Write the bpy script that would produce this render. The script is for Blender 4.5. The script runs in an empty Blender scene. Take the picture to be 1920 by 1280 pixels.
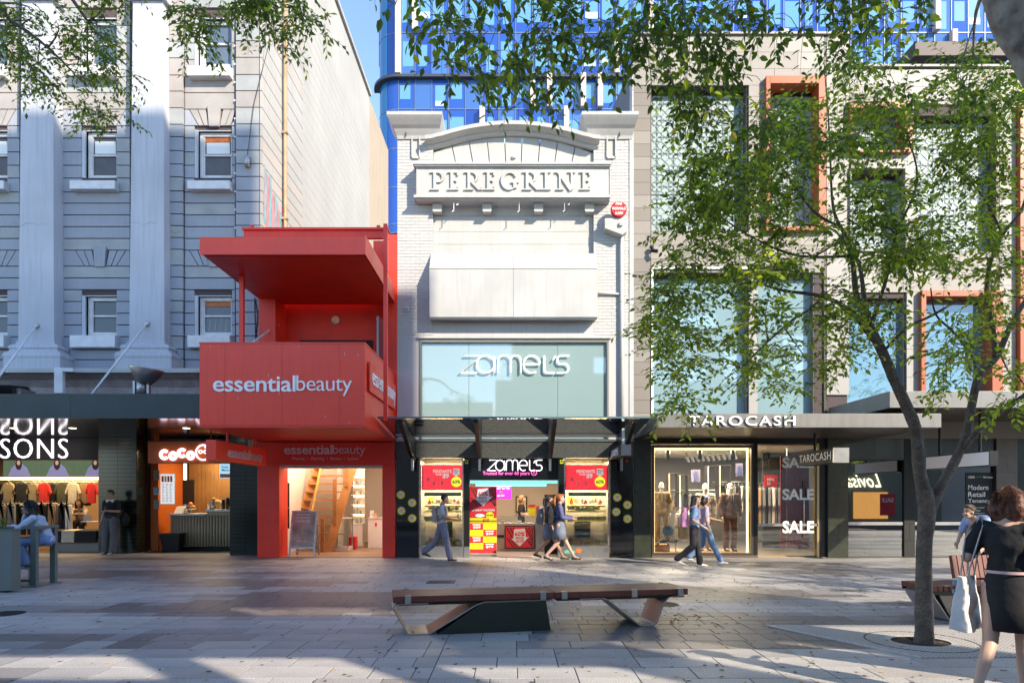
import bpy, bmesh, math, random
from mathutils import Vector, Matrix, noise
SC = bpy.context.scene
COL = SC.collection
R = math.radians
random.seed(7)
FPX = 1280.0; EYE = 1.65; YF = 18.4
def X(px, Y=YF): return (px - 960) * Y / FPX
def Z(py, Y=YF): return EYE + (930 - py) * Y / FPX
# ------------------------------------------------------------ camera
cd = bpy.data.cameras.new('camera'); cam = bpy.data.objects.new('camera', cd); COL.objects.link(cam)
cam.location = (0, 0, EYE); cam.rotation_euler = (R(90), 0, 0)
cd.lens = 24; cd.sensor_width = 36; cd.shift_y = 290 / 1920; cd.clip_end = 3000; cd.clip_start = .05
SC.camera = cam
# ------------------------------------------------------------ world and sun
w = bpy.data.worlds.new('World'); SC.world = w; w.use_nodes = True
nt = w.node_tree; sk = nt.nodes.new('ShaderNodeTexSky'); sk.sky_type = 'NISHITA'; sk.sun_disc = False
sk.sun_elevation = R(32); sk.sun_rotation = R(135); sk.air_density = .9; sk.dust_density = .05; sk.ozone_density = 4
bgn = nt.nodes['Background']; hs = nt.nodes.new('ShaderNodeHueSaturation'); hs.inputs['Saturation'].default_value = 1.0; nt.links.new(sk.outputs[0], hs.inputs['Color']); nt.links.new(hs.outputs[0], bgn.inputs[0]); bgn.inputs[1].default_value = .15
sd = bpy.data.lights.new('sun', 'SUN'); sd.energy = 2.75; sd.angle = R(.5); sd.color = (1, .93, .82)
sun = bpy.data.objects.new('sun', sd); COL.objects.link(sun)
sv = Vector((-.7071 * math.cos(R(32)), .7071 * math.cos(R(32)), -math.sin(R(32))))
sun.rotation_euler = sv.to_track_quat('-Z', 'Y').to_euler(); sun.location = (20, -20, 30)
SC.view_settings.view_transform = 'Standard'; SC.view_settings.look = 'None'
SC.view_settings.exposure = 1.68; SC.view_settings.use_white_balance = True; SC.view_settings.white_balance_temperature = 7350; SC.view_settings.white_balance_tint = 10; SC.view_settings.gamma = 1; SC.view_settings.use_curve_mapping = False
cy = SC.cycles; cy.max_bounces = 7; cy.diffuse_bounces = 4; cy.glossy_bounces = 4; cy.transmission_bounces = 6
cy.transparent_max_bounces = 12; cy.caustics_reflective = False; cy.caustics_refractive = False; cy.use_denoising = True
cy.sample_clamp_indirect = 6
# ------------------------------------------------------------ materials
MATS = {}
def mat(name, col=(.5, .5, .5), rough=.6, metal=0, var=.0, vscale=3, grain=0, gscale=120, bump=0, bscale=40,
        emit=None, es=1, spec=.5, streak=0, coat=0, col2=None):
    if name in MATS: return MATS[name]
    m = bpy.data.materials.new(name); m.use_nodes = True; t = m.node_tree; N = t.nodes; L = t.links
    b = N['Principled BSDF']; b.inputs['Roughness'].default_value = rough; b.inputs['Metallic'].default_value = metal
    b.inputs['Specular IOR Level'].default_value = spec; b.inputs['Coat Weight'].default_value = coat
    b.inputs['Base Color'].default_value = (*col, 1)
    tc = N.new('ShaderNodeTexCoord'); out = None
    def mul(a, fac_out, amt, lo=None):
        mx = N.new('ShaderNodeMix'); mx.data_type = 'RGBA'; mx.blend_type = 'MIX'
        L.new(fac_out, mx.inputs[0])
        if a is None: mx.inputs[6].default_value = (*col, 1)
        else: L.new(a, mx.inputs[6])
        mx.inputs[7].default_value = (*(lo or [c * (1 - amt) for c in col]), 1)
        return mx.outputs[2]
    if var:
        n = N.new('ShaderNodeTexNoise'); n.inputs['Scale'].default_value = vscale; n.inputs['Detail'].default_value = 6
        L.new(tc.outputs['Object'], n.inputs['Vector'])
        r = N.new('ShaderNodeValToRGB'); r.color_ramp.elements[0].position = .4; r.color_ramp.elements[1].position = .68
        L.new(n.outputs[0], r.inputs[0]); out = mul(out, r.outputs[0], var, col2)
    if streak:
        mp = N.new('ShaderNodeMapping'); mp.inputs['Scale'].default_value = (9, 9, .5); L.new(tc.outputs['Object'], mp.inputs[0])
        n = N.new('ShaderNodeTexNoise'); n.inputs['Scale'].default_value = 1.6; n.inputs['Detail'].default_value = 5; L.new(mp.outputs[0], n.inputs['Vector'])
        r = N.new('ShaderNodeValToRGB'); r.color_ramp.elements[0].position = .48; r.color_ramp.elements[1].position = .75
        L.new(n.outputs[0], r.inputs[0]); out = mul(out, r.outputs[0], streak)
    if grain:
        n = N.new('ShaderNodeTexNoise'); n.inputs['Scale'].default_value = gscale; n.inputs['Detail'].default_value = 3
        L.new(tc.outputs['Object'], n.inputs['Vector'])
        r = N.new('ShaderNodeValToRGB'); r.color_ramp.elements[0].position = .42; r.color_ramp.elements[1].position = .62
        L.new(n.outputs[0], r.inputs[0]); out = mul(out, r.outputs[0], grain)
    if out is not None: L.new(out, b.inputs['Base Color'])
    if bump:
        n = N.new('ShaderNodeTexNoise'); n.inputs['Scale'].default_value = bscale; n.inputs['Detail'].default_value = 4
        L.new(tc.outputs['Object'], n.inputs['Vector'])
        bp = N.new('ShaderNodeBump'); bp.inputs['Strength'].default_value = bump; bp.inputs['Distance'].default_value = .02
        L.new(n.outputs[0], bp.inputs['Height']); L.new(bp.outputs[0], b.inputs['Normal'])
    if emit:
        b.inputs['Emission Color'].default_value = (*emit, 1); b.inputs['Emission Strength'].default_value = es
    MATS[name] = m; return m
def glass(name, tint=(.8, .9, .9), refl=.08, through=1.0, rough=.0, body=(.1, .3, .35), ior=1.5):
    """clear sheet: see-through, part dirt/film (body colour), Fresnel gloss"""
    m = bpy.data.materials.new(name); m.use_nodes = True; t = m.node_tree; N = t.nodes; L = t.links
    N.remove(N['Principled BSDF']); o = N['Material Output']
    tr = N.new('ShaderNodeBsdfTransparent'); tr.inputs[0].default_value = (*tint, 1)
    df = N.new('ShaderNodeBsdfDiffuse'); df.inputs[0].default_value = (*body, 1)
    gl = N.new('ShaderNodeBsdfGlossy'); gl.inputs['Roughness'].default_value = rough; gl.inputs[0].default_value = (1, 1, 1, 1)
    m1 = N.new('ShaderNodeMixShader'); m1.inputs[0].default_value = through; L.new(df.outputs[0], m1.inputs[1]); L.new(tr.outputs[0], m1.inputs[2])
    fr = N.new('ShaderNodeFresnel'); fr.inputs[0].default_value = ior
    ad = N.new('ShaderNodeMath'); ad.operation = 'ADD'; ad.use_clamp = True; ad.inputs[1].default_value = refl; L.new(fr.outputs[0], ad.inputs[0])
    m2 = N.new('ShaderNodeMixShader'); L.new(ad.outputs[0], m2.inputs[0]); L.new(m1.outputs[0], m2.inputs[1]); L.new(gl.outputs[0], m2.inputs[2])
    L.new(m2.outputs[0], o.inputs[0]); MATS[name] = m; return m
def leafmat(name, c, tl=.45):
    m = bpy.data.materials.new(name); m.use_nodes = True; t = m.node_tree; N = t.nodes; L = t.links
    b = N['Principled BSDF']; b.inputs['Base Color'].default_value = (*c, 1); b.inputs['Roughness'].default_value = .42
    ts = N.new('ShaderNodeBsdfTranslucent'); ts.inputs[0].default_value = (c[0] * 2.3, c[1] * 2.1, c[2] * .9, 1)
    mx = N.new('ShaderNodeMixShader'); mx.inputs[0].default_value = tl; L.new(b.outputs[0], mx.inputs[1]); L.new(ts.outputs[0], mx.inputs[2])
    L.new(mx.outputs[0], N['Material Output'].inputs[0]); MATS[name] = m; return m
# ------------------------------------------------------------ mesh helpers
ICO = {}
def ico(k):
    if k not in ICO:
        bm = bmesh.new(); bmesh.ops.create_icosphere(bm, subdivisions=k, radius=1)
        bm.verts.index_update()
        ICO[k] = ([v.co.copy() for v in bm.verts], [[v.index for v in f.verts] for f in bm.faces]); bm.free()
    return ICO[k]
class MB:
    def __init__(s): s.v = []; s.f = []; s.m = []
    def add(s, vs, fs, m=0):
        o = len(s.v); s.v += [tuple(v) for v in vs]; s.f += [[i + o for i in f] for f in fs]; s.m += [m] * len(fs); return s
    def box(s, x0, x1, y0, y1, z0, z1, m=0):
        if x0 > x1: x0, x1 = x1, x0
        if y0 > y1: y0, y1 = y1, y0
        if z0 > z1: z0, z1 = z1, z0
        return s.add([(x0, y0, z0), (x1, y0, z0), (x1, y1, z0), (x0, y1, z0), (x0, y0, z1), (x1, y0, z1), (x1, y1, z1), (x0, y1, z1)],
                     [(0, 3, 2, 1), (4, 5, 6, 7), (0, 1, 5, 4), (1, 2, 6, 5), (2, 3, 7, 6), (3, 0, 4, 7)], m)
    def quad(s, a, b, c, d, m=0): return s.add([a, b, c, d], [(0, 1, 2, 3)], m)
    def prism(s, poly, d, m=0):
        """poly: 3D points of one end, d: offset vector to the other"""
        n = len(poly); q = [tuple(Vector(p) + Vector(d)) for p in poly]
        return s.add(list(poly) + q, [tuple(range(n))[::-1], tuple(range(n, 2 * n))] + [(i, (i + 1) % n, n + (i + 1) % n, n + i) for i in range(n)], m)
    def xz(s, pts, y0, y1, m=0): return s.prism([(p[0], y0, p[1]) for p in pts], (0, y1 - y0, 0), m)
    def yz(s, pts, x0, x1, m=0): return s.prism([(x0, p[0], p[1]) for p in pts], (x1 - x0, 0, 0), m)
    def xy(s, pts, z0, z1, m=0): return s.prism([(p[0], p[1], z0) for p in pts], (0, 0, z1 - z0), m)
    def tube(s, pts, rad, n=8, m=0, cap=True, flat=1):
        pts = [Vector(p) for p in pts]
        if not isinstance(rad, (list, tuple)): rad = [rad] * len(pts)
        vs = []; fs = []; up = None
        for i, p in enumerate(pts):
            d = (pts[min(i + 1, len(pts) - 1)] - pts[max(i - 1, 0)])
            if d.length < 1e-9: d = Vector((0, 0, 1))
            d.normalize()
            if up is None:
                up = Vector((0, 0, 1)) if abs(d.z) < .9 else Vector((1, 0, 0))
            a = d.cross(up).normalized(); up = a.cross(d).normalized()
            for k in range(n):
                t = 2 * math.pi * k / n
                vs.append(p + a * math.cos(t) * rad[i] + up * math.sin(t) * rad[i] * flat)
        for i in range(len(pts) - 1):
            for k in range(n):
                fs.append((i * n + k, i * n + (k + 1) % n, (i + 1) * n + (k + 1) % n, (i + 1) * n + k))
        if cap: fs.append(tuple(range(n))[::-1]); fs.append(tuple(range(len(vs) - n, len(vs))))
        return s.add(vs, fs, m)
    def ball(s, c, r, m=0, k=2, rot=None):
        if not isinstance(r, (list, tuple)): r = (r, r, r)
        V, F = ico(k); vs = []
        for v in V:
            q = Vector((v.x * r[0], v.y * r[1], v.z * r[2]))
            if rot: q = rot @ q
            vs.append((q.x + c[0], q.y + c[1], q.z + c[2]))
        return s.add(vs, F, m)
    def lathe(s, c, prof, n=20, m=0):
        vs = [(c[0] + r * math.cos(2 * math.pi * k / n), c[1] + r * math.sin(2 * math.pi * k / n), c[2] + z) for r, z in prof for k in range(n)]
        fs = [(i * n + k, i * n + (k + 1) % n, (i + 1) * n + (k + 1) % n, (i + 1) * n + k) for i in range(len(prof) - 1) for k in range(n)]
        return s.add(vs, fs, m)
    def xform(s, M):
        s.v = [tuple(M @ Vector(v)) for v in s.v]; return s
    def mesh(s, name, mats, smooth=False):
        me = bpy.data.meshes.new(name); me.from_pydata(s.v, [], s.f)
        for m in mats: me.materials.append(m)
        if len(mats) > 1: me.polygons.foreach_set('material_index', s.m)
        if smooth: me.polygons.foreach_set('use_smooth', [True] * len(s.f))
        return me
    def build(s, name, mats, parent=None, smooth=False, bevel=0, **kw):
        if not isinstance(mats, (list, tuple)): mats = [mats]
        return link(name, s.mesh(name, mats, smooth), parent, bevel=bevel, **kw)
def tag(o, label=None, cat=None, group=None, kind=None):
    if label: o['label'] = label
    if cat: o['category'] = cat
    if group: o['group'] = group
    if kind: o['kind'] = kind
    return o
def link(name, me, parent=None, bevel=0, label=None, cat=None, group=None, kind=None):
    o = bpy.data.objects.new(name, me); COL.objects.link(o)
    if parent is not None:
        o.parent = parent
        if parent.type == 'EMPTY': o.matrix_parent_inverse = Matrix.Translation(-Vector(parent.get('home', (0, 0, 0))))
    if bevel:
        b = o.modifiers.new('bevel', 'BEVEL'); b.width = bevel; b.segments = 2; b.limit_method = 'ANGLE'
    return tag(o, label, cat, group, kind)
def T(name, label, cat, loc=(0, 0, 0), group=None):
    o = bpy.data.objects.new(name, None); COL.objects.link(o); o.location = loc; o['home'] = tuple(loc); o.empty_display_size = .2
    return tag(o, label, cat, group)
def dup(root, loc=None, label=None, rotz=None, scale=None):
    r = root.copy(); COL.objects.link(r)
    if loc is not None: r.location = loc
    if rotz is not None: r.rotation_euler = (0, 0, rotz)
    if scale is not None: r.scale = scale
    if label: r['label'] = label
    def rec(a, b):
        for ch in [c for c in a.children]:
            c = ch.copy(); COL.objects.link(c); c.parent = b; rec(ch, c)
    rec(root, r); return r
def bx(name, x0, x1, y0, y1, z0, z1, m, parent=None, **kw): return MB().box(x0, x1, y0, y1, z0, z1).build(name, m, parent, **kw)
def text(name, s, o, w, h, m, parent=None, bold=0, depth=.004, U=(1, 0, 0), V=(0, 0, 1), sp=1, shear=0, **kw):
    """lettering fitted into w x h with its lower left corner at o"""
    c = bpy.data.curves.new('t', 'FONT'); c.body = s; c.size = 1; c.offset = bold; c.extrude = .02; c.resolution_u = 3; c.space_character = sp; c.shear = shear
    t = bpy.data.objects.new('t', c); COL.objects.link(t); bpy.context.view_layer.update()
    me = bpy.data.meshes.new_from_object(t.evaluated_get(bpy.context.evaluated_depsgraph_get()))
    bpy.data.objects.remove(t); bpy.data.curves.remove(c)
    xs = [v.co.x for v in me.vertices]; ys = [v.co.y for v in me.vertices]
    if not xs: return None
    a, b, e, f = min(xs), max(xs), min(ys), max(ys)
    U = Vector(U).normalized(); V = Vector(V).normalized(); W = U.cross(V); o = Vector(o)
    if w is None: w = (b - a) * h / (f - e)
    for v in me.vertices:
        v.co = o + U * ((v.co.x - a) / (b - a) * w) + V * ((v.co.y - e) / (f - e) * h) + W * ((v.co.z + .02) / .04 * depth)
    me.materials.clear(); me.materials.append(m); me.name = name
    return link(name, me, parent, **kw)
def arc(cx, cz, rx, rz, a0, a1, n=14): return [(cx + rx * math.cos(R(a0 + (a1 - a0) * i / n)), cz + rz * math.sin(R(a0 + (a1 - a0) * i / n))) for i in range(n + 1)]
def holed(mb, x0, x1, z0, z1, y0, y1, holes, m=0):
    """wall in the xz plane, thickness y0..y1, with rectangular holes"""
    xs = sorted({x0, x1} | {max(x0, min(x1, v)) for h in holes for v in h[:2]}); zs = sorted({z0, z1} | {max(z0, min(z1, v)) for h in holes for v in h[2:]})
    for j in range(len(zs) - 1):
        run = None
        for i in range(len(xs) - 1):
            cx = (xs[i] + xs[i + 1]) / 2; cz = (zs[j] + zs[j + 1]) / 2
            solid = not any(h[0] < cx < h[1] and h[2] < cz < h[3] for h in holes)
            if solid and run is None: run = xs[i]
            if not solid and run is not None: mb.box(run, xs[i], y0, y1, zs[j], zs[j + 1], m); run = None
        if run is not None: mb.box(run, xs[-1], y0, y1, zs[j], zs[j + 1], m)
    return mb
def area(name, loc, sx, sy, e, col=(1, .86, .68), rot=(0, 0, 0)):
    l = bpy.data.lights.new(name, 'AREA'); l.shape = 'RECTANGLE'; l.size = sx; l.size_y = sy; l.energy = e; l.color = col
    o = bpy.data.objects.new(name, l); COL.objects.link(o); o.location = loc; o.rotation_euler = rot; return o
# palette
white = mat('white paint', (.46, .46, .45), .6, var=.14, vscale=1.2, streak=.15, bump=.08)
pilp = mat('pale lilac paint', (.48, .50, .56), .6, var=.12, vscale=.8, streak=.2, bump=.05)
bl = [mat('shade blue stucco', (.33, .355, .41), .75, var=.2, vscale=1.1, streak=.15, bump=.15, grain=.06), mat('cool grey stucco', (.36, .38, .39), .75, var=.2, vscale=1.5, bump=.15),
      mat('sunlit warm stucco', (.37, .345, .335), .75, var=.2, vscale=1.5, bump=.15)]  # blue and warm copies of one stucco carry shade and sun
sidep = mat('cream side wall paint', (.44, .43, .41), .75, var=.12, vscale=.5, streak=.14, bump=.1)
jointm = mat('dark joint', (.08, .06, .06), .9)
winwhite = mat('white window timber', (.68, .68, .7), .5, var=.15, vscale=5)
darkglass = mat('dark window glass', (.05, .05, .055), .04, spec=.9, var=.4, vscale=1.5)
brownglass = mat('brown window glass', (.09, .07, .065), .06, spec=.7, var=.3, vscale=2)
orange = mat('orange timber', (.6, .16, .03), .6, var=.3, vscale=8)
awn = mat('dark green grey metal', (.045, .058, .058), .5, var=.2, vscale=2, metal=.2)
mirror = mat('polished dark ceiling', (.12, .10, .10), .09, metal=.9, bump=.02, bscale=2)
tile = mat('dark green glazed tile', (.010, .020, .012), .16, spec=.7, var=.3, vscale=6)
tile2 = mat('deep green glazed tile', (.035, .042, .028), .2, spec=.7, var=.3, vscale=6)
grout = mat('dark tile grout', (.03, .034, .03), .8)
red = mat('scarlet paint', (.88, .045, .022), .42, var=.16, vscale=1.5, streak=.18, bump=.03)
redd = mat('deep red paint', (.8, .04, .018), .5, var=.15, vscale=2)
wtext = mat('white lettering', (.92, .91, .9), .5)
blackm = mat('black metal', (.012, .012, .013), .4, metal=.3)
black = mat('matt black', (.012, .012, .012), .7)
steel = mat('brushed steel', (.45, .44, .43), .35, metal=.9, var=.15, vscale=8)
galv = mat('galvanised metal', (.5, .5, .5), .45, metal=.7, var=.3, vscale=10)
wood = mat('pine timber', (.50, .25, .08), .45, var=.3, vscale=3, streak=.25)
wallw = mat('white interior wall', (.72, .66, .58), .8)
neon = mat('white neon tube', (1, 1, 1), .5, emit=(.9, .88, 1), es=1.2)
warmled = mat('warm led strip', (1, .8, .5), .5, emit=(1, .72, .35), es=1.6)
lampm = mat('lit downlight', (1, .9, .7), .5, emit=(1, .82, .55), es=4)
gclear = glass('clear shop glass', (.93, .96, .95), .05)
gdark = glass('tinted shop glass', (.42, .46, .42), .22)
gawn = glass('awning glass', (.84, .92, .95), .06, through=.94, body=(.35, .45, .5), ior=1.06)
yel = mat('yellow card', (.85, .72, .02), .5); hazb = mat('black stripe print', (.02, .02, .02), .5); redc = mat('red print', (.72, .03, .04), .4)
whc = mat('white card', (.8, .8, .78), .5)
# ============================================================ ground
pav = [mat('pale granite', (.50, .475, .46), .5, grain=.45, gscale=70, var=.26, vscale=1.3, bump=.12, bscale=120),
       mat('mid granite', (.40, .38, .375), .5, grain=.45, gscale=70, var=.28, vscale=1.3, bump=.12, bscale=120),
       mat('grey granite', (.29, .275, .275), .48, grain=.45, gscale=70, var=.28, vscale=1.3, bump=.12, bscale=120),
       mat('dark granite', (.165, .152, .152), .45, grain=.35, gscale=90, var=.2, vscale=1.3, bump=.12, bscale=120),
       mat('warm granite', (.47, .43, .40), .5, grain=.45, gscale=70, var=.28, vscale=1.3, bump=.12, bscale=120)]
gm = mat('paving joint sand', (.06, .055, .055), .9)
MB().box(-600, 600, -300, 900, -.2, -.012).build('ground', mat('grey city ground', (.16, .155, .15), .85, var=.2, vscale=.3), kind='structure')
pv = MB().box(-22, 22, -4, 24, -.011, -.006).build('pavement', gm, kind='structure')
rr = random.Random(3)
stones = []
y = 4.2; row = 0
GRATE = [(3.15, 8.78), (6.3, 8.66), (6.0, 6.75), (4.05, 6.8)]
def ingrate(x, y): return 3.3 < x < 6.0 and 7.0 < y < 8.6
while y < 22.5:
    rh = .4 if y < 7.9 else (.3 if y < 12 else .4)
    for k in range(-5, 6):
        a = k * 3.72 - .75; b = a + 3.72; x = a + rr.choice([0, 0, -.001])
        while x < b - .001:
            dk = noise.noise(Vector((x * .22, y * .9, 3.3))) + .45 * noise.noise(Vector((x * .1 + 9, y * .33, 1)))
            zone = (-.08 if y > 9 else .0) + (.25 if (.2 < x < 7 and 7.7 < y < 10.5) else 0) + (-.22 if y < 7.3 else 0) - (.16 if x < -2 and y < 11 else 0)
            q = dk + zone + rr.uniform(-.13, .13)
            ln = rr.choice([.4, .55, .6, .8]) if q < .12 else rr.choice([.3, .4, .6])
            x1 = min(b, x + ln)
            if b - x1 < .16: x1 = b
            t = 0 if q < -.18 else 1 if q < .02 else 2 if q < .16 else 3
            if t < 2 and rr.random() < .16: t = 4
            if t == 0 and y > 12: t = 1
            if not (-16 < X(960) and (x1 < -20 or x > 20)):
                stones.append((x, x1, y, y + rh, t))
            x = x1
    y += rh
def inview(s):
    cy_ = (s[2] + s[3]) / 2; cx = (s[0] + s[1]) / 2
    return cy_ > 5.9 and abs(cx) < .76 * cy_
vis = sorted([s for s in stones if inview(s)], key=lambda s: s[2])[:300]; vs = set(vis)
cache = {}
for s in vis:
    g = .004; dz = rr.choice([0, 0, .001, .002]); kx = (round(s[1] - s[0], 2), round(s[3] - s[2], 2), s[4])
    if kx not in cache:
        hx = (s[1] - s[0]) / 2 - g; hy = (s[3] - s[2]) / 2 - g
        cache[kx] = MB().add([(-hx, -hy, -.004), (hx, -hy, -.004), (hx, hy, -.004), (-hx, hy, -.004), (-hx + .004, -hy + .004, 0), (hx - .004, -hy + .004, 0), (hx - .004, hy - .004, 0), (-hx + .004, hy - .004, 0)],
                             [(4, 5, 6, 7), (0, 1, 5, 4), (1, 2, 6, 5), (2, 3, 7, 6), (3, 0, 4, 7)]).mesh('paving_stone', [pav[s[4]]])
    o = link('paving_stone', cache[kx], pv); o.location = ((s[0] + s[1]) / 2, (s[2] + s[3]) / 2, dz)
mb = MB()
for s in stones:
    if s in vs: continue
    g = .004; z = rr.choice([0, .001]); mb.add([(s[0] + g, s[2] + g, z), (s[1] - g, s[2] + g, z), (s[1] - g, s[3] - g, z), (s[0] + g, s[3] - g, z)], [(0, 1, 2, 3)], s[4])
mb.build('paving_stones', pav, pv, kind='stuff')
# service covers
for i, (px, py, rad, lab) in enumerate([(8, 1150, .26, 'round dark service cover in the paving at the left edge near the planter'), (1240, 1132, .27, 'round dark iron service cover in the paving behind the right end of the bench')]):
    Yc = EYE * FPX / (py - 930); c = (X(px, Yc), Yc, .004)
    mb = MB().lathe(c, [(0, .0), (rad, 0), (rad, -.01)], 28)
    for k in range(-3, 4):
        hw = math.sqrt(max(0, rad ** 2 - (k * .065) ** 2)) - .03
        mb.box(c[0] - hw, c[0] + hw, c[1] + k * .065 - .012, c[1] + k * .065 + .012, .005, .008)
    mb.build('service_cover', mat('cast iron', (.03, .03, .03), .55, metal=.6, var=.3, vscale=12), label=lab, cat='manhole cover')
r_ = T('drain_grate', 'small rectangular slotted drain grate in the paving behind the left end of the bench', 'drain', (X(820, 13.2), 13.2, 0))
for k in range(12): bx('bar', X(800, 13) + k * .045, X(800, 13) + k * .045 + .022, 12.9, 13.35, .004, .01, MATS['cast iron'], r_)
# tree grate
gt = T('tree_grate', 'pale perforated cover plate around the base of the tree', 'tree grate', (4.7, 7.7, 0))
gp = mat('pale perforated plate', (.5, .47, .44), .6, grain=.25, gscale=60, var=.15, vscale=2)
tc_ = (4.62, 7.72)
pts = [(3.2, 8.72), (6.45, 8.72), (6.9, 7.05), (4.15, 6.95)]
mb = MB(); n = 40; inner = [(tc_[0] + .3 * math.cos(2 * math.pi * i / n), tc_[1] + .26 * math.sin(2 * math.pi * i / n)) for i in range(n)]
def hitpoly(c, d):
    best = 9e9
    for i in range(4):
        a = Vector(pts[i]); b = Vector(pts[(i + 1) % 4]); e = b - a; den = d[0] * e.y - d[1] * e.x
        if abs(den) < 1e-9: continue
        t = ((a.x - c[0]) * e.y - (a.y - c[1]) * e.x) / den; u = ((a.x - c[0]) * d[1] - (a.y - c[1]) * d[0]) / den
        if t > 0 and -1e-6 <= u <= 1.000001: best = min(best, t)
    return (c[0] + d[0] * best, c[1] + d[1] * best)
angs = sorted([2 * math.pi * i / n for i in range(n)] + [math.atan2(p[1] - tc_[1], p[0] - tc_[0]) % (2 * math.pi) for p in pts])
ring = [((tc_[0] + .31 * math.cos(a), tc_[1] + .26 * math.sin(a), .012), (*hitpoly(tc_, (math.cos(a), math.sin(a))), .012)) for a in angs]
for i in range(len(ring)):
    a, b = ring[i], ring[(i + 1) % len(ring)]
    mb.quad(a[0], a[1], b[1], b[0]); mb.quad(a[1], (a[1][0], a[1][1], 0), (b[1][0], b[1][1], 0), b[1])
mb.build('plate', gp, gt)
mb = MB()
for i in range(70):
    for j in range(34):
        x = 3.2 + i * .053; y_ = 6.98 + j * .052 + (i % 2) * .012
        d = math.hypot(x - tc_[0], y_ - tc_[1])
        t = (8.72 - y_) / 1.77
        if d > .36 and x > 3.28 + t * .93 and x < 6.38 + t * .42: mb.quad((x - .011, y_ - .011, .0135), (x + .011, y_ - .011, .0135), (x + .011, y_ + .011, .0135), (x - .011, y_ + .011, .0135))
mb.build('perforations', mat('plate holes', (.16, .14, .13), .9), gt, kind='stuff')
mb = MB().lathe((tc_[0], tc_[1], .011), [(.56, 0), (.56, .004), (.575, .004), (.575, 0)], 40)
mb.build('ring_joint', gm, gt)
MB().lathe((tc_[0], tc_[1], .002), [(0, 0), (.33, 0)], 24).build('soil', mat('dark tree pit soil', (.03, .02, .012), .95), kind='structure')
# fallen leaves
fl = [mat('fallen yellow leaf', (.50, .33, .05), .7), mat('fallen brown leaf', (.20, .09, .03), .7), mat('fallen green leaf', (.16, .2, .04), .7)]
mb = MB()
def leaf_flat(x, y, s, z=.005):
    a = rr.uniform(0, 6.28); c, s_ = math.cos(a), math.sin(a); m = rr.choice([0, 0, 0, 1, 1, 2]); L = []
    for u, v, h in ((-.5, 0, .0), (0, -.24, .25), (.5, 0, .05), (0, .24, .25)): L.append((x + s * (u * c - v * s_), y + s * (u * s_ + v * c), z + h * s * rr.uniform(.1, .8)))
    mb.add(L, [(0, 1, 2), (0, 2, 3)], m)
for i in range(1100):
    Yl = rr.uniform(5.9, 17.8); xl = rr.gauss(2.8, 3.6) if rr.random() < .7 else rr.uniform(-9, 9)
    leaf_flat(xl, Yl, rr.uniform(.035, .07))
for i in range(110): leaf_flat(rr.gauss(2.25, .35), rr.gauss(9.3, .35), rr.uniform(.03, .07))
for i in range(90): leaf_flat(rr.uniform(3.5, 6.5), rr.gauss(9.6, .9), rr.uniform(.03, .06))
for i in range(30): leaf_flat(rr.gauss(4.7, .7), rr.gauss(7.6, .45), rr.uniform(.03, .06), .016)
mb.build('fallen_leaves', fl, label='small yellow and brown leaves scattered over the paving', cat='fallen leaves', kind='stuff')

mb = MB()
for i in range(420):
    Yl = rr.uniform(5.9, 16); xl = rr.uniform(-.75, .75) * Yl; r_0 = rr.uniform(.012, .028); a0 = rr.uniform(0, 6)
    mb.add([(xl + r_0 * rr.uniform(.7, 1.2) * math.cos(a0 + k * .9), Yl + r_0 * rr.uniform(.7, 1.2) * math.sin(a0 + k * .9), .0045) for k in range(7)], [tuple(range(7))])
mb.build('gum_spots', mat('dark gum spot', (.07, .065, .065), .8), pv, kind='stuff')
# ============================================================ across the street (behind the camera)
ob = T('shade_slab', 'tall pale office slab across the mall that shades the plaza, behind the camera', 'building', (10, -5, 0))  # unseen slab, its outline shaped to cast the facade shade
opp = mat('pale concrete', (.55, .53, .5), .8, var=.15, vscale=1); opg = mat('blue grey office glass', (.12, .2, .28), .1, spec=.8)
bx('slab_base', -1, 19.9, -5.5, -4, 0, 8.6, opp, ob)
mb = MB()
sun_gaps = [(4.9, 7.3, 9.0, 10.0), (7.7, 9.4, 8.6, 9.9), (9.9, 11.8, 8.6, 9.6), (9.9, 12.4, 11.9, 12.7), (12.8, 15.2, 8.6, 10.6), (16.4, 19.3, 9.2, 11.4)]  # openings invented so that sun patches land on the foreground paving
holed(mb, 0, 19.9, 8.6, 27, -4.25, -4, sun_gaps); holed(mb, 0, 15.5, 27, 31.3, -4.25, -4, [])
mb.build('wall', opp, ob)
for i in range(9):
    for j in range(5):
        bx('window', .6 + i * 2.1, 2.1 + i * 2.1, -3.995, -3.97, 14 + j * 2.7, 15.8 + j * 2.7, opg, ob)
sh = T('opposite_shop', 'low grey shopfront across the mall with a glowing script sign, reflected in glass', 'building', (22, -5, 0))
bx('shop_wall', 20, 26, -6, -4.4, 0, 5.2, mat('sage grey render', (.22, .24, .2), .8), sh)
bx('display_window', 19.95 + .7, 22.7, -4.39, -4.3, .3, 1.9, mat('glowing shop interior', (.3, .15, .06), .5, emit=(1, .5, .15), es=.6), sh)
bx('sale_poster', 22.2, 23.1, -4.28, -4.25, .5, 1.8, redc, sh)
text('lettering', 'SALE', (23.0, -4.24, 1.3), .7, .25, wtext, sh, bold=.02, U=(-1, 0, 0))
text('lettering', 'Lovisa', (22.3, -4.3, 2.2), 2.1, .8, mat('warm sign glow', (1, 1, .8), .5, emit=(1, .95, .7), es=2.5), sh, shear=.5, U=(-1, 0, 0))
bx('side_wall', 26, 40, -7, -4.6, 0, 7, opp, sh)
lb = bx('opposite_terrace', -26, -1.2, -9, -5.6, 0, 7.5, mat('cream render', (.6, .56, .5), .8), label='low cream building across the mall, behind the camera', cat='building')

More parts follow.
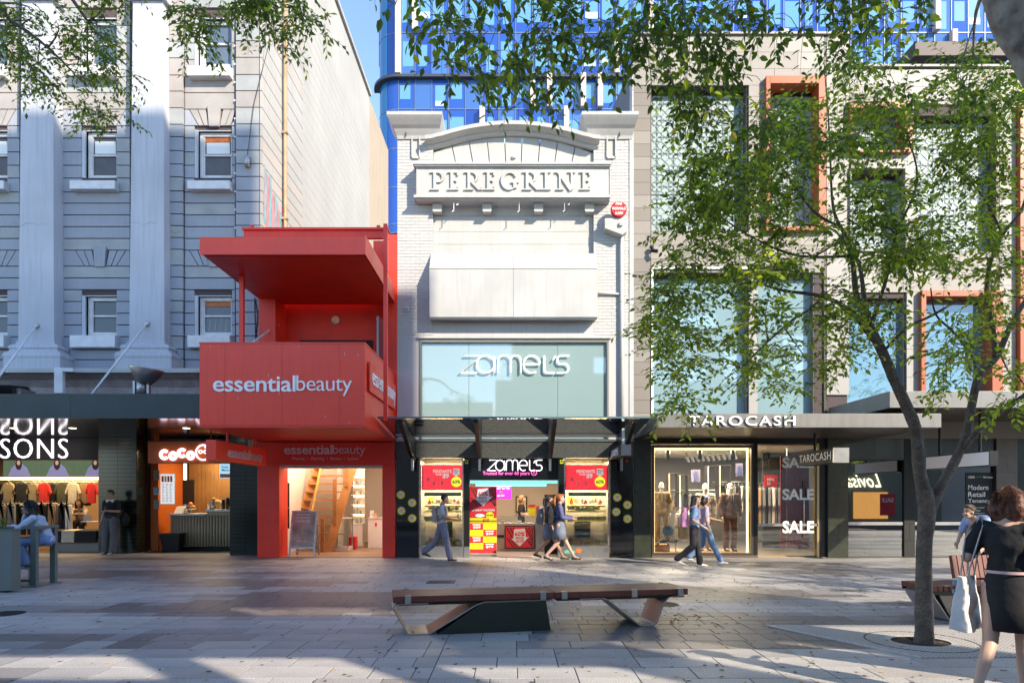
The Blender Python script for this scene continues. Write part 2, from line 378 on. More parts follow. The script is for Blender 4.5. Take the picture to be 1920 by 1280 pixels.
# ============================================================ left building
LB = T('classical_building', 'pale grey classical building with banded stucco walls and tall pilasters', 'building', (-12, YF, 0))
yw = YF                      # wall plane
ywin = YF + .18
WR = [(555, 628, 'dark', 632, 654), (245, 332, 'brown', 345, 361), (34, 122, 'blue', 133, 151)]
bays = [(-110, 36, (-47, 12)), (112, 243, (160, 217)), (346, 441, (371, 433))]
holes = [(X(b[2][0]), X(b[2][1]), Z(wr[1]), Z(wr[0])) for b in bays for wr in WR]
holes += [(X(b[2][0]), X(b[2][1]), Z(-90), Z(-175)) for b in bays]
mb = holed(MB(), X(-330), -6.78, Z(740), 20.6, yw + .05, yw + .35, holes); mb.build('front_wall', jointm, LB)
# stucco course stones, recessed joints between them
cl = [740, 718, 700, 674, 655, 631, 609, 587, 565, 543, 521, 499, 469, 447, 425, 403, 381, 360, 334, 310, 285, 259, 236, 205, 174, 144, 112, 81, 48, 15, -20, -55, -90, -125]
rc = random.Random(5)
def course(px0, px1, proud=0, skipw=None, m_=None, fan=True):
    for i in range(len(cl) - 1):
        a, b = cl[i], cl[i + 1]; segs = [(px0, px1)]
        if skipw:
            for wr in WR:
                if not (a <= wr[0] + 2 or b >= wr[1] + 3) or (a > wr[0] and b < wr[1]):
                    segs = [(px0, skipw[0] - 7), (skipw[1] + 2, px1)]
            if fan and (a, b) in ((499, 469), (236, 205)): 
                c = (skipw[0] + skipw[1]) / 2; w_ = 47; top = [c - w_ + k * (2 * w_ / 6) for k in range(7)]; bot = [c - 30 + k * 10 for k in range(7)]
                zt, zb = Z(b) - .012, Z(a) + .012
                for k in range(6):
                    if k in (2, 3) : continue
                    x0t, x1t, x0b, x1b = X(top[k]) + .012, X(top[k + 1]) - .012, X(bot[k]) + .012, X(bot[k + 1]) - .012
                    MB().xz([(x0b, zb), (x1b, zb), (x1t, zt), (x0t, zt)], yw - proud, yw + .06).build('stone', bl[0 if a > 300 else 2], LB)
                MB().xz([(X(bot[2]) + .012, zb - .04), (X(bot[4]) - .012, zb - .04), (X(top[4]) - .05, zt + .1), (X(top[2]) + .05, zt + .1)], yw - proud - .05, yw + .06).build('keystone', bl[0 if a > 300 else 2], LB, bevel=.006)
                MB().xz([(X(px0), zb), (X(bot[0]) - .012, zb), (X(top[0]) - .012, zt), (X(px0), zt)], yw - proud, yw + .06).build('stone', bl[0], LB)
                MB().xz([(X(bot[6]) + .012, zb), (X(px1), zb), (X(px1), zt), (X(top[6]) + .012, zt)], yw - proud, yw + .06).build('stone', bl[0], LB)
                continue
        for s in segs:
            if s[1] - s[0] < 2: continue
            up = a < 240  # shade line put into the colour: warm courses above, blue below
            mm = m_ or (bl[rc.choice([0, 0, 0, 1])] if not up else bl[rc.choice([1, 2, 2, 1])])
            bx('stone', X(s[0]), X(s[1]), yw - proud, yw + .06, Z(a) + .013, Z(b) - .013, mm, LB)
course(-330, 36, 0, bays[0][2]); course(112, 243, 0, bays[1][2]); course(347, 441, 0, bays[2][2])
course(320, 345, .07); course(445, 489.5, .09)
# windows
def sash(px0, px1, py0, py1, kind, sill0, sill1, i):
    x0, x1, z0, z1 = X(px0), X(px1), Z(py1), Z(py0); y0 = ywin
    fr = MB()
    fr.box(x0, x0 + .1, y0 - .06, y0 + .05, z0, z1); fr.box(x1 - .05, x1, y0 - .06, y0 + .05, z0, z1); fr.box(x0 + .1, x1 - .05, y0 - .06, y0 + .05, z1 - .1, z1); fr.box(x0 + .1, x1 - .05, y0 - .06, y0 + .05, z0, z0 + .1)
    zm = (z0 + z1) / 2 + .02; fr.box(x0 + .1, x1 - .05, y0 - .05, y0 + .04, zm - .025, zm + .025)
    fr.box(x0 + .1, x0 + .13, y0 - .04, y0 + .05, z0 + .1, zm - .025); fr.box(x0 + .1, x0 + .13, y0 - .04, y0 + .05, zm + .025, z1 - .1)
    f = fr.build('window', winwhite, LB, bevel=.006)
    gm_ = {'dark': darkglass, 'brown': brownglass, 'blue': mat('sky blue window glass', (.1, .14, .18), .05, spec=.9, var=.3, vscale=2)}[kind]
    bx('pane', x0 + .131, x1 - .052, y0, y0 + .01, z0 + .102, zm - .027, gm_, f); bx('pane', x0 + .131, x1 - .052, y0, y0 + .01, zm + .027, z1 - .102, gm_, f)
    if kind != 'blue' and i == 2: bx('timber_infill', x0 + .132, x1 - .053, y0 - .02, y0 - .005, z1 - .24, z1 - .103, orange, f)
    if kind == 'brown': bx('blind', x0 + .16, x1 - .1, y0 - .012, y0 - .003, zm + .06, zm + .4, whc, f)
    if kind == 'dark' and i == 2:
        for k in range(4):
            xx = x0 + .2 + k * .15; MB().xz([(xx, z0 + .12), (xx + .05, z0 + .12), (xx + .09, zm - .04), (xx + .05, zm - .04)], y0 - .004, y0 - .002).build('curtain', mat('grey curtain', (.3, .28, .3), .8), f)
    bx('reveal_back', x0, x1, y0 + .06, y0 + .1, z0, z1, black, f)
    MB().add([(X(sill0_px(i)[0]), yw - .22, Z(sill1)), (X(sill0_px(i)[1]), yw - .22, Z(sill1)), (X(sill0_px(i)[1]), yw + .1, Z(sill1)), (X(sill0_px(i)[0]), yw + .1, Z(sill1)),
              (X(sill0_px(i)[0]), yw - .22, Z(sill0)), (X(sill0_px(i)[1]), yw - .22, Z(sill0)), (X(sill0_px(i)[1]), yw + .1, Z(sill0) + .04), (X(sill0_px(i)[0]), yw + .1, Z(sill0) + .04)],
             [(0, 3, 2, 1), (4, 5, 6, 7), (0, 1, 5, 4), (1, 2, 6, 5), (2, 3, 7, 6), (3, 0, 4, 7)]).build('sill', winwhite, f, bevel=.012)
    # lining round the recess
    m2 = MB(); d0, d1 = yw - .002, y0 - .05
    m2.box(x0 - .09, x0, d0, d1 + .1, z0 - .02, z1 + .02); m2.box(x1, x1 + .02, d0 + .06, d1 + .1, z0, z1); m2.box(x0, x1, d0 + .04, d1 + .1, z1, z1 + .03)
    m2.build('reveal', pilp, f)
def sill0_px(i): return [(-60, 18), (140, 224), (358, 437)][i]
for i, b in enumerate(bays):
    for wr in WR: sash(b[2][0], b[2][1], wr[0], wr[1], wr[2], wr[3], wr[4], i)
# pilasters
def pilaster(pa, pb):
    yp = yw - .38; S = yp
    x0, x1 = X(pa, S), X(pb, S); zb = Z(700, S)
    m_ = MB().add([(x0 - .06, yp, Z(650, S)), (x1 + .02, yp, Z(650, S)), (x1 + .02, yw + .04, Z(650, S)), (x0 - .06, yw + .04, Z(650, S)), (x0 + .04, yp, Z(2, S)), (x1 - .02, yp, Z(2, S)), (x1 - .02, yw + .04, Z(2, S)), (x0 + .04, yw + .04, Z(2, S))],
                  [(0, 3, 2, 1), (4, 5, 6, 7), (0, 1, 5, 4), (1, 2, 6, 5), (2, 3, 7, 6), (3, 0, 4, 7)])
    p = m_.build('pilaster', pilp, LB, bevel=.01)
    # moulded base
    prof = [(.34, Z(701, S)), (.34, Z(676, S)), (.33, Z(675, S)), (.36, Z(669, S)), (.33, Z(663, S)), (.22, Z(660, S)), (.2, Z(656, S)), (.24, Z(653, S)), (.2, Z(648, S)), (.06, Z(645, S)), (.06, Z(640, S))]
    mb = MB(); V = []
    for e, z in prof:
        e *= .85; V.append([(x0 - e - .04, yp - e * .6, z), (x1 + e, yp - e * .6, z), (x1 + e, yw + .03, z), (x0 - e - .04, yw + .03, z)])
    vs_ = [v for r in V for v in r]; fs = []
    for i in range(len(V) - 1):
        for k in range(4): fs.append((i * 4 + k, i * 4 + (k + 1) % 4, (i + 1) * 4 + (k + 1) % 4, (i + 1) * 4 + k))
    fs.append((len(vs_) - 4, len(vs_) - 3, len(vs_) - 2, len(vs_) - 1)); mb.add(vs_, fs); mb.build('base', pilp, p)
    bx('capital', x0 - .02, x1 + .08, yp - .08, yw + .03, Z(2, S), Z(-8, S), pilp, p); bx('shaft_top', x0, x1 + .03, yp - .01, yw + .03, Z(-8, S), 20.4, pilp, p)
def crack(par, x0, x1, z0, y, n=9, sd=1):
    rk = random.Random(sd); pts = [(x0 + (x1 - x0) * i / n, y, z0 + rk.uniform(-.05, .05)) for i in range(n + 1)]
    MB().tube(pts, [rk.uniform(.002, .006) for _ in pts], 3).build('crack', mat('crack grey', (.2, .2, .22), .9), par, kind='stuff')
crack(LB, X(39), X(111), Z(431), yw - .381, 10, 2); crack(LB, X(244), X(308), Z(430), yw - .381, 10, 5); crack(LB, X(308), X(345), Z(436), yw - .075, 5, 7)
pilaster(38, 100); pilaster(246, 307); pilaster(-190, -128)
# lower cornice over the awning
mb = MB(); mb.yz([(yw - .55, Z(705)), (yw - .55, Z(700)), (yw + .03, Z(699)), (yw + .03, Z(745)), (yw - .1, Z(745)), (yw - .15, Z(728)), (yw - .3, Z(716)), (yw - .45, Z(710))], X(-330), X(488))
mb.build('cornice', mat('stained mauve render', (.42, .36, .37), .8, var=.3, vscale=3, streak=.3), LB)
bx('gutter', X(-330), X(486), yw - .62, yw - .555, Z(706), Z(698), white, LB)
mb = MB().box(X(106, 17.6), X(122, 17.6), 17.5, 17.62, Z(738, 17.6), Z(690, 17.6)); mb.box(X(122, 17.6), X(141, 17.6), 17.5, 17.62, Z(698, 17.6), Z(691, 17.6)); mb.build('rainhead', winwhite, LB, bevel=.01)
# right quoin return and the long side wall
xs_ = -6.76
mb = MB().yz([(yw - .02, 3), (32.3, 3), (32.3, 20.6), (yw - .02, 20.6)], xs_ - .35, xs_); mb.build('side_wall', sidep, LB)
rw = MB()
for i in range(len(cl) - 2):
    a, b = cl[i], cl[i + 1]
    if a > 470: continue
    bx('stone', xs_ - .02, xs_ + .05, yw - .09, 21.9, Z(a) + .012, Z(b) - .012, sidep if rc.random() < .7 else mat('cream pink paint', (.44, .405, .375), .75, var=.1, vscale=1, bump=.1), LB)
lm = mat('faint panel joint', (.45, .43, .4), .9)
mb = MB()
for k in range(26):
    z = Z(440) + k * .36; mb.box(xs_ + .001, xs_ + .004, 22, 32.2, z, z + .012)
mb.build('panel_joints', lm, LB, kind='stuff')
bx('return_wall', xs_ - .4, xs_ + .03, 32.3, 37.1, 3, 20.4, mat('tan corrugated metal', (.40, .34, .28), .6, streak=.2), LB)
for k in range(18): bx('rib', xs_ + .03, xs_ + .06, 32.45 + k * .26, 32.55 + k * .26, 3, 20.38, MATS['tan corrugated metal'], LB)
bx('coping', xs_ - .42, xs_ + .1, yw, 32.4, 20.6, 20.75, sidep, LB)
bx('back_block', -18, xs_ - .4, 19.2, 37, 3.5, 20.3, sidep, LB)
# painted graffiti on the side wall: flat print
gb = mat('pale blue spray paint', (.16, .46, .50), .7, var=.35, vscale=4); gk = mat('pale pink spray paint', (.62, .26, .30), .7, var=.35, vscale=5)
mb = MB()
for k in range(17):
    ya = yw + .02 + k * .2; zt = Z(330) - k * .06 + rc.uniform(-.2, .35); zb = Z(435) + rc.uniform(0, .3)
    mb.add([(xs_ + .054, ya, zb), (xs_ + .054, ya + .19, zb), (xs_ + .054, ya + .26, zt), (xs_ + .054, ya + .05, zt + .1)], [(0, 1, 2, 3)], k % 2)
    mb.add([(xs_ + .057, ya, zb + .2), (xs_ + .057, ya + .05, zb + .2), (xs_ + .057, ya + .12, zt + .1), (xs_ + .057, ya + .07, zt)], [(0, 1, 2, 3)], 1)
mb.build('graffiti', [gb, gk], LB, kind='stuff')
dp = T('downpipe', 'rusty cream downpipe with brackets running down the side wall', 'pipe', (xs_ + .12, 19.95, 8))
cp = mat('tan painted pipe', (.40, .30, .19), .5, var=.3, vscale=4, streak=.3)
MB().tube([(xs_ + .15, 19.9, 19), (xs_ + .15, 19.9, 9.0), (xs_ + .13, 19.75, 8.8), (xs_ + .06, 19.6, 8.7)], .055, 10).build('pipe', cp, dp, smooth=True)
for z in (15.4, 12.2, 9.7): bx('bracket', xs_ + .05, xs_ + .23, 19.83, 19.97, z, z + .06, cp, dp)
vp = T('corner_downpipe', 'thin dark grey downpipe in the recess beside the right window bay', 'pipe', (X(443), yw, 5))
MB().tube([(X(443), yw - .02, Z(700)), (X(443), yw - .02, 18)], .03, 8).build('pipe', mat('dark pipe', (.08, .07, .08), .6), vp, smooth=True)
for k in range(14): MB().box(X(443) - .04, X(443) + .04, yw - .055, yw - .03, Z(430 - k * 34), Z(427 - k * 34)).build('clip', winwhite, vp)
sr = T('alarm_bell', 'small grey electrical junction box on the corner with a cable rising from it', 'junction box', (X(468), yw - .1, Z(308)))
MB().tube([(X(468), yw - .16, Z(318)), (X(468), yw - .16, Z(298))], .07, 10).build('housing', galv, sr, smooth=True)
MB().tube([(X(467), yw - .14, Z(298)), (X(480), yw - .14, Z(200)), (X(505), yw - .14, Z(100)), (X(520), yw - .14, Z(0))], .008, 5).build('cable', black, sr)
# ============================================================ left awning and shops
AY = 15.0
aw = T('street_awning', 'dark grey green flat awning over the clothes shop and drink shop', 'awning', (-12, AY, 3.4))
zc = Z(782, AY)
for a, b in ((-18.5, -13.0), (-12.996, -9.7), (-9.696, -6.84)):
    bx('fascia_panel', a, b, AY, AY + .05, zc - .02, Z(738, AY), awn, aw)
bx('deck', -18.5, -6.84, AY + .05, 18.0, zc + .3, zc + .34, awn, aw)
for i, a in enumerate((-18.5, -16.2, -13.9, -11.6, -9.3)): bx('soffit_panel', a, min(a + 2.29, -6.84), AY + .05, 20.6, zc, zc + .03, mirror, aw)
for x in (-14.2, -11.2, -8.3, -12.7): MB().lathe((x, 17.4, zc - .004), [(0, 0), (.07, 0), (.09, .004)], 16).build('downlight', lampm, aw)
for px0, py0, px1, py1, lab in ((68, 611, -40, 700, 'white tie rod from the left pilaster down to the dark awning'), (275, 607, 157, 737, 'white tie rod from the second pilaster down to the dark awning'), (519, 609, 462, 650, 'short white tie rod on the corner quoin beside the red canopy post')):
    ya = 18.0 if px0 < 400 else 18.3; a = (X(px0, ya), ya, Z(py0, ya)); yb = 15.6 if px0 < 400 else 17.2
    b = (X(px1, yb), yb, zc + .36 if px0 < 400 else Z(py1, yb)); t = T('tie_rod', lab, 'tie rod', a, 'white tie rods holding the awning')
    MB().tube([a, b], .025, 8).build('rod', winwhite, t, smooth=True); MB().ball(a, (.08, .05, .08)).build('anchor', galv, t, smooth=True)
# spotlight and camera on the awning
yl = 15.5; c = (X(266, yl), yl)
sp = T('uplight', 'silver bowl shaped uplight standing on the dark awning', 'lamp', (*c, Z(738, yl)))
s = yl / FPX; z0 = Z(738, yl)
MB().lathe((c[0] + .03, c[1], z0 + 20 * s), [(12 * s, 0), (17 * s, 5 * s), (24 * s, 15 * s), (31 * s, 26 * s), (31 * s, 28 * s), (22 * s, 15 * s), (10 * s, 4 * s), (0, 4 * s)], 28).xform(Matrix.Translation((c[0], c[1], z0)) @ Matrix.Rotation(R(9), 4, 'Y') @ Matrix.Translation((-c[0], -c[1], -z0))).build('bowl', steel, sp, smooth=True)
MB().tube([(*c, z0), (*c, z0 + 22 * s)], [9 * s, 9 * s], 12).build('stem', galv, sp, smooth=True)
for d in (-1, 1): bx('bracket', c[0] + d * 11 * s, c[0] + d * 15 * s, yl - .05, yl + .05, z0, z0 + 24 * s, galv, sp)
fl_ = T('floodlight', 'black floodlight housing on the awning at the left edge', 'floodlight', (X(15, 15.6), 15.6, 3.9))
MB().yz([(15.4, 3.95), (16.1, 3.95), (16.1, 4.05), (15.9, 4.2), (15.3, 4.15)], X(-20, 15.5), X(30, 15.5)).build('housing', blackm, fl_, bevel=.02)
bx('bracket', X(30, 15.5), X(38, 15.5), 15.5, 16, 3.9, 4.1, steel, fl_)

YP = 19.9
pr = T('tiled_pillar', 'broad dark green tiled pillar between the clothes shop and the drink shop', 'pillar', (-11.4, YP, 0))
def tiled(root, x0, x1, y0, y1, z0, z1, th=.115, tw=.45, m_=tile, front_only=False, left=False, right=True):
    bx('core', x0, x1, y0, y1, z0, z1, grout, root)
    nz = int((z1 - z0) / th); th = (z1 - z0) / nz; nx = max(1, round((x1 - x0) / tw)); tw_ = (x1 - x0) / nx; mb = MB()
    for j in range(nz):
        for i in range(nx): mb.box(x0 + i * tw_ + .003, x0 + (i + 1) * tw_ - .003, y0 - .012, y0 - .001, z0 + j * th + .003, z0 + (j + 1) * th - .003)
        for flag, xa, xb in ((right, x1 + .001, x1 + .012), (left, x0 - .012, x0 - .001)):
            if flag:
                ny = max(1, round((y1 - y0) / tw))
                for i in range(ny): mb.box(xa, xb, y0 + (y1 - y0) * i / ny + .003, y0 + (y1 - y0) * (i + 1) / ny - .003, z0 + j * th + .003, z0 + (j + 1) * th - .003)
    mb.build('tiles', m_, root, kind='stuff')
tiled(pr, X(185, YP), X(256, YP), YP, 20.5, 0, zc)
pr2 = T('tiled_pillar', 'narrow dark green tiled pillar left of the red shop', 'pillar', (-7.3, 19.2, 0))
tiled(pr2, X(431, 19.2), X(485, 19.2) + .1, 19.2, 19.8, 0, zc)
# ---- clothes shop
cs = T('clothes_shop', 'clothes shop interior behind the left opening with lit sign band', 'shop', (-14, 20, 0))
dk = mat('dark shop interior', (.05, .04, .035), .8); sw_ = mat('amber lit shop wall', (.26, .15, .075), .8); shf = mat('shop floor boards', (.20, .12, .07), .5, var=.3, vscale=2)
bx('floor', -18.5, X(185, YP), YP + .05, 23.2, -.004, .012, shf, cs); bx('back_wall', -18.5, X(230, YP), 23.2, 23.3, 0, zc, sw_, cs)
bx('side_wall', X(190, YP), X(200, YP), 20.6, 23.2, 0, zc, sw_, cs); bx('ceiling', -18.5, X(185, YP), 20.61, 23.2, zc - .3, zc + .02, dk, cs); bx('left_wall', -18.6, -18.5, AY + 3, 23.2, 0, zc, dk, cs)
bx('sign_band', -18.5, X(184, 20.3), 20.3, 20.4, Z(862, 20.3), zc - .005, mat('gloss black band', (.01, .01, .01), .5), cs)
zz = Z(860, 19.9)
t = text('shop_sign', 'SONS', (X(2, 19.9), 19.9, Z(859, 19.9)), 126 * 19.9 / FPX, 37 * 19.9 / FPX, mat('white lit lettering', (1, 1, 1), .5, emit=(.86, .84, 1), es=.7), None, bold=-.014, depth=.04, sp=1.1, label='glowing white SONS letters over the clothes shop entrance', cat='shop sign')
for i, px in enumerate((5, 77, 149)):
    yv = 20.3; r_ = T('screen', ['first', 'second', 'third'][i] + ' screen from the left showing a long haired woman in a lilac jumper', 'screen', (X(px, yv), yv, 2.4), 'screens in a row under the shop sign')
    x0, x1, z0, z1 = X(px, yv) - .02, X(px + 70, yv), Z(892, yv), Z(862, yv) - .01
    bx('panel', x0, x1, yv + .05, yv + .12, z0, z1, mat('screen green print', (.03, .05, .03), .4, emit=(.05, .08, .045), es=.5, var=.6, vscale=6), r_)
    lil = mat('lilac print', (.35, .33, .6), .5, emit=(.35, .34, .65), es=.15); skn = mat('skin print', (.5, .3, .22), .5, emit=(.5, .28, .2), es=.3); hr_ = mat('auburn print', (.14, .04, .02), .5)
    cx = (x0 + x1) / 2 - .1; h = z1 - z0
    MB().xz([(cx - .32, z0), (cx - .22, z0 + h * .5), (cx - .08, z0 + h * .8), (cx + .1, z0 + h * .8), (cx + .25, z0 + h * .5), (cx + .36, z0)], yv + .045, yv + .049).build('figure', lil, r_)
    MB().xz(arc(cx, z0 + h * .75, .1, .17, 0, 360, 14)[:-1], yv + .041, yv + .044).build('hair', hr_, r_)
    MB().xz(arc(cx, z0 + h * .85, .05, .07, 0, 360, 12)[:-1], yv + .037, yv + .040).build('face', skn, r_)
bx('led_strip', -16, X(184, 20.4), 20.38, 20.44, Z(899, 20.3), Z(894, 20.3), warmled, cs)
area('clothes_shop_light', (-14, 21.2, 3.0), 3.5, 1.6, 75, (1, .75, .45))
# rails of clothes
cols = {'black': (.012, .012, .013), 'tan': (.35, .22, .11), 'redc': (.6, .02, .02), 'cream': (.6, .52, .4), 'olive': (.06, .06, .03), 'grey': (.2, .2, .2), 'white': (.7, .68, .64), 'khaki': (.28, .22, .13), 'pink': (.6, .35, .36)}
def cloth(c):
    return mat('cloth ' + c, cols[c], .85, bump=.3, bscale=30, var=.2, vscale=8)
def garment(x, y, zt, h, wd, c, yaw=0, label='', group=None, sleeves=True, depth=.09):
    """a shirt hanging from a rail: shaped outline with real thickness and a hanger"""
    r = T('hanging_shirt' if sleeves else 'hanging_trousers', label, 'garment', (x, y, zt), group)
    s = wd / 2
    if sleeves: o = [(-.18, 1), (-.08, .965), (.08, .965), (.18, 1), (.72, .93), (1.15, .5), (.92, .42), (.66, .68), (.64, 0), (.2, -.02), (-.25, .01), (-.64, -.01), (-.66, .68), (-.92, .42), (-1.15, .5), (-.72, .93)]
    else: o = [(-.5, 1), (.5, 1), (.56, .3), (.6, 0), (.12, .01), (.02, .62), (-.1, 0), (-.58, .01), (-.55, .4)]
    M = Matrix.Translation((x, y, zt)) @ Matrix.Rotation(yaw, 4, 'Z')
    pts = [(p[0] * s, -depth / 2, (p[1] - 1) * h) for p in o]
    MB().prism(pts, (0, depth, 0)).xform(M).build('fabric', cloth(c), r, bevel=.02)
    MB().tube([(-s * .5, 0, .0), (0, 0, .06), (s * .5, 0, .0)], .008, 5).xform(M).tube([M @ Vector((0, 0, .06)), M @ Vector((0, 0, .13))], .006, 5).build('hanger', steel, r)
    return r
def rail(x0, x1, y, z, label, group=None, legs=False):
    r = T('clothes_rail', label, 'clothes rail', (x0, y, z), group); mb = MB().tube([(x0, y, z), (x1, y, z)], .015, 6)
    mb.build('bar', steel, r)
    for x in (x0, x1): MB().tube([(x, y, z), (x, y, 0.012 if legs else z), (x, y + (.0 if legs else .5), 0.012 if legs else z)], .014, 6).build('post' if legs else 'bracket', steel, r)
rail(-15.5, X(183, 21.2), 21.2, Z(903, 21.2), 'upper wall rail of clothes in the left shop')
names = [('tan', 55, 'tan top hanging at the left of the upper rail'), ('black', 100, 'wide black top hanging on the upper rail beside the tan one'), ('khaki', 133, 'mustard striped top hanging left of the red top on the upper rail'), ('redc', 83 + 0, '')]
for c, px, w_, lab in (('khaki', 16, .42, 'tan top hanging leftmost on the upper rail'), ('black', 42, .5, 'wide black top next to the tan one on the upper rail'), ('khaki', 62, .36, 'mustard top just left of the red top on the upper rail'), ('redc', 83, .4, 'red sleeveless top in the middle of the upper rail'),
                       ('olive', 112, .46, 'dark olive top between the red and cream tops on the upper rail'), ('cream', 137, .42, 'cream T-shirt in front of the upper rail'), ('tan', 153, .36, 'beige T-shirt just behind the cream one on the upper rail'), ('redc', 172, .36, 'bright red top at the right end of the upper rail')):
    garment(X(px, 21.1), 21.1 + (.12 if c in ('tan', 'olive') else 0), Z(905, 21.1), .62, w_, c, label=lab, group='tops on the upper rail')
rail(X(-2, 20.9), X(108, 20.9), 20.9, Z(943, 20.9), 'lower rail of dark clothes in the left shop', legs=True)
for c, px, lab in (('khaki', 5, 'khaki trousers at the left end of the lower rail'), ('grey', 22, 'grey trousers on the lower rail behind the seated woman'), ('black', 62, 'black trousers on the lower rail left of the dark jacket'), ('black', 80, 'long black jacket hanging on the lower rail'), ('tan', 98, 'tan trousers near the right end of the lower rail'), ('black', 118, 'black trousers hanging just past the lower rail end'), ('white', 128, 'white trousers hanging behind the sitting shop customer')):
    garment(X(px, 20.8), 20.8, Z(946, 20.8), .88, .42, c, label=lab, group='trousers on the lower rail', sleeves=False)
for k, (px, c) in enumerate(((12, 'black'), (30, 'olive'), (36, 'black'), (70, 'grey'), (88, 'tan'), (92, 'black'), (104, 'black'), (122, 'grey'), (50, 'black'))):
    garment(X(px, 21.0), 21.0, Z(947, 21.0), .9, .44, c, yaw=R(20), label=['first','second','third','fourth','fifth','sixth','seventh','eighth','ninth'][[12,30,36,50,70,88,92,104,122].index(px)] + ' from the left of the trousers packed behind the lower rail front row', group='trousers packed behind the lower rail', sleeves=False)
for k, (px, c) in enumerate(((26, 'black'), (74, 'grey'), (98, 'black'), (124, 'black'), (162, 'black'), (4, 'black'))):
    garment(X(px, 21.35), 21.35, Z(905, 21.35), .7, .46, c, yaw=R(-15), label=['first','second','third','fourth','fifth','sixth'][[4,26,74,98,124,162].index(px)] + ' from the left of the dark tops packed behind the upper rail row', group='dark tops packed behind the upper rail')
dt = T('display_table', 'low display table with folded clothes at the clothes shop entrance', 'table', (X(140, 20.2), 20.2, 0))
x0, x1 = X(92, 20.1), X(184, 20.1)
bx('plinth', x0, x1, 20.15, 20.9, .012, .32, mat('grey plinth', (.22, .2, .17), .6), dt); bx('tabletop', x0, x1, 20.1, 20.95, .36, .4, wood, dt)
for x, w_, c, lab in ((x0 + .02, .36, 'black', 'black folded trousers at the left of the display table'), (x0 + .4, .38, 'cream', 'cream folded jeans draped over the front of the display table'), (x0 + .8, .62, 'black', 'black folded trousers draped at the right of the display table')):
    o = MB(); 
    for k in range(5): o.box(x + rc.uniform(0, .02), x + w_ - rc.uniform(0, .02), 20.12, 20.6, .402 + k * .042, .402 + k * .042 + .038)
    o.yz([(20.02, .3), (20.09, .3), (20.1, .6), (20.5, .64), (20.5, .67), (20.04, .64)], x, x + w_)
    tag(o.build('folded_clothes', cloth(c), None, bevel=.012), lab, 'folded clothes')
mn = T('store_laptop', 'small grey laptop standing open behind the display table', 'laptop', (X(158, 20.9), 20.95, .9))
bx('counter_top', X(148, 20.9), X(176, 20.9), 20.99, 21.3, .86, .885, whc, mn); bx('screen', X(152, 20.9), X(167, 20.9), 21.0, 21.02, .89, 1.08, mat('grey plastic', (.3, .3, .32), .5), mn)

# ---- drink shop
ds = T('drink_shop', 'bubble tea shop interior with timber wall and orange side panel', 'shop', (-9, 20, 0))
xa, xb = X(275, YP) - .1, X(432, YP)
bx('floor', xa, xb + .8, 19.95, 22.6, -.004, .012, mat('dark shop floor', (.03, .025, .022), .5), ds)
wd = mat('ribbed oak panel', (.33, .17, .06), .55, var=.3, vscale=2, streak=.3)
for k in range(22): bx('wall_board', xa + .1 + k * .14, xa + .1 + k * .14 + .134, 22.5, 22.55, .012, zc - .2, wd, ds)
bx('wall_backing', xa, xb + 1, 22.56, 22.62, 0, zc, dk, ds); bx('ceiling', xa, xb + 1, 20.61, 22.6, zc - .2, zc - .1, dk, ds); bx('right_wall', xb + .85, xb + .95, 19.9, 22.6, 0, zc, dk, ds)
MB().xz([(X(286, 20.6), 0), (X(300, 20.6), 0), (X(300, 20.6), zc), (X(286, 20.6), zc)], 20.5, 20.56).build('orange_panel', mat('orange laminate', (.55, .12, .02), .5), ds)
bx('orange_side', X(286, 20.56) - .05, X(286, 20.56), 20.56, 22.5, 0, zc, MATS['orange laminate'], ds)
bx('dark_niche', X(334, 22.4), X(362, 22.4), 22.44, 22.49, Z(945, 22.4), Z(899, 22.4), black, ds)
area('drink_shop_light', (-9, 21.6, 3.05), 1.8, 1, 38, (1, .78, .5))
cn = T('drink_counter', 'ribbed cream service counter of the drink shop', 'counter', (X(380, 20.7), 20.7, 0))
cxa, cxb, cz = X(318, 20.7), X(432, 20.7), Z(966, 20.7); wood2 = mat('cream ribbed laminate', (.42, .36, .25), .6)
n = 20
for k in range(n): MB().tube([(cxa + (cxb - cxa) * (k + .5) / n, 20.75, .12), (cxa + (cxb - cxa) * (k + .5) / n, 20.75, cz)], (cxb - cxa) / n / 2 * .97, 8).build('rib', wood2, cn, smooth=True)
bx('body', cxa, cxb, 20.76, 21.3, .12, cz, wood2, cn); bx('kick', cxa + .05, cxb, 20.85, 21.3, .012, .118, black, cn)
bx('worktop', cxa - .04, X(385, 20.7), 20.66, 21.32, cz + .002, cz + .06, whc, cn); bx('upper_worktop', X(385, 20.7) + .002, cxb, 20.66, 21.32, cz + .12, cz + .18, whc, cn); bx('upper_body', X(387, 20.7), cxb, 20.72, 21.3, cz + .005, cz + .118, wood2, cn)
def jar(x, y, z, r, h, m_, lab, cat='container', name='jar'):
    o = T(name, lab, cat, (x, y, z)); MB().lathe((x, y, z), [(0, 0), (r, 0), (r, h * .8), (r * .8, h * .86), (r * .8, h)], 14).build('body', m_, o, smooth=True); MB().lathe((x, y, z + h), [(r * .85, 0), (r * .85, h * .08), (0, h * .1)], 14).build('lid', steel, o)
zt = cz + .06
till = T('till', 'white card terminal and screen on the drink counter', 'till', (X(340, 20.9), 20.9, zt)); MB().yz([(20.8, zt), (21.1, zt), (21.1, zt + .18), (21.02, zt + .22), (20.85, zt + .05)], X(328, 20.9), X(346, 20.9)).build('screen', whc, till, bevel=.01); bx('base', X(330, 20.9), X(344, 20.9), 21.101, 21.2, zt, zt + .04, steel, till)
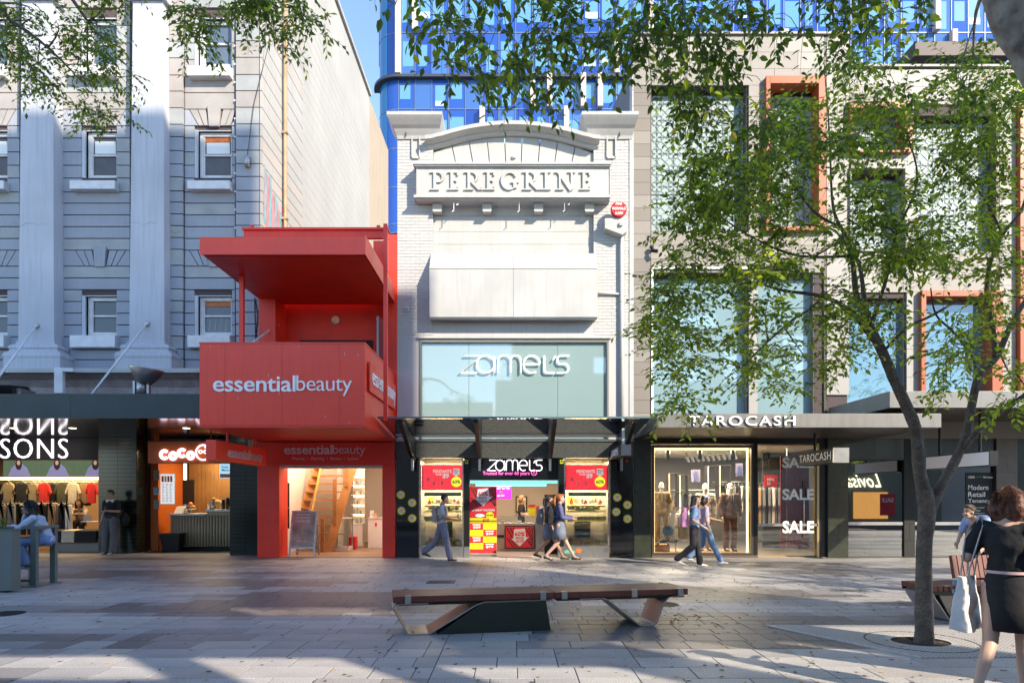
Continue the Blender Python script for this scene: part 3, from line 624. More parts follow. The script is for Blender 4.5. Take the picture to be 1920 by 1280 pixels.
fr_ = T('fruit_display', 'pile of peaches and citrus on a stand on the drink counter', 'fruit display', (X(358, 21), 21, zt)); MB().lathe((X(358, 21), 21, zt), [(.05, 0), (.02, .05), (.02, .1), (.16, .13), (.17, .17)], 16).build('stand', steel, fr_)
for k in range(9):
    a = k * 2.4; MB().ball((X(358, 21) + .09 * math.cos(a) * (k < 7), 21 + .07 * math.sin(a), zt + .2 + .09 * (k > 5)), .055, k=1).build('fruit', mat(['pink peach', 'orange fruit'][k % 2], [(.7, .3, .22), (.75, .35, .04)][k % 2], .5), fr_, smooth=True)
zt2 = cz + .18
for k, (px, lab) in enumerate(((392, 'white bottle at the left of the raised drink counter'), (399, 'clear jar beside the white bottle on the drink counter'), (419, 'dark jar near the tiled pillar on the drink counter'), (427, 'tall canister at the right end of the drink counter'))):
    jar(X(px, 20.95), 20.95, zt2, .05 + .01 * (k % 2), .2 + .05 * k, [whc, steel, blackm, blackm][k], lab)
MB().ball((X(407, 21.05), 21.05, zt2 + .16), (.17, .13, .15)).ball((X(402, 21.05), 21.02, zt2 + .3), .07).build('toy_bear', mat('tan plush', (.55, .33, .15), .9, bump=.3), None, smooth=True, label='tan plush toy on the raised part of the drink counter', cat='soft toy')
mb_ = T('menu_board', 'tall white lit menu poster in the drink shop doorway', 'menu', (X(313, 20.3), 20.3, 1.5)); bx('panel', X(301, 20.3), X(326, 20.3), 20.3, 20.34, Z(944, 20.3), Z(888, 20.3), mat('backlit menu', (.7, .72, .75), .5, emit=(.75, .8, .9), es=.25), mb_)
bx('frame', X(301, 20.3) - .02, X(326, 20.3) + .02, 20.342, 20.36, Z(944, 20.3) - .02, Z(888, 20.3) + .02, steel, mb_)
for k in range(12):
    for j in range(3):
        z = Z(907 + k * 3, 20.3); x = X(304 + j * 7, 20.3); bx('text_line', x, x + .08 * rc.uniform(.5, 1), 20.295, 20.299, z, z + .014, mat('grey print', (.2, .2, .22), .6), mb_)
for k in range(4): bx('picture', X(303 + k * 5.4, 20.3), X(307 + k * 5.4, 20.3), 20.295, 20.299, Z(903, 20.3), Z(892, 20.3), [orange, yel, redc, wood][k], mb_)
for i, (a, b) in enumerate(((881, 899), (913, 927), (937, 953))):
    p = T('poster', ['top cream notice on the orange panel', 'middle white notice on the orange panel', 'bottom cream notice on the orange panel'][i], 'notice', (X(293, 20.5), 20.49, Z(a, 20.5)), 'notices on the orange panel')
    bx('sheet', X(288, 20.49), X(299, 20.49), 20.485, 20.495, Z(b, 20.5), Z(a, 20.5), [mat('cream card', (.6, .45, .3), .6), whc][i == 1], p)
    for k in range(4): bx('text_line', X(289.5, 20.49), X(297, 20.49), 20.48, 20.484, Z(b - 3 - k * 3.4, 20.5), Z(b - 4.4 - k * 3.4, 20.5), MATS['grey print'], p)
sc_ = T('screen', 'blue drink advert screen at the right of the drink shop', 'screen', (X(422, 21), 21.5, 2.3)); bx('panel', X(412, 21), X(440, 21), 21.0, 21.05, Z(896, 21), Z(869, 21), mat('blue advert', (.2, .5, .7), .4, emit=(.25, .55, .8), es=.4), sc_)
text('lettering', 'Fresh\nMango', (X(416, 21), 20.99, Z(884, 21)), .24, .18, redc, sc_, bold=.02)
bx('lower_print', X(413, 21), X(439, 21), 20.985, 20.995, Z(895, 21), Z(888, 21), mat('pink print', (.7, .4, .35), .5), sc_)
bn = T('waste_bin', 'squat black bin on the floor in front of the drink counter', 'bin', (X(322, 20.4), 20.4, 0)); MB().add([(X(304, 20.4) + .05, 20.3, .012), (X(341, 20.4) - .05, 20.3, .012), (X(341, 20.4) - .05, 20.6, .012), (X(304, 20.4) + .05, 20.6, .012), (X(304, 20.4), 20.22, .52), (X(341, 20.4), 20.22, .52), (X(341, 20.4), 20.62, .52), (X(304, 20.4), 20.62, .52)], [(0, 3, 2, 1), (0, 1, 5, 4), (1, 2, 6, 5), (2, 3, 7, 6), (3, 0, 4, 7), (4, 5, 6, 7)]).build('body', black, bn, bevel=.02)
bx('rim', X(304, 20.4) - .02, X(341, 20.4) + .02, 20.2, 20.64, .522, .55, blackm, bn)
# hanging light box
YC = 19.2; cb = T('shop_sign', 'orange hanging light box sign reading CoCo over the drink shop', 'shop sign', (X(336, YC), YC, 3.2))
x0, x1, z0, z1 = X(277, YC), X(398, YC), Z(868, YC), Z(827, YC)
bx('box', x0, x1 + .5, YC, YC + .3, z0, z1, mat('orange sign face', (.62, .13, .03), .45), cb, bevel=.01)
for x in (x0 + .13, x1 - .1): MB().tube([(x, YC + .15, z1), (x, YC + .15, zc)], .02, 6).build('hanger', MATS['orange sign face'], cb)
nb = mat('lilac glowing letter', (.9, .9, 1), .5, emit=(.75, .72, 1), es=.8)
gx = [(301, 318, 843, 861, 'C'), (319, 332, 847, 862, 'o'), (334, 351, 841, 857, 'C'), (352, 365, 846, 861, 'o')]
for a, b, c_, d, ch in gx:
    cx, cz_, rx, rz = X((a + b) / 2, YC), Z((c_ + d) / 2, YC), (b - a) / 2 * YC / FPX * .8, (d - c_) / 2 * YC / FPX * .8
    pts = arc(cx, cz_, rx, rz, 45, 315, 14) if ch == 'C' else arc(cx, cz_, rx, rz, 0, 360, 16)
    MB().tube([(p[0], YC - .04, p[1]) for p in pts], .045, 8).build('letter', nb, cb, smooth=True)
cx, cz_ = X(382, YC), Z(848, YC)
MB().tube([(p[0], YC - .04, p[1]) for p in arc(cx, cz_, .2, .21, 60, 400, 22)], .022, 8).tube([(cx + .1, YC - .04, cz_ + .2), (cx + .05, YC - .04, cz_ + .14), (cx + .12, YC - .04, cz_ + .12)], .02, 8).build('ring', nb, cb, smooth=True)
for d in (-.07, .07): MB().tube([(p[0], YC - .05, p[1]) for p in arc(cx + d, cz_ + .02, .045, .045, 0, 360, 12)], .014, 6).build('small_ring', nb, cb, smooth=True)

# ============================================================ red shop
RS = T('red_shop', 'bright red two storey beauty shop with boxed balcony', 'building', (-5, YF, 0))
XL, XR = X(485), X(742)
YB = 14.7; bL, bR = X(374, YB), X(684, YB); bz0, bz1 = Z(797, YB), Z(644, YB)
redl = mat('bright red panel', (.98, .065, .03), .38, var=.1, vscale=1, bump=.03, streak=.1)
# balcony panels
ed = [X(p, YB) for p in (374, 421, 529, 637, 684)]
for i in range(4): bx('balcony_panel', ed[i] + .002, ed[i + 1] - .002, YB, YB + .06, bz0, bz1, redl, RS)
bx('balcony_cap', bL - .01, bR + .01, YB - .012, YB + .09, bz1 + .002, bz1 + .03, redl, RS)
for i, (a, b) in enumerate(((YB + .062, 15.4), (15.404, 16.9), (16.904, YF + .1))): bx('balcony_side_panel', bR - .06, bR, a, b, bz0, bz1, redl, RS)
bx('balcony_side_panel', bL, bL + .06, YB + .062, YF, bz0, bz1, redl, RS)
bx('balcony_side_cap', bR - .09, bR + .012, YB + .095, YF, bz1 + .002, bz1 + .03, redl, RS)
MB().add([(bL, YB + .0, bz0 - .004), (bR, YB, bz0 - .004), (XR - .02, YF + .3, bz0 - .004), (XL, YF + .3, bz0 - .004), (bL, YB, bz0 - .05), (bR, YB, bz0 - .05), (XR - .02, YF + .3, Z(828)), (XL, YF + .3, Z(828))],
         [(0, 1, 2, 3), (4, 7, 6, 5), (0, 4, 5, 1), (1, 5, 6, 2), (2, 6, 7, 3), (3, 7, 4, 0)]).build('balcony_soffit', redd, RS)
bx('balcony_floor', bL + .06, bR - .06, YB + .07, YF, bz0 + .25, bz0 + .3, redd, RS)
mb = MB()
for px, py, l in ((503, 700, 7), (394, 648, 3), (646, 660, 6), (671, 663, 5), (446, 745, 4), (523, 735, 5), (420, 655, 3), (655, 790, 3), (560, 648, 4), (610, 778, 4)):
    mb.xz([(X(px, YB), Z(py + l, YB)), (X(px, YB) + .008, Z(py + l, YB)), (X(px, YB) + .005, Z(py, YB)), (X(px, YB) - .004, Z(py, YB))], YB - .003, YB - .001)
mb.build('scuffs', mat('pale scuff', (.75, .5, .48), .7), RS, kind='stuff')
mb = MB()
for e in ed:
    for k in range(7):
        for d in (-.03, .03): mb.ball((e + d, YB - .001, bz0 + .1 + k * (bz1 - bz0 - .2) / 6), (.008, .004, .008), k=1)
mb.build('screw_heads', mat('painted screw', (.45, .02, .02), .4), RS, kind='stuff')
def eb(o, w, h, m_, par, U=(1, 0, 0), small=False, depth=.02):
    Uv = Vector(U); o = Vector(o); k = .595
    text('lettering', 'essential', o + Vector((0, 0, h * .2)), w * k, h * .8, m_, par, bold=.012, depth=depth, U=U, sp=.97)
    text('lettering', 'beauty', o + Uv * (w * (k + .006)), w * (1 - k - .006), h, m_, par, bold=-.006, depth=depth, U=U, sp=.94)
eb((X(400, YB), YB - .004, Z(742, YB)), 260 * YB / FPX, 38 * YB / FPX, wtext, RS)
# side sign on balcony: projecting panel
ys0, ys1 = 14.85, 18.0; zsA, zsB = Z(684, 15), Z(728, 15)
sg = bx('side_sign_panel', bR + .03, bR + .07, 14.95, 18.2, 3.95, 4.6, redl, RS)
eb((bR + .073, 15.1, 4.02), 2.95, .5, wtext, RS, U=(0, 1, 0))
# roof canopy
rz0, rz1 = Z(475, YB), Z(446, YB)
cL, cR = X(376, YB), X(683, YB)
MB().yz([(YB, rz0), (YB, rz1), (YF + .3, rz1 + .1), (YF + .3, rz0 + .02), (YB + .04, rz0)], cL, cR).build('canopy', redl, RS)
for i in range(34):
    y = YB + .15 + i * .108; bx('soffit_board', cL + .02, cR - .02, y, y + .104, rz0 - .018, rz0 - .002, redd, RS)
bx('fascia', cL - .01, cR + .01, YB - .02, YB - .001, rz0 - .03, rz1 + .01, redl, RS)
bx('side_fascia', cR + .011, cR + .03, YB - .02, YF + .2, rz0 - .03, rz1 + .06, redl, RS)
# upper beams and posts
yb2 = 15.9
bx('upper_beam', X(457, yb2), X(727, yb2), yb2, yb2 + .12, Z(446, yb2), Z(432, yb2), red, RS); bx('beam_top', X(455, yb2), X(729, yb2), yb2 - .06, yb2 + .18, Z(432, yb2), Z(428, yb2), red, RS)
for p in (468, 706): bx('cleat', X(p, yb2), X(p + 6, yb2), yb2, yb2 + .1, Z(428, yb2), Z(422, yb2), red, RS)
bx('post', X(448, 16.1), X(456, 16.1), 16.1, 16.2, bz0, rz0, red, RS); bx('post', X(721, 15.9), X(728, 15.9), 15.75, 15.85, 3.4, Z(424, 15.9), red, RS)
bx('bracket_beam', X(700, 17), X(727, 17), 17.0, 17.12, rz1 + .05, rz1 + .8, red, RS)
# upper room
bx('back_wall', XL, XR, YF + .5, YF + .6, bz0, rz0 + .5, redd, RS); bx('left_pier', XL + .15, X(526), YF - .4, YF + .5, bz0, rz0, redd, RS)
bx('right_wall', X(727), X(745), YF - .02, YF + .6, Z(800), Z(440), red, RS)
bx('window_strip', X(562, YF + .45), X(698, YF + .45), YF + .42, YF + .498, bz0, Z(638, YF + .45), black, RS)
bx('transom', X(703), X(726), YF - .3, YF + .3, Z(560), Z(535), red, RS)
bx('side_window', X(727) - .06, X(727) - .01, 17.2, 18.2, 5.1, 6.2, darkglass, RS)
MB().lathe((0, 0, 0), [(0, -.05), (.09, -.04), (.11, 0)], 18).xform(Matrix.Translation((X(629, YF + .5), YF + .49, Z(600, YF + .5))) @ Matrix.Rotation(R(-90), 4, 'X')).build('round_light', mat('cream globe', (.7, .65, .5), .4), RS, smooth=True)
for k in (-1, 1): MB().tube([(X(480), YF - .1, Z(560)), (X(484) - .04 * k, YF - .12, Z(590)), (X(482), YF - .1, Z(640))], .012, 5).build('cable', black, RS)
# ground floor
bx('pillar', XL, X(526), YF - .1, YF + .6, 0, Z(828), red, RS, bevel=.01); bx('pillar', X(718), XR, YF - .1, YF + .6, 0, Z(828), red, RS, bevel=.01)
bx('sign_fascia', X(485), XR, YF - .2, YF - .11, Z(871, 18.2), Z(829, 18.2), redd, RS); bx('header', X(526), X(718), YF - .1, YF + .5, Z(872), Z(829), redd, RS)
lilac = mat('pink white lettering', (.72, .55, .6), .5)
eb((X(533, 18.2), YF - .204, Z(855.5, 18.2)), 152 * 18.2 / FPX, 22 * 18.2 / FPX, lilac, RS)
text('lettering', 'Waxing  •  Piercing  •  Brows  •  Lashes', (X(547, 18.2), YF - .204, Z(863.5, 18.2)), 125 * 18.2 / FPX, 7 * 18.2 / FPX, lilac, RS)
bx('shutter_box', X(526), X(718), YF - .02, YF + .3, Z(877), Z(872), galv, RS)
# interior of beauty shop
BI = T('beauty_shop_interior', 'bright white shop interior with timber floor behind the red frame', 'shop', (-5, 20, 0))
plank = mat('oak floor plank', (.27, .17, .11), .45, var=.3, vscale=2, streak=.2)
for k in range(24): bx('floor_plank', -7.2 + k * .19, -7.2 + k * .19 + .186, YF - .05, 24.5, -.002, .012, plank, BI)
bx('left_wall', X(526, 18.9) - .15, X(526, 18.9) - .05, YF + .6, 24.5, 0, 3.2, wallw, BI); bx('right_wall', -2.9, -2.8, YF + .6, 24.5, 0, 3.2, wallw, BI)
bx('back_wall', -7.2, -2.8, 24.5, 24.6, 0, 3.2, wallw, BI); bx('ceiling', -7.2, -2.8, YF + .31, 24.6, 3.15, 3.25, wallw, BI)
bx('inner_partition', X(628, 21.6), X(628, 21.6) + .08, 21.6, 24.5, 0.013, 3.14, wallw, BI); bx('cross_wall', X(545, 22.2), X(635, 22.2), 22.2, 22.3, 0.013, 3.14, wallw, BI)
area('beauty_light', (-5, 20.6, 3.1), 2.5, 2.5, 65, (1, .80, .66))
for x, y in ((-5.8, 20), (-4.2, 20), (-4.2, 22)): MB().lathe((x, y, 3.146), [(0, 0), (.06, 0), (.08, .003)], 14).build('downlight', lampm, BI)
st = T('staircase', 'open pine staircase with slanted handrail climbing inside the beauty shop', 'staircase', (X(605, 20.4), 20.4, 0))
# flight rises away to the right/back; treads between two strings
nst = 13
sa = Vector((X(606, 20.0), 20.0, .02)); sb = Vector((X(668, 20.9), 20.9, 3.25)); wv = Vector((-1.25, .55, 0))
for k in range(1, nst):
    p = sa.lerp(sb, k / nst); q = p + wv
    MB().prism([tuple(p), tuple(p + Vector((.05, .27, 0))), tuple(q + Vector((.05, .27, 0))), tuple(q)], (0, 0, .045)).build('tread', wood if k % 1 == 0 else wood, st)
for off in (Vector((0, 0, 0)), wv):
    a = sa + off; b = sb + off; MB().prism([tuple(a + Vector((0, 0, -.02))), tuple(a + Vector((.18, .1, -.02))), tuple(b + Vector((.18, .1, .05))), tuple(b + Vector((0, 0, .15)))], (.05, .02, 0)).build('string', wood, st)
for t_ in (0, .36, .7):
    p = sa.lerp(sb, t_); bx('post', p.x - .05, p.x + .05, p.y - .1, p.y - .0, max(.013, p.z - .35), p.z + .98, wood, st)
MB().tube([tuple(sa + Vector((-.35, -.05, 1.0))), tuple(sb + Vector((-.9, .1, .4)))], .035, 8).build('handrail', mat('yellow pine rail', (.62, .33, .06), .4), st)
for k in range(10):
    p = sa.lerp(sb, .36 + k * .05); MB().tube([tuple(p + Vector((0, -.05, .05))), tuple(p + Vector((0, -.05, .9)))], .006, 5).build('baluster', steel, st)
gd = T('display_case', 'low glass display case beside the staircase', 'display case', (X(645, 20.6), 20.6, 0))
a0, a1 = X(622, 20.5), X(653, 20.5); bx('base', a0, a1, 20.5, 21.1, .013, .12, wallw, gd); bx('top', a0, a1, 20.5, 21.1, .98, 1.0, wallw, gd); bx('shelf', a0 + .02, a1 - .02, 20.53, 21.08, .5, .515, steel, gd)
for x, y in ((a0, 20.5), (a1 - .03, 20.5), (a0, 21.07), (a1 - .03, 21.07)): bx('frame_post', x, x + .03, y, y + .03, .121, .979, steel, gd)
bx('front_glass', a0 + .03, a1 - .03, 20.51, 20.516, .13, .97, gclear, gd)
ws = T('wall_shelving', 'tall lit white wall shelves with small goods at the back of the beauty shop', 'shelving', (X(670, 22), 22, 0))
a0, a1 = X(658, 22), X(680, 22)
bx('back', a0, a1, 22.3, 22.34, .5, 2.6, wallw, ws)
for k in range(6): bx('shelf', a0, a1, 22.0, 22.3, .75 + k * .31, .775 + k * .31, whc, ws); bx('shelf_light', a0 + .02, a1 - .02, 22.27, 22.29, .73 + k * .31, .745 + k * .31, lampm, ws) if k > 0 else None
bx('cupboard', a0, a1, 22.0, 22.3, .013, .73, wallw, ws); bx('cupboard_door', a0 + .01, (a0 + a1) / 2 - .005, 21.98, 21.998, .05, .7, whc, ws); bx('cupboard_door', (a0 + a1) / 2 + .005, a1 - .01, 21.98, 21.998, .05, .7, whc, ws)
for k in range(5):
    for j in range(3): jar(a0 + .07 + j * .11, 22.12, .777 + k * .31, .03, .1 + .04 * ((k + j) % 3), [whc, steel, mat('pale blue pot', (.3, .5, .6), .4), wood][(k + j) % 4], f'small {["white","silver","blue","amber"][(k+j)%4]} pot on the {["bottom","second lowest","middle","second highest","top"][k]} lit wall shelf, {["left","centre","right"][j]}', name='pot')
rc_ = T('reception_counter', 'plain white reception counter at the right of the beauty shop', 'counter', (X(705, 21.8), 21.8, 0)); bx('front_panel', X(690, 21.8), -2.92, 21.8, 21.86, .013, .93, whc, rc_); bx('top', X(690, 21.8) - .02, -2.91, 21.78, 22.2, .932, .97, wallw, rc_); MB().xz(arc(X(705, 21.8), .75, .035, .07, 0, 360, 12)[:-1], 21.79, 21.799).build('emblem', redc, rc_)
for i, (px, h, m_, lab) in enumerate(((693, .22, 'white', 'white box standing on the reception counter'), (700, .13, 'pink', 'pale peach box on the reception counter'))): MB().box(X(px, 21.8), X(px + 6, 21.8), 21.85, 21.97, .972, .972 + h).build('box', whc if i == 0 else mat('peach card', (.7, .45, .35), .6), None, bevel=.004, label=lab, cat='box')
for i, px in enumerate((654, 661)): MB().box(X(px, 21.2), X(px + 6.3, 21.2), 21.15 + i * .02, 21.45, .013, .40 + .01 * i).build('red_tub', redc, None, bevel=.02, label=['left red storage tub on the floor by the shelves', 'right red storage tub on the floor by the shelves'][i], cat='tub')
for i, (a, b) in enumerate(((905, 951), (952, 990))):
    p = T('picture_frame', ['upper framed black and white photo print on the left wall of the beauty shop', 'lower framed photo print on the left wall of the beauty shop'][i], 'picture', (X(535, 18.9), 19.1, 1.5), 'framed prints on the left wall')
    bx('frame', X(529, 19.1), X(542, 19.1), 19.1, 19.14, Z(b, 19.1), Z(a, 19.1), black, p); bx('print', X(530, 19.1), X(541, 19.1), 19.09, 19.099, Z(b - 2, 19.1), Z(a + 2, 19.1), mat('sepia print', (.2, .16, .13), .4, var=.8, vscale=5), p)
af = T('a_frame_sign', 'silver framed A-frame sign with a brown piercing poster at the beauty shop doorway', 'A-frame sign', (X(570, 18.9), 18.9, 0))
q = 18.75; ax0, ax1 = X(546, q), X(591, q)
def slab(x0, x1, ya, za, yb, zb, th, m_, nm): MB().yz([(ya, za), (ya + th, za), (yb + th, zb), (yb, zb)], x0, x1).build(nm, m_, af)
zt_ = Z(957, q); slab(ax0 + .03, ax1 - .03, q - .1, .27, q + .12, zt_ - .03, .015, mat('brown poster', (.46, .35, .28), .5, var=.5, vscale=3), 'poster')
for x in (ax0 - .02, ax1 - .02): slab(x, x + .045, q - .18, .012, q + .12, zt_, .03, galv, 'leg')
for x in (ax0, ax1 - .04): MB().yz([(q + .16, zt_), (q + .19, zt_), (q + .48, .012), (q + .44, .012)], x, x + .04).build('leg', galv, af)
slab(ax0 + .03, ax1 - .03, q + .115, zt_ - .04, q + .125, zt_, .03, galv, 'top_rail'); slab(ax0 + .03, ax1 - .03, q - .115, .23, q - .105, .27, .03, galv, 'bottom_rail')
for k, s_ in enumerate(('Piercings', '& jewellery', 'IN STORE HERE')): text('lettering', s_, (X(556, q), q + .045 - k * .016, 1.12 - k * .09), .36, .06, whc, af, V=(0, .2, 1))
bx('text_line', X(557, q), X(577, q), q - .075, q - .07, .42, .432, whc, af)
MB().tube([(ax0 + .35, q - .06, .4), (ax0 + .28, q - .02, .6), (ax0 + .2, q, .75), (ax0 + .3, q + .03, .9)], .03, 8).build('printed_ear', mat('skin tone print', (.45, .3, .22), .5), af)
# projecting blade sign
bl_ = T('blade_sign', 'red projecting sign with white lettering hanging under the left corner of the balcony', 'shop sign', (-6.4, 16, 2.6))
bx('box', -6.62, -6.4, 14.75, 17.8, 2.43, 2.87, redl, bl_, bevel=.01); eb((-6.396, 15.35, 2.47), 2.1, .3, lilac, bl_, U=(0, 1, 0))
for y in (15.6, 17.2): MB().tube([(-6.5, y, 2.87), (-6.5, y, bz0 - .02)], .03, 6).build('hanger', red, bl_)
# ============================================================ blue glass tower
YT = 60.0
TW = T('glass_tower', 'tall blue glass office tower with cream vertical fins rising behind the shops', 'building', (10, YT, 0))
tg = [mat('deep blue tower glass', (.010, .05, .28), .05, spec=.9), mat('blue tower glass', (.013, .07, .34), .05, spec=.9), mat('teal blue tower glass', (.012, .15, .36), .05, spec=.9)]
tgx = [mat('slate blue tower glass', (.04, .12, .34), .06, spec=.9), mat('hazy blue tower glass', (.05, .14, .40), .06, spec=.9)]
tl = mat('light blue inner pane', (.10, .27, .43), .12, spec=.8); tl2 = mat('pale inner blind', (.35, .55, .62), .4); tfin = mat('cream stone fin', (.5, .43, .38), .7)
tmul = mat('blue grey mullion', (.12, .17, .28), .5, metal=.4); ledge = mat('dark steel ledge', (.04, .045, .06), .5)
rows = [436, 419, 350, 278, 205, 143, 62, -20, -100]
rt = random.Random(11)
bx('core', X(745, YT), X(2300, YT), YT + .2, YT + 20, 0, 60, mat('tower core', (.02, .05, .12), .5), TW)
xs0 = X(747, YT); cw = 31.4 * YT / FPX
npan = 0
for j in range(len(rows) - 1):
    zb, zt_ = Z(rows[j], YT), Z(rows[j + 1], YT)
    for i in range(0, 50):
        xa = xs0 + i * cw; px = 747 + i * 31.4
        if j < 4 and (px > 1150): continue
        if j >= 4 and px > 1960: continue
        if j < 3 and px > 770: continue
        bx('glass_pane', xa + .04, xa + cw - .04, YT, YT + .06, zb + .05, zt_ - .05, (tg + tgx)[rt.choice([0, 1, 1, 1, 3, 3, 4])], TW); npan += 1
        if rt.random() < .9:
            h = zt_ - zb; a = rt.uniform(.05, .3); b = rt.choice([.72, .8, .9]); lo = rt.uniform(.08, .35)
            bx('inner_window', xa + cw * a, xa + cw * b, YT - .012, YT - .002, zb + h * lo, zb + h * rt.choice([.72, .8, .8]), tl, TW)
            if rt.random() < .15: bx('blind', xa + cw * a, xa + cw * b, YT - .024, YT - .014, zb + h * lo, zb + h * (lo + .15), tl2, TW)
        if rt.random() < .12 or (i in (0,) and j in (5, 6)): bx('fin', xa - .2, xa + .25, YT - .55, YT - .03, zb, zt_, tfin, TW)
mbm = MB()
for i in range(50): mbm.box(xs0 + i * cw - .035, xs0 + i * cw + .035, YT - .06, YT + .1, 5, 60)
for rz in rows: mbm.box(X(745, YT), X(1960, YT), YT - .05, YT + .1, Z(rz, YT) - .045, Z(rz, YT) + .045)
mbm.build('mullions', tmul, TW)
bx('ledge', X(745, YT), X(1960, YT), YT - .5, YT + .1, Z(150, YT), Z(145, YT), ledge, TW)
# rounded corner
cr = 2.0; cc = (X(747, YT), YT + cr)
for j in range(len(rows) - 1):
    zb, zt_ = Z(rows[j], YT), Z(rows[j + 1], YT)
    for k in range(3):
        a0, a1 = 90 + k * 30 + .8, 90 + (k + 1) * 30 - .8
        P_ = [(cc[0] + cr * math.cos(R(a0 + (a1 - a0) * t / 5)), cc[1] - cr * math.sin(R(a0 + (a1 - a0) * t / 5))) for t in range(6)]
        Q_ = [(cc[0] + (cr - .1) * math.cos(R(a1 - (a1 - a0) * t / 5)), cc[1] - (cr - .1) * math.sin(R(a1 - (a1 - a0) * t / 5))) for t in range(6)]
        MB().xy(P_ + Q_, zb + .05, zt_ - .05).build('curved_pane', tg[2] if k else tg[1], TW)
    for z in (zb + .0,):
        P_ = [(cc[0] + (cr + .03) * math.cos(R(90 + 18 * t)), cc[1] - (cr + .03) * math.sin(R(90 + 18 * t))) for t in range(6)]; Q_ = [(cc[0] + (cr - .1) * math.cos(R(180 - 18 * t)), cc[1] - (cr - .1) * math.sin(R(180 - 18 * t))) for t in range(6)]
        MB().xy(P_ + Q_, z - .045, z + .045).build('curved_mullion', tmul, TW)
P_ = [(cc[0] + (cr + .5) * math.cos(R(90 + 9 * t)), cc[1] - (cr + .5) * math.sin(R(90 + 9 * t))) for t in range(11)]; Q_ = [(cc[0] + (cr - .1) * math.cos(R(180 - 9 * t)), cc[1] - (cr - .1) * math.sin(R(180 - 9 * t))) for t in range(11)]
MB().xy(P_ + Q_, Z(150, YT), Z(145, YT)).build('curved_ledge', ledge, TW)
bx('side_core', cc[0] - cr + .15, X(747, YT), YT + cr, YT + 20, 0, 60, tg[2], TW)
bx('edge_panel', X(700, YT), X(706, YT), YT + cr + .5, YT + 2.8 + cr, Z(90, YT), Z(22, YT), mat('slate panel', (.10, .13, .2), .5), TW)
bx('dark_plant_band', X(1716, 45), X(1900, 45), 45, 48, Z(104, 45), Z(78, 45), mat('brown metal band', (.08, .055, .05), .6), TW)

# ============================================================ white jewellery shop building
ZB = T('white_building', 'white painted brick building with arched parapet and raised name panel', 'building', (0, YF, 0))
pa0, pa1, pb0, pb1 = X(745), X(812), X(1113), X(1184)
yf = YF
ztop = Z(240); zg = Z(858)
brk = mat('white painted brick', (.46, .46, .455), .6, bump=.25, bscale=25, var=.06, vscale=2, streak=.06)
jt = mat('white painted mortar', (.42, .41, .40), .7)
for xa, xb in ((pa0, pa1), (pb0, pb1)): bx('pier_core', xa, xb, yf + .012, yf + .5, Z(640), ztop, jt, ZB)
# brick courses
rb = random.Random(2); mb = MB(); ch = .0875; k = 0; z = Z(628)
slots = [(X(774), X(786), Z(296), Z(246)), (X(1139), X(1153), Z(296), Z(246))]
while z < ztop - .09:
    for xa, xb in ((pa0, pa1), (pb0, pb1)):
        x = xa - (.12 if k % 2 else 0)
        while x < xb:
            x0, x1 = max(x, xa) + .003, min(x + .24, xb) - .003
            zc0 = z + ch / 2
            if not any(s[2] < zc0 < s[3] and x1 > s[0] and x0 < s[1] for s in slots):
                if x1 > x0 + .02: mb.box(x0, x1, yf + rb.choice([0, 0, -.003, .003]), yf + .011, z + .004, z + ch - .004)
            else:
                for s in slots:
                    if x0 < s[0] < x1: mb.box(x0, s[0], yf, yf + .011, z + .004, z + ch - .004)
                    if x0 < s[1] < x1: mb.box(s[1], x1, yf, yf + .011, z + .004, z + ch - .004)
            x += .24
    z += ch; k += 1
mb.build('brickwork', brk, ZB, kind='stuff')
for s in slots:
    bx('slot_back', s[0], s[1], yf + .0115, yf + .0119, s[2], s[3], jt, ZB)
    MB().xz([(s[0] - .03, s[2]), (s[0] - .001, s[2]), (s[0] - .001, s[3]), (s[0] - .03, s[3])], yf - .05, yf).build('slot_edge', brk, ZB); MB().xz([(s[1] + .001, s[2]), (s[1] + .03, s[2]), (s[1] + .03, s[3]), (s[1] + .001, s[3])], yf - .05, yf).build('slot_edge', brk, ZB)
    MB().add([(s[0], yf - .05, s[2] - .03), (s[1], yf - .05, s[2] - .03), (s[1], yf, s[2] + .06), (s[0], yf, s[2] + .06), (s[0], yf, s[2] - .04), (s[1], yf, s[2] - .04)], [(0, 1, 2, 3), (0, 4, 5, 1), (0, 3, 4), (1, 5, 2)]).build('slot_sill', brk, ZB)
# pier cornices (stepped caps)
def cap(xa, xb):
    prof = [(0, 262), (.03, 262), (.05, 256), (.10, 250), (.13, 246), (.2, 241), (.3, 232), (.34, 228), (.34, 222)]
    V = []; 
    for e, py in prof: V.append([(xa - e * .75, yf - e, Z(py)), (xb + e * .4, yf - e, Z(py)), (xb + e * .4, yf + .6, Z(py)), (xa - e * .75, yf + .6, Z(py))])
    vs_ = [v for r in V for v in r]; fs = [(i * 4 + k, i * 4 + (k + 1) % 4, (i + 1) * 4 + (k + 1) % 4, (i + 1) * 4 + k) for i in range(len(V) - 1) for k in range(4)]
    fs.append((len(vs_) - 4, len(vs_) - 3, len(vs_) - 2, len(vs_) - 1)); MB().add(vs_, fs).build('pier_cornice', white, ZB)
cap(X(747), X(822)); cap(X(1106), X(1184))
for px in (762, 1161):
    MB().tube([(X(px), yf - .06, Z(244)), (X(px), yf - .08, Z(258))], [.035, .015], 6).build('hook', mat('rusty iron', (.12, .07, .05), .8), ZB)
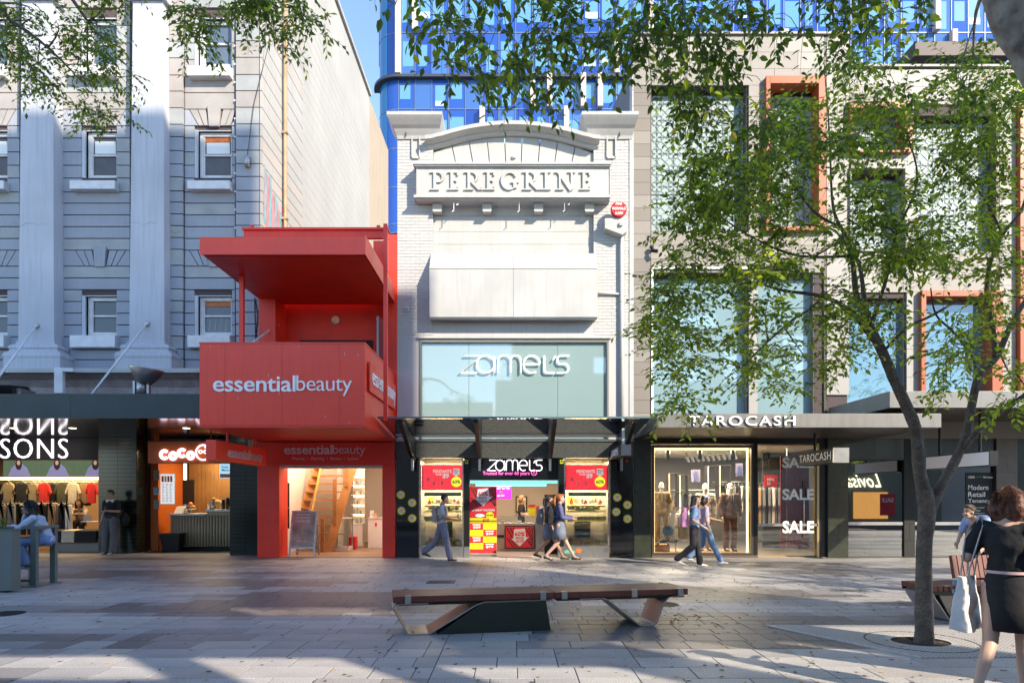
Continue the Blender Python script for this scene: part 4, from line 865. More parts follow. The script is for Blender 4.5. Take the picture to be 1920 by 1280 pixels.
# tympanum with voussoir-like panels
def archz(px): 
    t = (px - 960) / 150.0; return Z(254 + 30 * t * t)
ty = yf + .1
div_t = [812, 841, 881, 915, 945, 977, 1014, 1045, 1082, 1113]; div_b = [828, 856, 888, 918, 949, 977, 1009, 1038, 1069, 1098]
div_t = [812, 847, 879, 913, 946, 979, 1013, 1046, 1079, 1113]; div_b = [826, 857, 889, 919, 949, 977, 1008, 1038, 1069, 1100]
for i in range(9):
    g = .012
    a, b, c, d = X(div_b[i]) + g, X(div_b[i + 1]) - g, X(div_t[i + 1]) - g, X(div_t[i]) + g
    if i == 0: a = X(812)
    if i == 8: b = X(1113)
    ts = [(c, archz(div_t[i + 1])), ((c + d) / 2, archz((div_t[i] + div_t[i + 1]) / 2)), (d, archz(div_t[i]))]
    MB().xz([(a, Z(318)), (b, Z(318))] + ts, ty - .02, ty + .1).build('tympanum_panel', white, ZB)
bx('tympanum_backing', X(812), X(1113), ty + .1, ty + .3, Z(320), Z(262), jt, ZB)
# swept arch cornice
def sweep(path, prof, name, m_):
    vs_ = []; fs = []; n = len(prof)
    for i, p in enumerate(path):
        a = Vector(path[max(0, i - 1)]); b = Vector(path[min(len(path) - 1, i + 1)]); d = (b - a).normalized(); nrm = Vector((-d.y, d.x))
        for o, h in prof: vs_.append((p[0] + nrm.x * h, yf + .15 - o, p[1] + nrm.y * h))
    for i in range(len(path) - 1):
        for k in range(n - 1): fs.append((i * n + k, (i + 1) * n + k, (i + 1) * n + k + 1, i * n + k + 1))
    fs.append(tuple(range(n))); fs.append(tuple(range(len(vs_) - n, len(vs_))[::-1])); MB().add(vs_, fs).build(name, m_, ZB)
path = [(X(800), Z(277)), (X(812), Z(276)), (X(822), Z(273))]
for k in range(19):
    px = 832 + (1090 - 832) * k / 18; t = (px - 961) / 129.0; path.append((X(px), Z(250 + 21 * t * t)))
path += [(X(1100), Z(273)), (X(1110), Z(276)), (X(1122), Z(277))]
sweep(path, [(0, -.05), (.16, -.05), (.18, -.02), (.22, 0), (.22, .04), (.34, .07), (.42, .1), (.42, .2), (0, .2)], 'arch_cornice', white)
# name panel
npx0, npx1 = X(784), X(1140)
yp = yf - .28
bx('name_panel', npx0, npx1, yp, yf + .11, Z(376), Z(325), white, ZB, bevel=.006)
mb = MB()
for o, a, b in ((.03, 325, 323), (.07, 322.9, 320.5), (.1, 320.4, 316.5)): mb.box(npx0 - o * .9, npx1 + o * .3, yp - o, yf + .1, Z(a), Z(b))
mb.build('panel_top_mould', white, ZB)
mb = MB().box(npx0 - .07, npx1 + .02, yp - .08, yf + .1, Z(381), Z(376.2)); mb.box(npx0 - .03, npx1 + .01, yp - .03, yf + .1, Z(384), Z(381.2)); mb.build('panel_bottom_mould', white, ZB)
bx('panel_edge', npx0 - .012, npx0 - .002, yp - .01, yf + .1, Z(376), Z(325), white, ZB); bx('panel_edge', npx1 + .002, npx1 + .03, yp - .02, yf + .1, Z(376), Z(325), white, ZB)
# serif lettering PEREGRINE
lh = (366 - 332) * YF / FPX; LB_ = Z(366)
TK, TN = .075, .032
def st_(mb, x0, z0, x1, z1, w0, w1=None, k=[0]):
    w1 = w1 or w0; k[0] += 1; d = Vector((x1 - x0, z1 - z0)).normalized(); n = Vector((-d.y, d.x)); y = yp - .045 - .0004 * (k[0] % 9)
    mb.xz([(x0 - n.x * w0 / 2, z0 - n.y * w0 / 2), (x1 - n.x * w1 / 2, z1 - n.y * w1 / 2), (x1 + n.x * w1 / 2, z1 + n.y * w1 / 2), (x0 + n.x * w0 / 2, z0 + n.y * w0 / 2)], y, yp + .001)
def bowl(mb, pts, wf):
    for i in range(len(pts) - 1):
        st_(mb, *pts[i], *pts[i + 1], wf(i / (len(pts) - 1)), wf((i + 1) / (len(pts) - 1)))
def serif(mb, x, z, w=.2): st_(mb, x - w / 2, z, x + w / 2, z, .035)
def letter(ch, xp0, xp1):
    mb = MB(); x0, x1 = X(xp0, yp), X(xp1, yp); w = x1 - x0; h = lh; b = LB_; t = b + h; u = h
    if ch in 'PRB':
        sx = x0 + .09; st_(mb, sx, b, sx, t, TK); serif(mb, sx, b + .017, .24); serif(mb, sx - .04, t - .017, .16)
        r = h * .26; cx = sx + w * (.3 if ch == 'P' else .22); pts = [(sx, t - .02), (cx, t - .02)] + [(cx + r * math.cos(R(a)), t - .02 - r + r * math.sin(R(a))) for a in range(80, -91, -20)] + [(sx + .02, t - .02 - 2 * r)]
        bowl(mb, pts, lambda q: TN + (TK - TN) * max(0, math.sin(q * math.pi)) ** 1.5)
        if ch == 'R': st_(mb, cx - .02, t - .02 - 2 * r, x1 - .04, b + .03, .06, .11); st_(mb, x1 - .09, b + .015, x1 + .03, b + .015, .03)
    if ch == 'E':
        sx = x0 + .08; st_(mb, sx, b, sx, t, TK); serif(mb, sx - .03, b + .017, .16); serif(mb, sx - .03, t - .017, .16)
        for z, e in ((b + .02, w), (b + h * .52, w * .78), (t - .02, w * .92)): st_(mb, sx, z, x0 + e, z, .04)
        st_(mb, x0 + w - .02, b, x0 + w, b + .12, .035); st_(mb, x0 + w * .9, t, x0 + w * .9, t - .11, .035); st_(mb, x0 + w * .76, b + h * .44, x0 + w * .76, b + h * .6, .03)
    if ch == 'I': sx = (x0 + x1) / 2; st_(mb, sx, b, sx, t, TK); serif(mb, sx, b + .017, .24); serif(mb, sx, t - .017, .24)
    if ch == 'N':
        st_(mb, x0 + .08, b, x0 + .08, t, .05); st_(mb, x1 - .06, b, x1 - .06, t, .05); st_(mb, x0 + .06, t, x1 - .06, b, .12); serif(mb, x0 + .08, b + .017, .2); serif(mb, x0 + .02, t - .017, .14); serif(mb, x1 - .06, t - .017, .2)
    if ch == 'G':
        cx, cz_ = (x0 + x1) / 2 - .01, b + h / 2; rx, rz = w / 2 - .03, h / 2 - .02
        pts = [(cx + rx * math.cos(R(a)), cz_ + rz * math.sin(R(a))) for a in range(48, 316, 14)]
        bowl(mb, pts, lambda q: TN + (TK - TN) * math.sin(q * math.pi) ** 1.2)
        sx = x1 - .09; st_(mb, sx, b + .05, sx, b + h * .42, .09); serif(mb, sx, b + h * .42, .2); st_(mb, cx + rx * .66, cz_ + rz * .76, cx + rx * .8, cz_ + rz * .45, .03)
    mb.build('letter', white, ZB)
for ch, a, b in (('P', 809, 832), ('E', 842, 860), ('R', 873, 903), ('E', 910, 928), ('G', 940, 972), ('R', 982, 1012), ('I', 1018, 1030), ('N', 1044, 1076), ('E', 1089, 1107)): letter(ch, a, b)
# brackets, soffit shade band, boards
bx('recess_wall', X(812), X(1113), yf + .18, yf + .3, Z(478), Z(384), jt, ZB)
bz_ = [402, 431, 455, 476]
for i in range(3): bx('cladding_board', X(812) + .003, X(1113) - .003, yf + .12, yf + .179, Z(bz_[i + 1]) + .004, Z(bz_[i]) - .004, white, ZB)
bx('cladding_board', X(812) + .003, X(1113) - .003, yf + .12, yf + .179, Z(402) + .004, Z(384), white, ZB)
for px in (812, 905, 1001, 1096):
    mb = MB().box(X(px), X(px + 17), yp + .16, yf + .11, Z(398), Z(384.5)); mb.box(X(px) + .01, X(px + 17) - .01, yp + .13, yf + .11, Z(401), Z(398.2)); mb.build('bracket', white, ZB)
for px, py in ((860, 390), (1066, 390), (852, 402), (973, 403), (1057, 402)): MB().tube([(X(px), yp + .05, Z(384)), (X(px), yp + .05, Z(py)), (X(px - 3), yp + .02, Z(py + 2))], .012, 5).build('hook', galv, ZB)
bx('vent_hook', X(961), X(967), yf + .02, yf + .08, Z(295), Z(290), white, ZB)
# projecting box
bxl, bxr, yb_ = X(808), X(1117), yf - .38
zt1, zf, zb1, zb2 = Z(475), Z(503, yb_), Z(594, yb_), Z(601)
q = X(962)
for a, b in ((bxl, q - .003), (q + .003, bxr)):
    MB().yz([(yf - .001, zt1), (yb_, zf), (yb_, zb1), (yb_ + .05, zb1 - .05), (yf - .001, zb2)], a, b).build('box_panel', white, ZB, bevel=.008)
bx('drip_edge', bxl - .005, bxr + .005, yb_ - .012, yb_ - .002, zf - .012, zf + .012, jt, ZB)
# wall round first floor window
wx0, wx1, wz0, wz1 = X(787), X(1141), Z(822), Z(638)
mb = holed(MB(), pa0, X(1180), Z(823), Z(628.5), yf, yf + .3, [(wx0, wx1, wz0 - 1, wz1)]); mb.box(X(812), X(1113), yf, yf + .3, Z(628.5), Z(600)); mb.build('lower_wall', mat('smooth white render', (.46, .455, .46), .55, streak=.12, var=.06, vscale=1, bump=.05), ZB)
bx('window_hood', X(783), X(1146), yf - .07, yf - .002, Z(635), Z(631), white, ZB)
fr = MB()
fr.box(wx0, wx0 + .05, yf - .03, yf + .1, wz0, wz1); fr.box(wx1 - .05, wx1, yf - .03, yf + .1, wz0, wz1); fr.box(wx0 + .05, wx1 - .05, yf - .03, yf + .1, wz1 - .06, wz1); wf = fr.build('display_window', mat('olive aluminium frame', (.22, .22, .18), .4, metal=.5), ZB)
gz = glass('filmed upper glass', (.45, .62, .66), .09, through=.3, body=(.34, .48, .48), rough=.03)
dv = [wx0 + .052, X(879), X(1046), wx1 - .052]
for i in range(3): bx('pane', dv[i] + .004, dv[i + 1] - .004, yf + .05, yf + .06, wz0, wz1 - .062, gz, wf)
bx('room_back', wx0, wx1, yf + 2.2, yf + 2.3, wz0, wz1, mat('pale green room wall', (.5, .6, .58), .8), wf); bx('room_floor', wx0, wx1, yf + .3, yf + 2.2, wz0 - .05, wz0, MATS['pale green room wall'], wf); bx('room_ceiling', wx0, wx1, yf + .31, yf + 2.2, wz1 - .05, wz1, MATS['pale green room wall'], wf)
for x, y in ((X(860), yf + .9), (X(960), yf + .9), (X(1065), yf + .9)): MB().lathe((x, y, wz1 - .06), [(0, 0), (.1, 0), (.12, .01)], 16).build('downlight', mat('unlit downlight', (.2, .3, .32), .4), wf)
for i, (a, b) in enumerate(((872, 893), (1044, 1064))): bx('column', X(a), X(a) + .02, yf + .3, yf + .34, wz0, wz1, MATS['pale green room wall'], wf)
# script sign strokes: zamel's  (two sizes)
def zamels(x0, z0, w, h, y, rad, m_, par, U='x'):
    # glyph strokes in a 210 x 40 box (z up)
    S = []
    S.append([(10, 36), (44, 36), (2, 2), (34, 2)])
    S.append(arc(51, 19, 17, 17, 0, 360, 26)); S.append([(68, 34), (68, 2)])
    S.append([(75, 2), (75, 20)] + arc(84, 24, 9, 12, 180, 90, 6) + [(90, 36)] + arc(92, 24, 7, 12, 90, 0, 6) + [(99, 2)])
    S.append([(99, 20)] + arc(106, 24, 7, 12, 150, 90, 4) + [(110, 36)] + arc(112, 24, 7, 12, 90, 0, 6) + [(119, 2)])
    S.append([(124, 19), (156, 19)] + arc(140, 19, 16, 17, 8, 300, 22))
    S.append([(164, 36), (164, 10)] + arc(170, 8, 6, 6, 180, 270, 5) + [(184, 2)])
    S.append([(180, 27), (186, 35)])
    S.append([(212, 36), (196, 36)] + arc(196, 27.5, 7, 8.5, 95, 250, 8) + [(200, 19.5)] + arc(202, 11, 9, 9, 80, -80, 9) + [(188, 2)])
    for s in S:
        pts = [((x0 + p[0] / 214 * w), y, z0 + p[1] / 38 * h) if U == 'x' else (x0, y + p[0] / 214 * w, z0 + p[1] / 38 * h) for p in s]
        MB().tube(pts, rad, 6).build('letter_stroke', m_, par, smooth=True)
zs = T('shop_sign', "large white Zamel's lettering across the pale upper window of the white building", 'shop sign', (X(965), yf, Z(700)))
zamels(X(861), Z(701), 208 * YF / FPX, 36 * YF / FPX, yf - .02, .024, mat('white sign tube', (.9, .9, .9), .4, emit=(.9, 1, 1), es=.2), zs)
# right edge: downpipe, alarm disc, alarm box
dn = T('white_downpipe', 'white painted downpipe down the right pier of the white building', 'pipe', (X(1163), yf - .06, 5))
MB().tube([(X(1165), yf - .07, Z(439)), (X(1165), yf - .07, Z(830))], .055, 10).build('pipe', white, dn, smooth=True); bx('edge_strip', X(1180), X(1188), yf - .02, yf + .3, Z(1045), Z(242), white, ZB)
for py in (550, 700): bx('bracket', X(1165) - .08, X(1165) + .08, yf - .03, yf - .001, Z(py + 4), Z(py), white, dn)
MB().tube([(X(1119), yf - .05, Z(551)), (X(1160), yf - .05, Z(552))], .03, 8).build('branch_pipe', white, dn, smooth=True)
al = T('fire_alarm_sign', 'round red fire alarm disc with white lettering on the right pier', 'alarm sign', (X(1160), yf - .2, Z(393)))
ya = yf - .3; cx, cz_ = X(1160, ya), Z(393, ya); rd = 15 * ya / FPX
MB().lathe((0, 0, 0), [(0, .05), (rd * .9, .05), (rd, .03), (rd, -.06), (0, -.06)], 28).xform(Matrix.Translation((cx, ya, cz_)) @ Matrix.Rotation(R(90), 4, 'X')).build('disc', mat('alarm red', (.6, .02, .03), .35), al, smooth=False)
bx('arm', cx - .03, cx + .03, ya + .06, yf, cz_ - .03, cz_ + .03, galv, al)
for s_, dz, w_ in (('FIRE', .10, .17), ('WORMALD', -.03, .37), ('ALARM', -.15, .21)): text('lettering', s_, (cx - w_ / 2, ya - .052, cz_ + dz), w_, .075, whc, al, bold=.02, depth=.003)
ab = T('alarm_box', 'white wedge shaped alarm housing under the red disc', 'alarm box', (X(1155), yf - .2, Z(425)))
ya = yf - .28; MB().xz([(X(1134, ya), Z(409, ya)), (X(1176, ya), Z(408, ya)), (X(1176, ya), Z(434, ya)), (X(1167, ya), Z(440, ya)), (X(1134, ya), Z(428, ya))], ya, yf - .001).build('housing', white, ab, bevel=.01); bx('sensor', X(1161, ya), X(1167, ya), ya - .06, ya, Z(424, ya), Z(418, ya), galv, ab)
cj = T('wall_bracket', 'small steel fixing plate low on the left pier of the white building', 'bracket', (X(763), yf, Z(579))); bx('plate', X(757), X(768), yf - .02, yf - .001, Z(584), Z(574), galv, cj); bx('stub', X(761), X(764), yf - .09, yf - .02, Z(580), Z(577), galv, cj)

# dark lower frontage
db = mat('dark speckled stone', (.13, .115, .10), .45, grain=.5, gscale=60); blg = mat('black gloss panel', (.006, .006, .007), .06, spec=.7)
zl = Z(858); zu = Z(823.5)
bx('lintel', X(742) + .01, X(1188), yf - .06, yf + .3, zl, zu, db, ZB); bx('lintel_trim', X(742) + .01, X(1188), yf - .09, yf - .061, zu - .06, zu - .01, steel, ZB)
for a, b in ((743, 785), (1144, 1187)): 
    for z0, z1 in ((0, 1.0), (1.004, zl - .002)): bx('black_panel', X(a) + .01, X(b), yf - .04, yf + .3, z0, z1, blg, ZB)
bx('inner_post', X(870), X(880), yf - .03, yf + .3, .3, zl, blackm, ZB); bx('inner_post', X(1047), X(1057), yf - .03, yf + .3, .3, zl, blackm, ZB)
for a, b in ((870, 880), (1047, 1057)): bx('post_foot', X(a) - .005, X(b) + .005, yf - .04, yf + .3, 0, .298, steel, ZB)
for a, b in ((787, 869), (1058, 1142)): bx('plinth', X(a), X(b), yf - .02, yf + .3, 0, .25, steel, ZB)
# glass canopy with four black steel brackets
gc = T('glass_canopy', 'clear glass canopy on four black steel brackets over the jewellery shop', 'canopy', (0, 16, 3.4))
yg = 15.9; zf_, zk = Z(783, yg), Z(824)
jx = [X(p, yg) for p in (708, 892, 1040, 1222)]; jb = [X(742), X(905), X(1029), X(1188)]
for i in range(3):
    mb = MB().add([(jx[i] + .004, yg, zf_), (jx[i + 1] - .004, yg, zf_), (jx[i + 1] - .004, yf - .1, zk + .05), (jx[i] + .004, yf - .1, zk + .05)], [(0, 1, 2, 3)])
    v = [(a, b, c + .015) for a, b, c in mb.v]; mb.add(v, [(3, 2, 1, 0)]); mb.add([mb.v[0], mb.v[1], v[1], v[0]], [(0, 1, 2, 3)]); mb.build('glass_sheet', gawn, gc)
MB().box(jx[0], jx[3], yg - .015, yg - .001, zf_ - .012, zf_ + .028).build('front_edge', mat('dark glass edge', (.10, .16, .18), .3), gc)
for px in (751, 892, 1040, 1190):
    x = X(px, 16.1); d = .05
    MB().yz([(16.05, zf_ - .02), (16.05, zf_ - .1), (17.6, zk - .42), (yf - .06, zk - .62), (yf - .06, zk + .02), (17.4, zk + .06)], x - d, x + d).build('bracket', blackm, gc, bevel=.005)
    bx('clamp', x - .1, x + .1, 16.02, 16.2, zf_ - .02, zf_ - .006, steel, gc)
    bx('hanger', x - .03, x + .03, 18.0, 18.1, zk - .85, zk - .4, steel, gc)
hl = T('canopy_light', 'small dark lamp fixed under the left end of the glass canopy', 'lamp', (X(785, 16.5), 16.5, 3.2)); MB().ball((X(785, 16.5), 16.5, Z(796, 16.5)), (.13, .1, .05)).build('housing', blackm, hl, smooth=True)
# hanging shop box sign and blade
zb_ = T('blade_sign', "small black hanging sign with steel end reading Zamel's at the right of the glass canopy", 'shop sign', (2.6, 17, 2.7))
bx('box', 2.6, 2.83, 16.25, 18.2, 2.62, 2.88, blackm, zb_); bx('end_cap', 2.6, 2.83, 16.22, 16.249, 2.62, 2.88, steel, zb_); bx('hanger', 2.68, 2.74, 16.6, 16.66, 2.88, 3.3, whc, zb_)
zamels(2.594, 2.67, 1.2, .16, 16.7, .012, wtext, zb_, U='y')
for o in [o for o in zb_.children if o.name.startswith('letter_stroke')]:  # read left to right from the camera: front end is the sign's right end
    for v in o.data.vertices: v.co.y = 16.7 + 17.9 - v.co.y
md = T('alarm_button', 'small round red alarm light on the right black panel of the jewellery shop', 'alarm light', (X(1174), yf - .06, Z(863))); MB().ball((X(1174), yf - .06, Z(863)), (.05, .03, .05)).build('lens', MATS['alarm red'], md, smooth=True)
# stickers on black panels
def sticker(px, py, s_, lab):
    r_ = T('sale_sticker', lab, 'sticker', (X(px), yf - .042, Z(py)), 'round sale stickers on the black panels')
    x, z, r = X(px), Z(py), 8 * YF / FPX; y = yf - .041
    MB().xz([(x + r * math.cos(R(k * 10)), z + r * math.sin(R(k * 10))) for k in range(36)], y - .002, y).build('disc', yel, r_)
    mb = MB()
    for k in range(24):
        a = k * 15; mb.xz([(x + q * math.cos(R(b)), z + q * math.sin(R(b))) for q, b in ((r * .84, a), (r * .98, a + 3), (r * .98, a + 9), (r * .84, a + 6))], y - .004, y - .0021)
    mb.build('hazard_ring', hazb, r_)
    MB().xz([(x - r * .62, z + r * .2), (x - r * .3, z + r * .5), (x, z + r * .68), (x + r * .3, z + r * .5), (x + r * .62, z + r * .2), (x + r * .6, z - .02), (x, z - r * .66), (x - r * .6, z - .02)][::-1], y - .006, y - .0041).build('arrow', whc, r_)
    text('lettering', s_ + '%', (x - r * .42, y - .0061, z - .005), r * .84, r * .42, redc, r_, bold=.02, depth=.002); bx('text_line', x - r * .32, x + r * .32, y - .008, y - .0061, z - .035, z - .02, redc, r_)
for px, py, s_, lab in ((752, 927, '60', 'top left 60% sticker on the left black panel'), (773, 942, '60', 'upper right 60% sticker on the left black panel'), (753, 957, '30', '30% sticker on the left black panel'), (773, 971, '60', 'lowest 60% sticker on the left black panel'),
                        (1157, 932, '60', 'top left 60% sticker on the right black panel'), (1176, 946, '60', 'upper right 60% sticker on the right black panel'), (1155, 959, '60', 'lower left 60% sticker on the right black panel'), (1176, 972, '60', 'lowest 60% sticker on the right black panel')): sticker(px, py, s_, 'round yellow ' + lab)
# display windows with shelves, screens and strips
def hazard(par, x0, x1, z0, z1, y, words=True):
    bx('strip', x0, x1, y, y + .01, z0, z1, yel, par); h = z1 - z0; mb = MB(); n = int((x1 - x0) / (h * .5))
    seg = (x1 - x0)
    for k in range(n):
        a = x0 + k * h * .5; f = (a - x0) / seg
        if words and (.1 < f < .4 or .55 < f < .95): 
            continue
        if a + h * .75 < x1: mb.xz([(a, z0 + .004), (a + h * .25, z0 + .004), (a + h * .7, z1 - .004), (a + h * .45, z1 - .004)], y - .003, y - .001)
    mb.build('stripes', hazb, par)
    if words:
        for f in (.12, .56): text('lettering', '60% OFF', (x0 + seg * f, y - .001, z0 + h * .15), seg * .28, h * .7, redc, par, bold=.02, depth=.003)
def necklace(x, z, s, y, par):
    mb = MB().tube([(x - s * .5, y, z + s), (x - s * .35, y, z + s * .2), (x, y, z - s * .2), (x + s * .35, y, z + s * .2), (x + s * .5, y, z + s)], .006, 4); mb.ball((x, y, z - s * .35), (.035, .01, .05), k=1); mb.build('printed_pendant', whc, par)
def display(px0, px1, side):
    x0, x1 = X(px0), X(px1); D = T('display_window', f'{side} glazed display window of the jewellery shop', 'display window', ((x0 + x1) / 2, yf, 0))
    bx('back', x0, x1, yf + 1.0, yf + 1.05, .25, zl, mat('beige display back', (.45, .38, .28), .7), D)
    for x in (x0, x1 - .03): bx('side', x, x + .03, yf + .05, yf + 1.0, .25, zl, mat('mirror side', (.5, .48, .42), .15, metal=.6), D)
    bx('glass', x0 + .03, x1 - .03, yf + .0, yf + .01, .3, zl - .02, gclear, D)
    f = MB(); f.box(x0 - .001, x0 + .03, yf - .03, yf + .04, .25, zl - .001); f.box(x1 - .03, x1 + .001, yf - .03, yf + .04, .25, zl - .001); f.box(x0 + .03, x1 - .03, yf - .03, yf + .04, .25, .3); f.build('frame', steel, D)
    bx('floor', x0 + .03, x1 - .03, yf + .05, yf + 1.0, .25, .3, whc, D)
    area('display_light', ((x0 + x1) / 2, yf + .5, zl - .08), .9, .3, 60, (1, .86, .62))
    # screen
    s = T('screen', f'red pendants advert screen in the {side} jewellery window', 'screen', ((x0 + x1) / 2, yf + .1, 1.9))
    sx0, sx1, sz0, sz1 = X(px0 + 4), X(px0 + 81), Z(917), Z(872); y = yf + .12
    bx('bezel', sx0 - .02, sx1 + .02, y + .011, y + .06, sz0 - .02, sz1 + .02, black, s); bx('panel', sx0, sx1, y, y + .01, sz0, sz1, mat('red advert screen', (.7, .02, .04), .4, emit=(.8, .015, .03), es=.5), s)
    W_ = sx1 - sx0; H_ = sz1 - sz0; lw = mat('white screen print', (.9, .9, .9), .5, emit=(.9, .9, .9), es=.2)
    text('lettering', 'PENDANTS', (sx0 + W_ * .26, y - .002, sz1 - H_ * .31), W_ * .45, H_ * .14, lw, s, bold=.035, depth=.003); text('lettering', 'FROM', (sx0 + W_ * .33, y - .002, sz1 - H_ * .41), W_ * .13, H_ * .07, lw, s, bold=.03, depth=.003); text('lettering', '$9', (sx0 + W_ * .49, y - .002, sz1 - H_ * .56), W_ * .16, H_ * .23, lw, s, bold=.04, depth=.003)
    for fx, fz in ((.14, .48), (.28, .3), (.48, .33)): necklace(sx0 + W_ * fx, sz0 + H_ * fz, .12, y - .008, s)
    cx, cz_ = sx0 + W_ * .83, sz0 + H_ * .32; MB().xz([(cx + .14 * math.cos(R(k * 15)), cz_ + .14 * math.sin(R(k * 15))) for k in range(24)], y - .005, y - .001).build('offer_disc', mat('lime yellow print', (.75, .8, .02), .5, emit=(.8, .85, .02), es=.5), s)
    text('lettering', '60%', (cx - .11, y - .0055, cz_ - .05), .22, .1, hazb, s, bold=.03, depth=.003)
    ax, az = cx, sz0 + H_ * .72
    MB().xz([(ax - .085, az + .1), (ax - .085, az - .03), (ax - .12, az - .03), (ax, az - .12), (ax + .12, az - .03), (ax + .085, az - .03), (ax + .085, az + .1)], y - .004, y - .001).build('arrow', lw, s); text('lettering', 'MEGA\nSALE', (ax - .07, y - .0045, az - .04), .14, .11, redc, s, bold=.02, depth=.003)
    mb = MB()
    for k in range(5):
        for xx in (sx0 + .012, sx1 - .032): mb.xz([(xx, sz0 + H_ * (.15 + k * .15)), (xx + .02, sz0 + H_ * (.19 + k * .15)), (xx + .02, sz0 + H_ * (.24 + k * .15)), (xx, sz0 + H_ * (.2 + k * .15))], y - .003, y - .001)
    mb.build('edge_dashes', hazb, s)
    # shelves
    rs = random.Random(4 if side == 'left' else 5)
    for py, w_ in ((947, 1), (957, .95), (975, .95)):
        bx('shelf', X(px0 + 8), X(px1 - 6), yf + .25, yf + .8, Z(py) - .015, Z(py), gclear if py == 957 else whc, D); bx('shelf_edge', X(px0 + 8), X(px1 - 6), yf + .235, yf + .249, Z(py) - .045, Z(py) + .0, yel, D)
    for i, py in enumerate((926, 971, 1018)): hazard(D, X(px0 + 8), X(px1 - 5), Z(py + 3.6), Z(py - 3.6), yf + .05)
    # goods
    pearl = mat('white display bust', (.62, .55, .45), .6); gold = mat('gold watch', (.6, .4, .12), .3, metal=.8); rdb = mat('red jewel box', (.45, .02, .02), .5)
    k = 0; nm = 0
    for py, ph, n, kind in ((946, 13, 9, 'b'), (956, 7, 11, 'w'), (1013, 15, 12, 'w'), (1013, 9, 13, 'w')):
        for i in range(n):
            x = X(px0 + 12 + (px1 - px0 - 22) * (i + .5) / n) + rs.uniform(-.015, .015); z = Z(py) + .001 if py < 1000 else .301; h = ph * YF / FPX * rs.uniform(.7, 1.1); yy = yf + .4 + (0.22 if ph in (15, 7) else 0) + rs.uniform(-.03, .03)
            mb = MB()
            if kind == 'b' or i % 3 == 0: mb.xz([(x - .045, z), (x + .045, z), (x + .05, z + h * .6), (x + .02, z + h * .75), (x + .02, z + h), (x - .02, z + h), (x - .02, z + h * .75), (x - .05, z + h * .6)], yy, yy + .03, 0); mb.tube([(x - .025, yy - .004, z + h * .75), (x, yy - .006, z + h * .35), (x + .025, yy - .004, z + h * .75)], .005, 4, 1)
            else: mb.tube([(x, yy, z), (x, yy, z + h * .5)], [.035, .02], 8, i % 2); mb.lathe((x, yy, z + h * .5), [(.03, 0), (.04, h * .15), (.03, h * .3), (0, h * .3)], 8, 1)
            shf_ = 'top shelf' if py == 946 else 'middle shelf' if py == 956 else 'window floor'
            rowp = '' if py < 1000 else (', back row,' if ph == 15 else ', front row,')
            ords = ['first', 'second', 'third', 'fourth', 'fifth', 'sixth', 'seventh', 'eighth', 'ninth', 'tenth', 'eleventh', 'twelfth', 'thirteenth']
            bust = (kind == 'b' or i % 3 == 0)
            mb.build('necklace_bust' if bust else 'watch_stand', [pearl if k % 4 else rdb, gold], None, label=f'{ords[i]} {"necklace bust" if bust else "watch stand"} along the {shf_}{rowp} in the {side} jewellery window', cat='jewellery stand', group=f'jewellery stands in the {side} window'); k += 1
    bx('card', X(px0 + 10), X(px0 + 22), yf + .7, yf + .71, Z(955), Z(932), yel, D); bx('card', X(px0 + 22), X(px0 + 60), yf + .3, yf + .31, Z(960), Z(953), yel, D)
    bx('lower_back', X(px0 + 26), X(px0 + 56), yf + .9, yf + .95, Z(1010), Z(980), mat('dark green display', (.02, .06, .04), .4), D)
    bx('cyan_card', X(px0 + 24), X(px0 + 54), yf + .88, yf + .89, Z(994), Z(982), mat('gold card', (.5, .4, .15), .5), D) if side == 'right' else None
display(787, 869, 'left'); display(1058, 1142, 'right')
for px, lab in ((875, 'left'), (1053, 'right')): MB().box(X(px) - .045, X(px) + .045, yf - .045, yf - .031, Z(869), Z(862)).box(X(px) - .025, X(px) + .025, yf - .047, yf - .0451, Z(866.5), Z(863.5), 1).build('camera_notice', [yel, hazb], None, label=f'small yellow camera warning sticker on the {lab} post of the jewellery entrance', cat='notice')
MB().xz([(X(1085) + .08 * math.cos(R(k * 20)), Z(1031) + .08 * math.sin(R(k * 20))) for k in range(18)], yf - .026, yf - .021).build('orange_sticker', mat('orange sticker', (.65, .15, .04), .5), None, label='round orange sticker on the steel plinth of the right display window', cat='sticker')
MB().xz([(X(1068) + .15 * math.cos(R(k * 20)), Z(1034) + .05 * math.sin(R(k * 20))) for k in range(18)], yf - .026, yf - .021).build('green_sticker', mat('mint sticker', (.15, .5, .35), .5), None, label='oval mint sticker on the steel plinth of the right display window', cat='sticker')

# ---- jewellery interior
JI = T('jewellery_interior', 'beige jewellery shop interior with bright cyan light trough behind the entrance', 'shop', (0, 21, 0))
bei = mat('beige shop wall', (.45, .38, .31), .8); JY = 24.0
bx('floor', X(870), X(1057), yf - .0, JY, -.003, .010, mat('beige floor tile', (.34, .30, .27), .3, var=.1), JI); bx('floor', X(787), X(869), yf + 1.06, JY, -.003, .010, MATS['beige floor tile'], JI); bx('floor', X(1058), X(1142), yf + 1.06, JY, -.003, .010, MATS['beige floor tile'], JI)
bx('back_wall', X(780), X(1150), JY, JY + .1, 0, 3.1, bei, JI); bx('left_wall', X(780) - .1, X(780), yf + 1.06, JY, 0, 3.1, bei, JI); bx('right_wall', X(1150), X(1150) + .1, yf + 1.06, JY, 0, 3.1, bei, JI); bx('ceiling', X(780), X(1150), yf + .31, JY, 2.85, 2.95, wallw, JI)
bx('bulkhead', X(880), X(1047), yf + .25, yf + .4, Z(899), zl, mat('black gloss bulkhead', (.01, .01, .012), .15, spec=.6), JI)
cyan = mat('cyan light trough', (.1, .5, .6), .5, emit=(.12, .62, .75), es=.6)
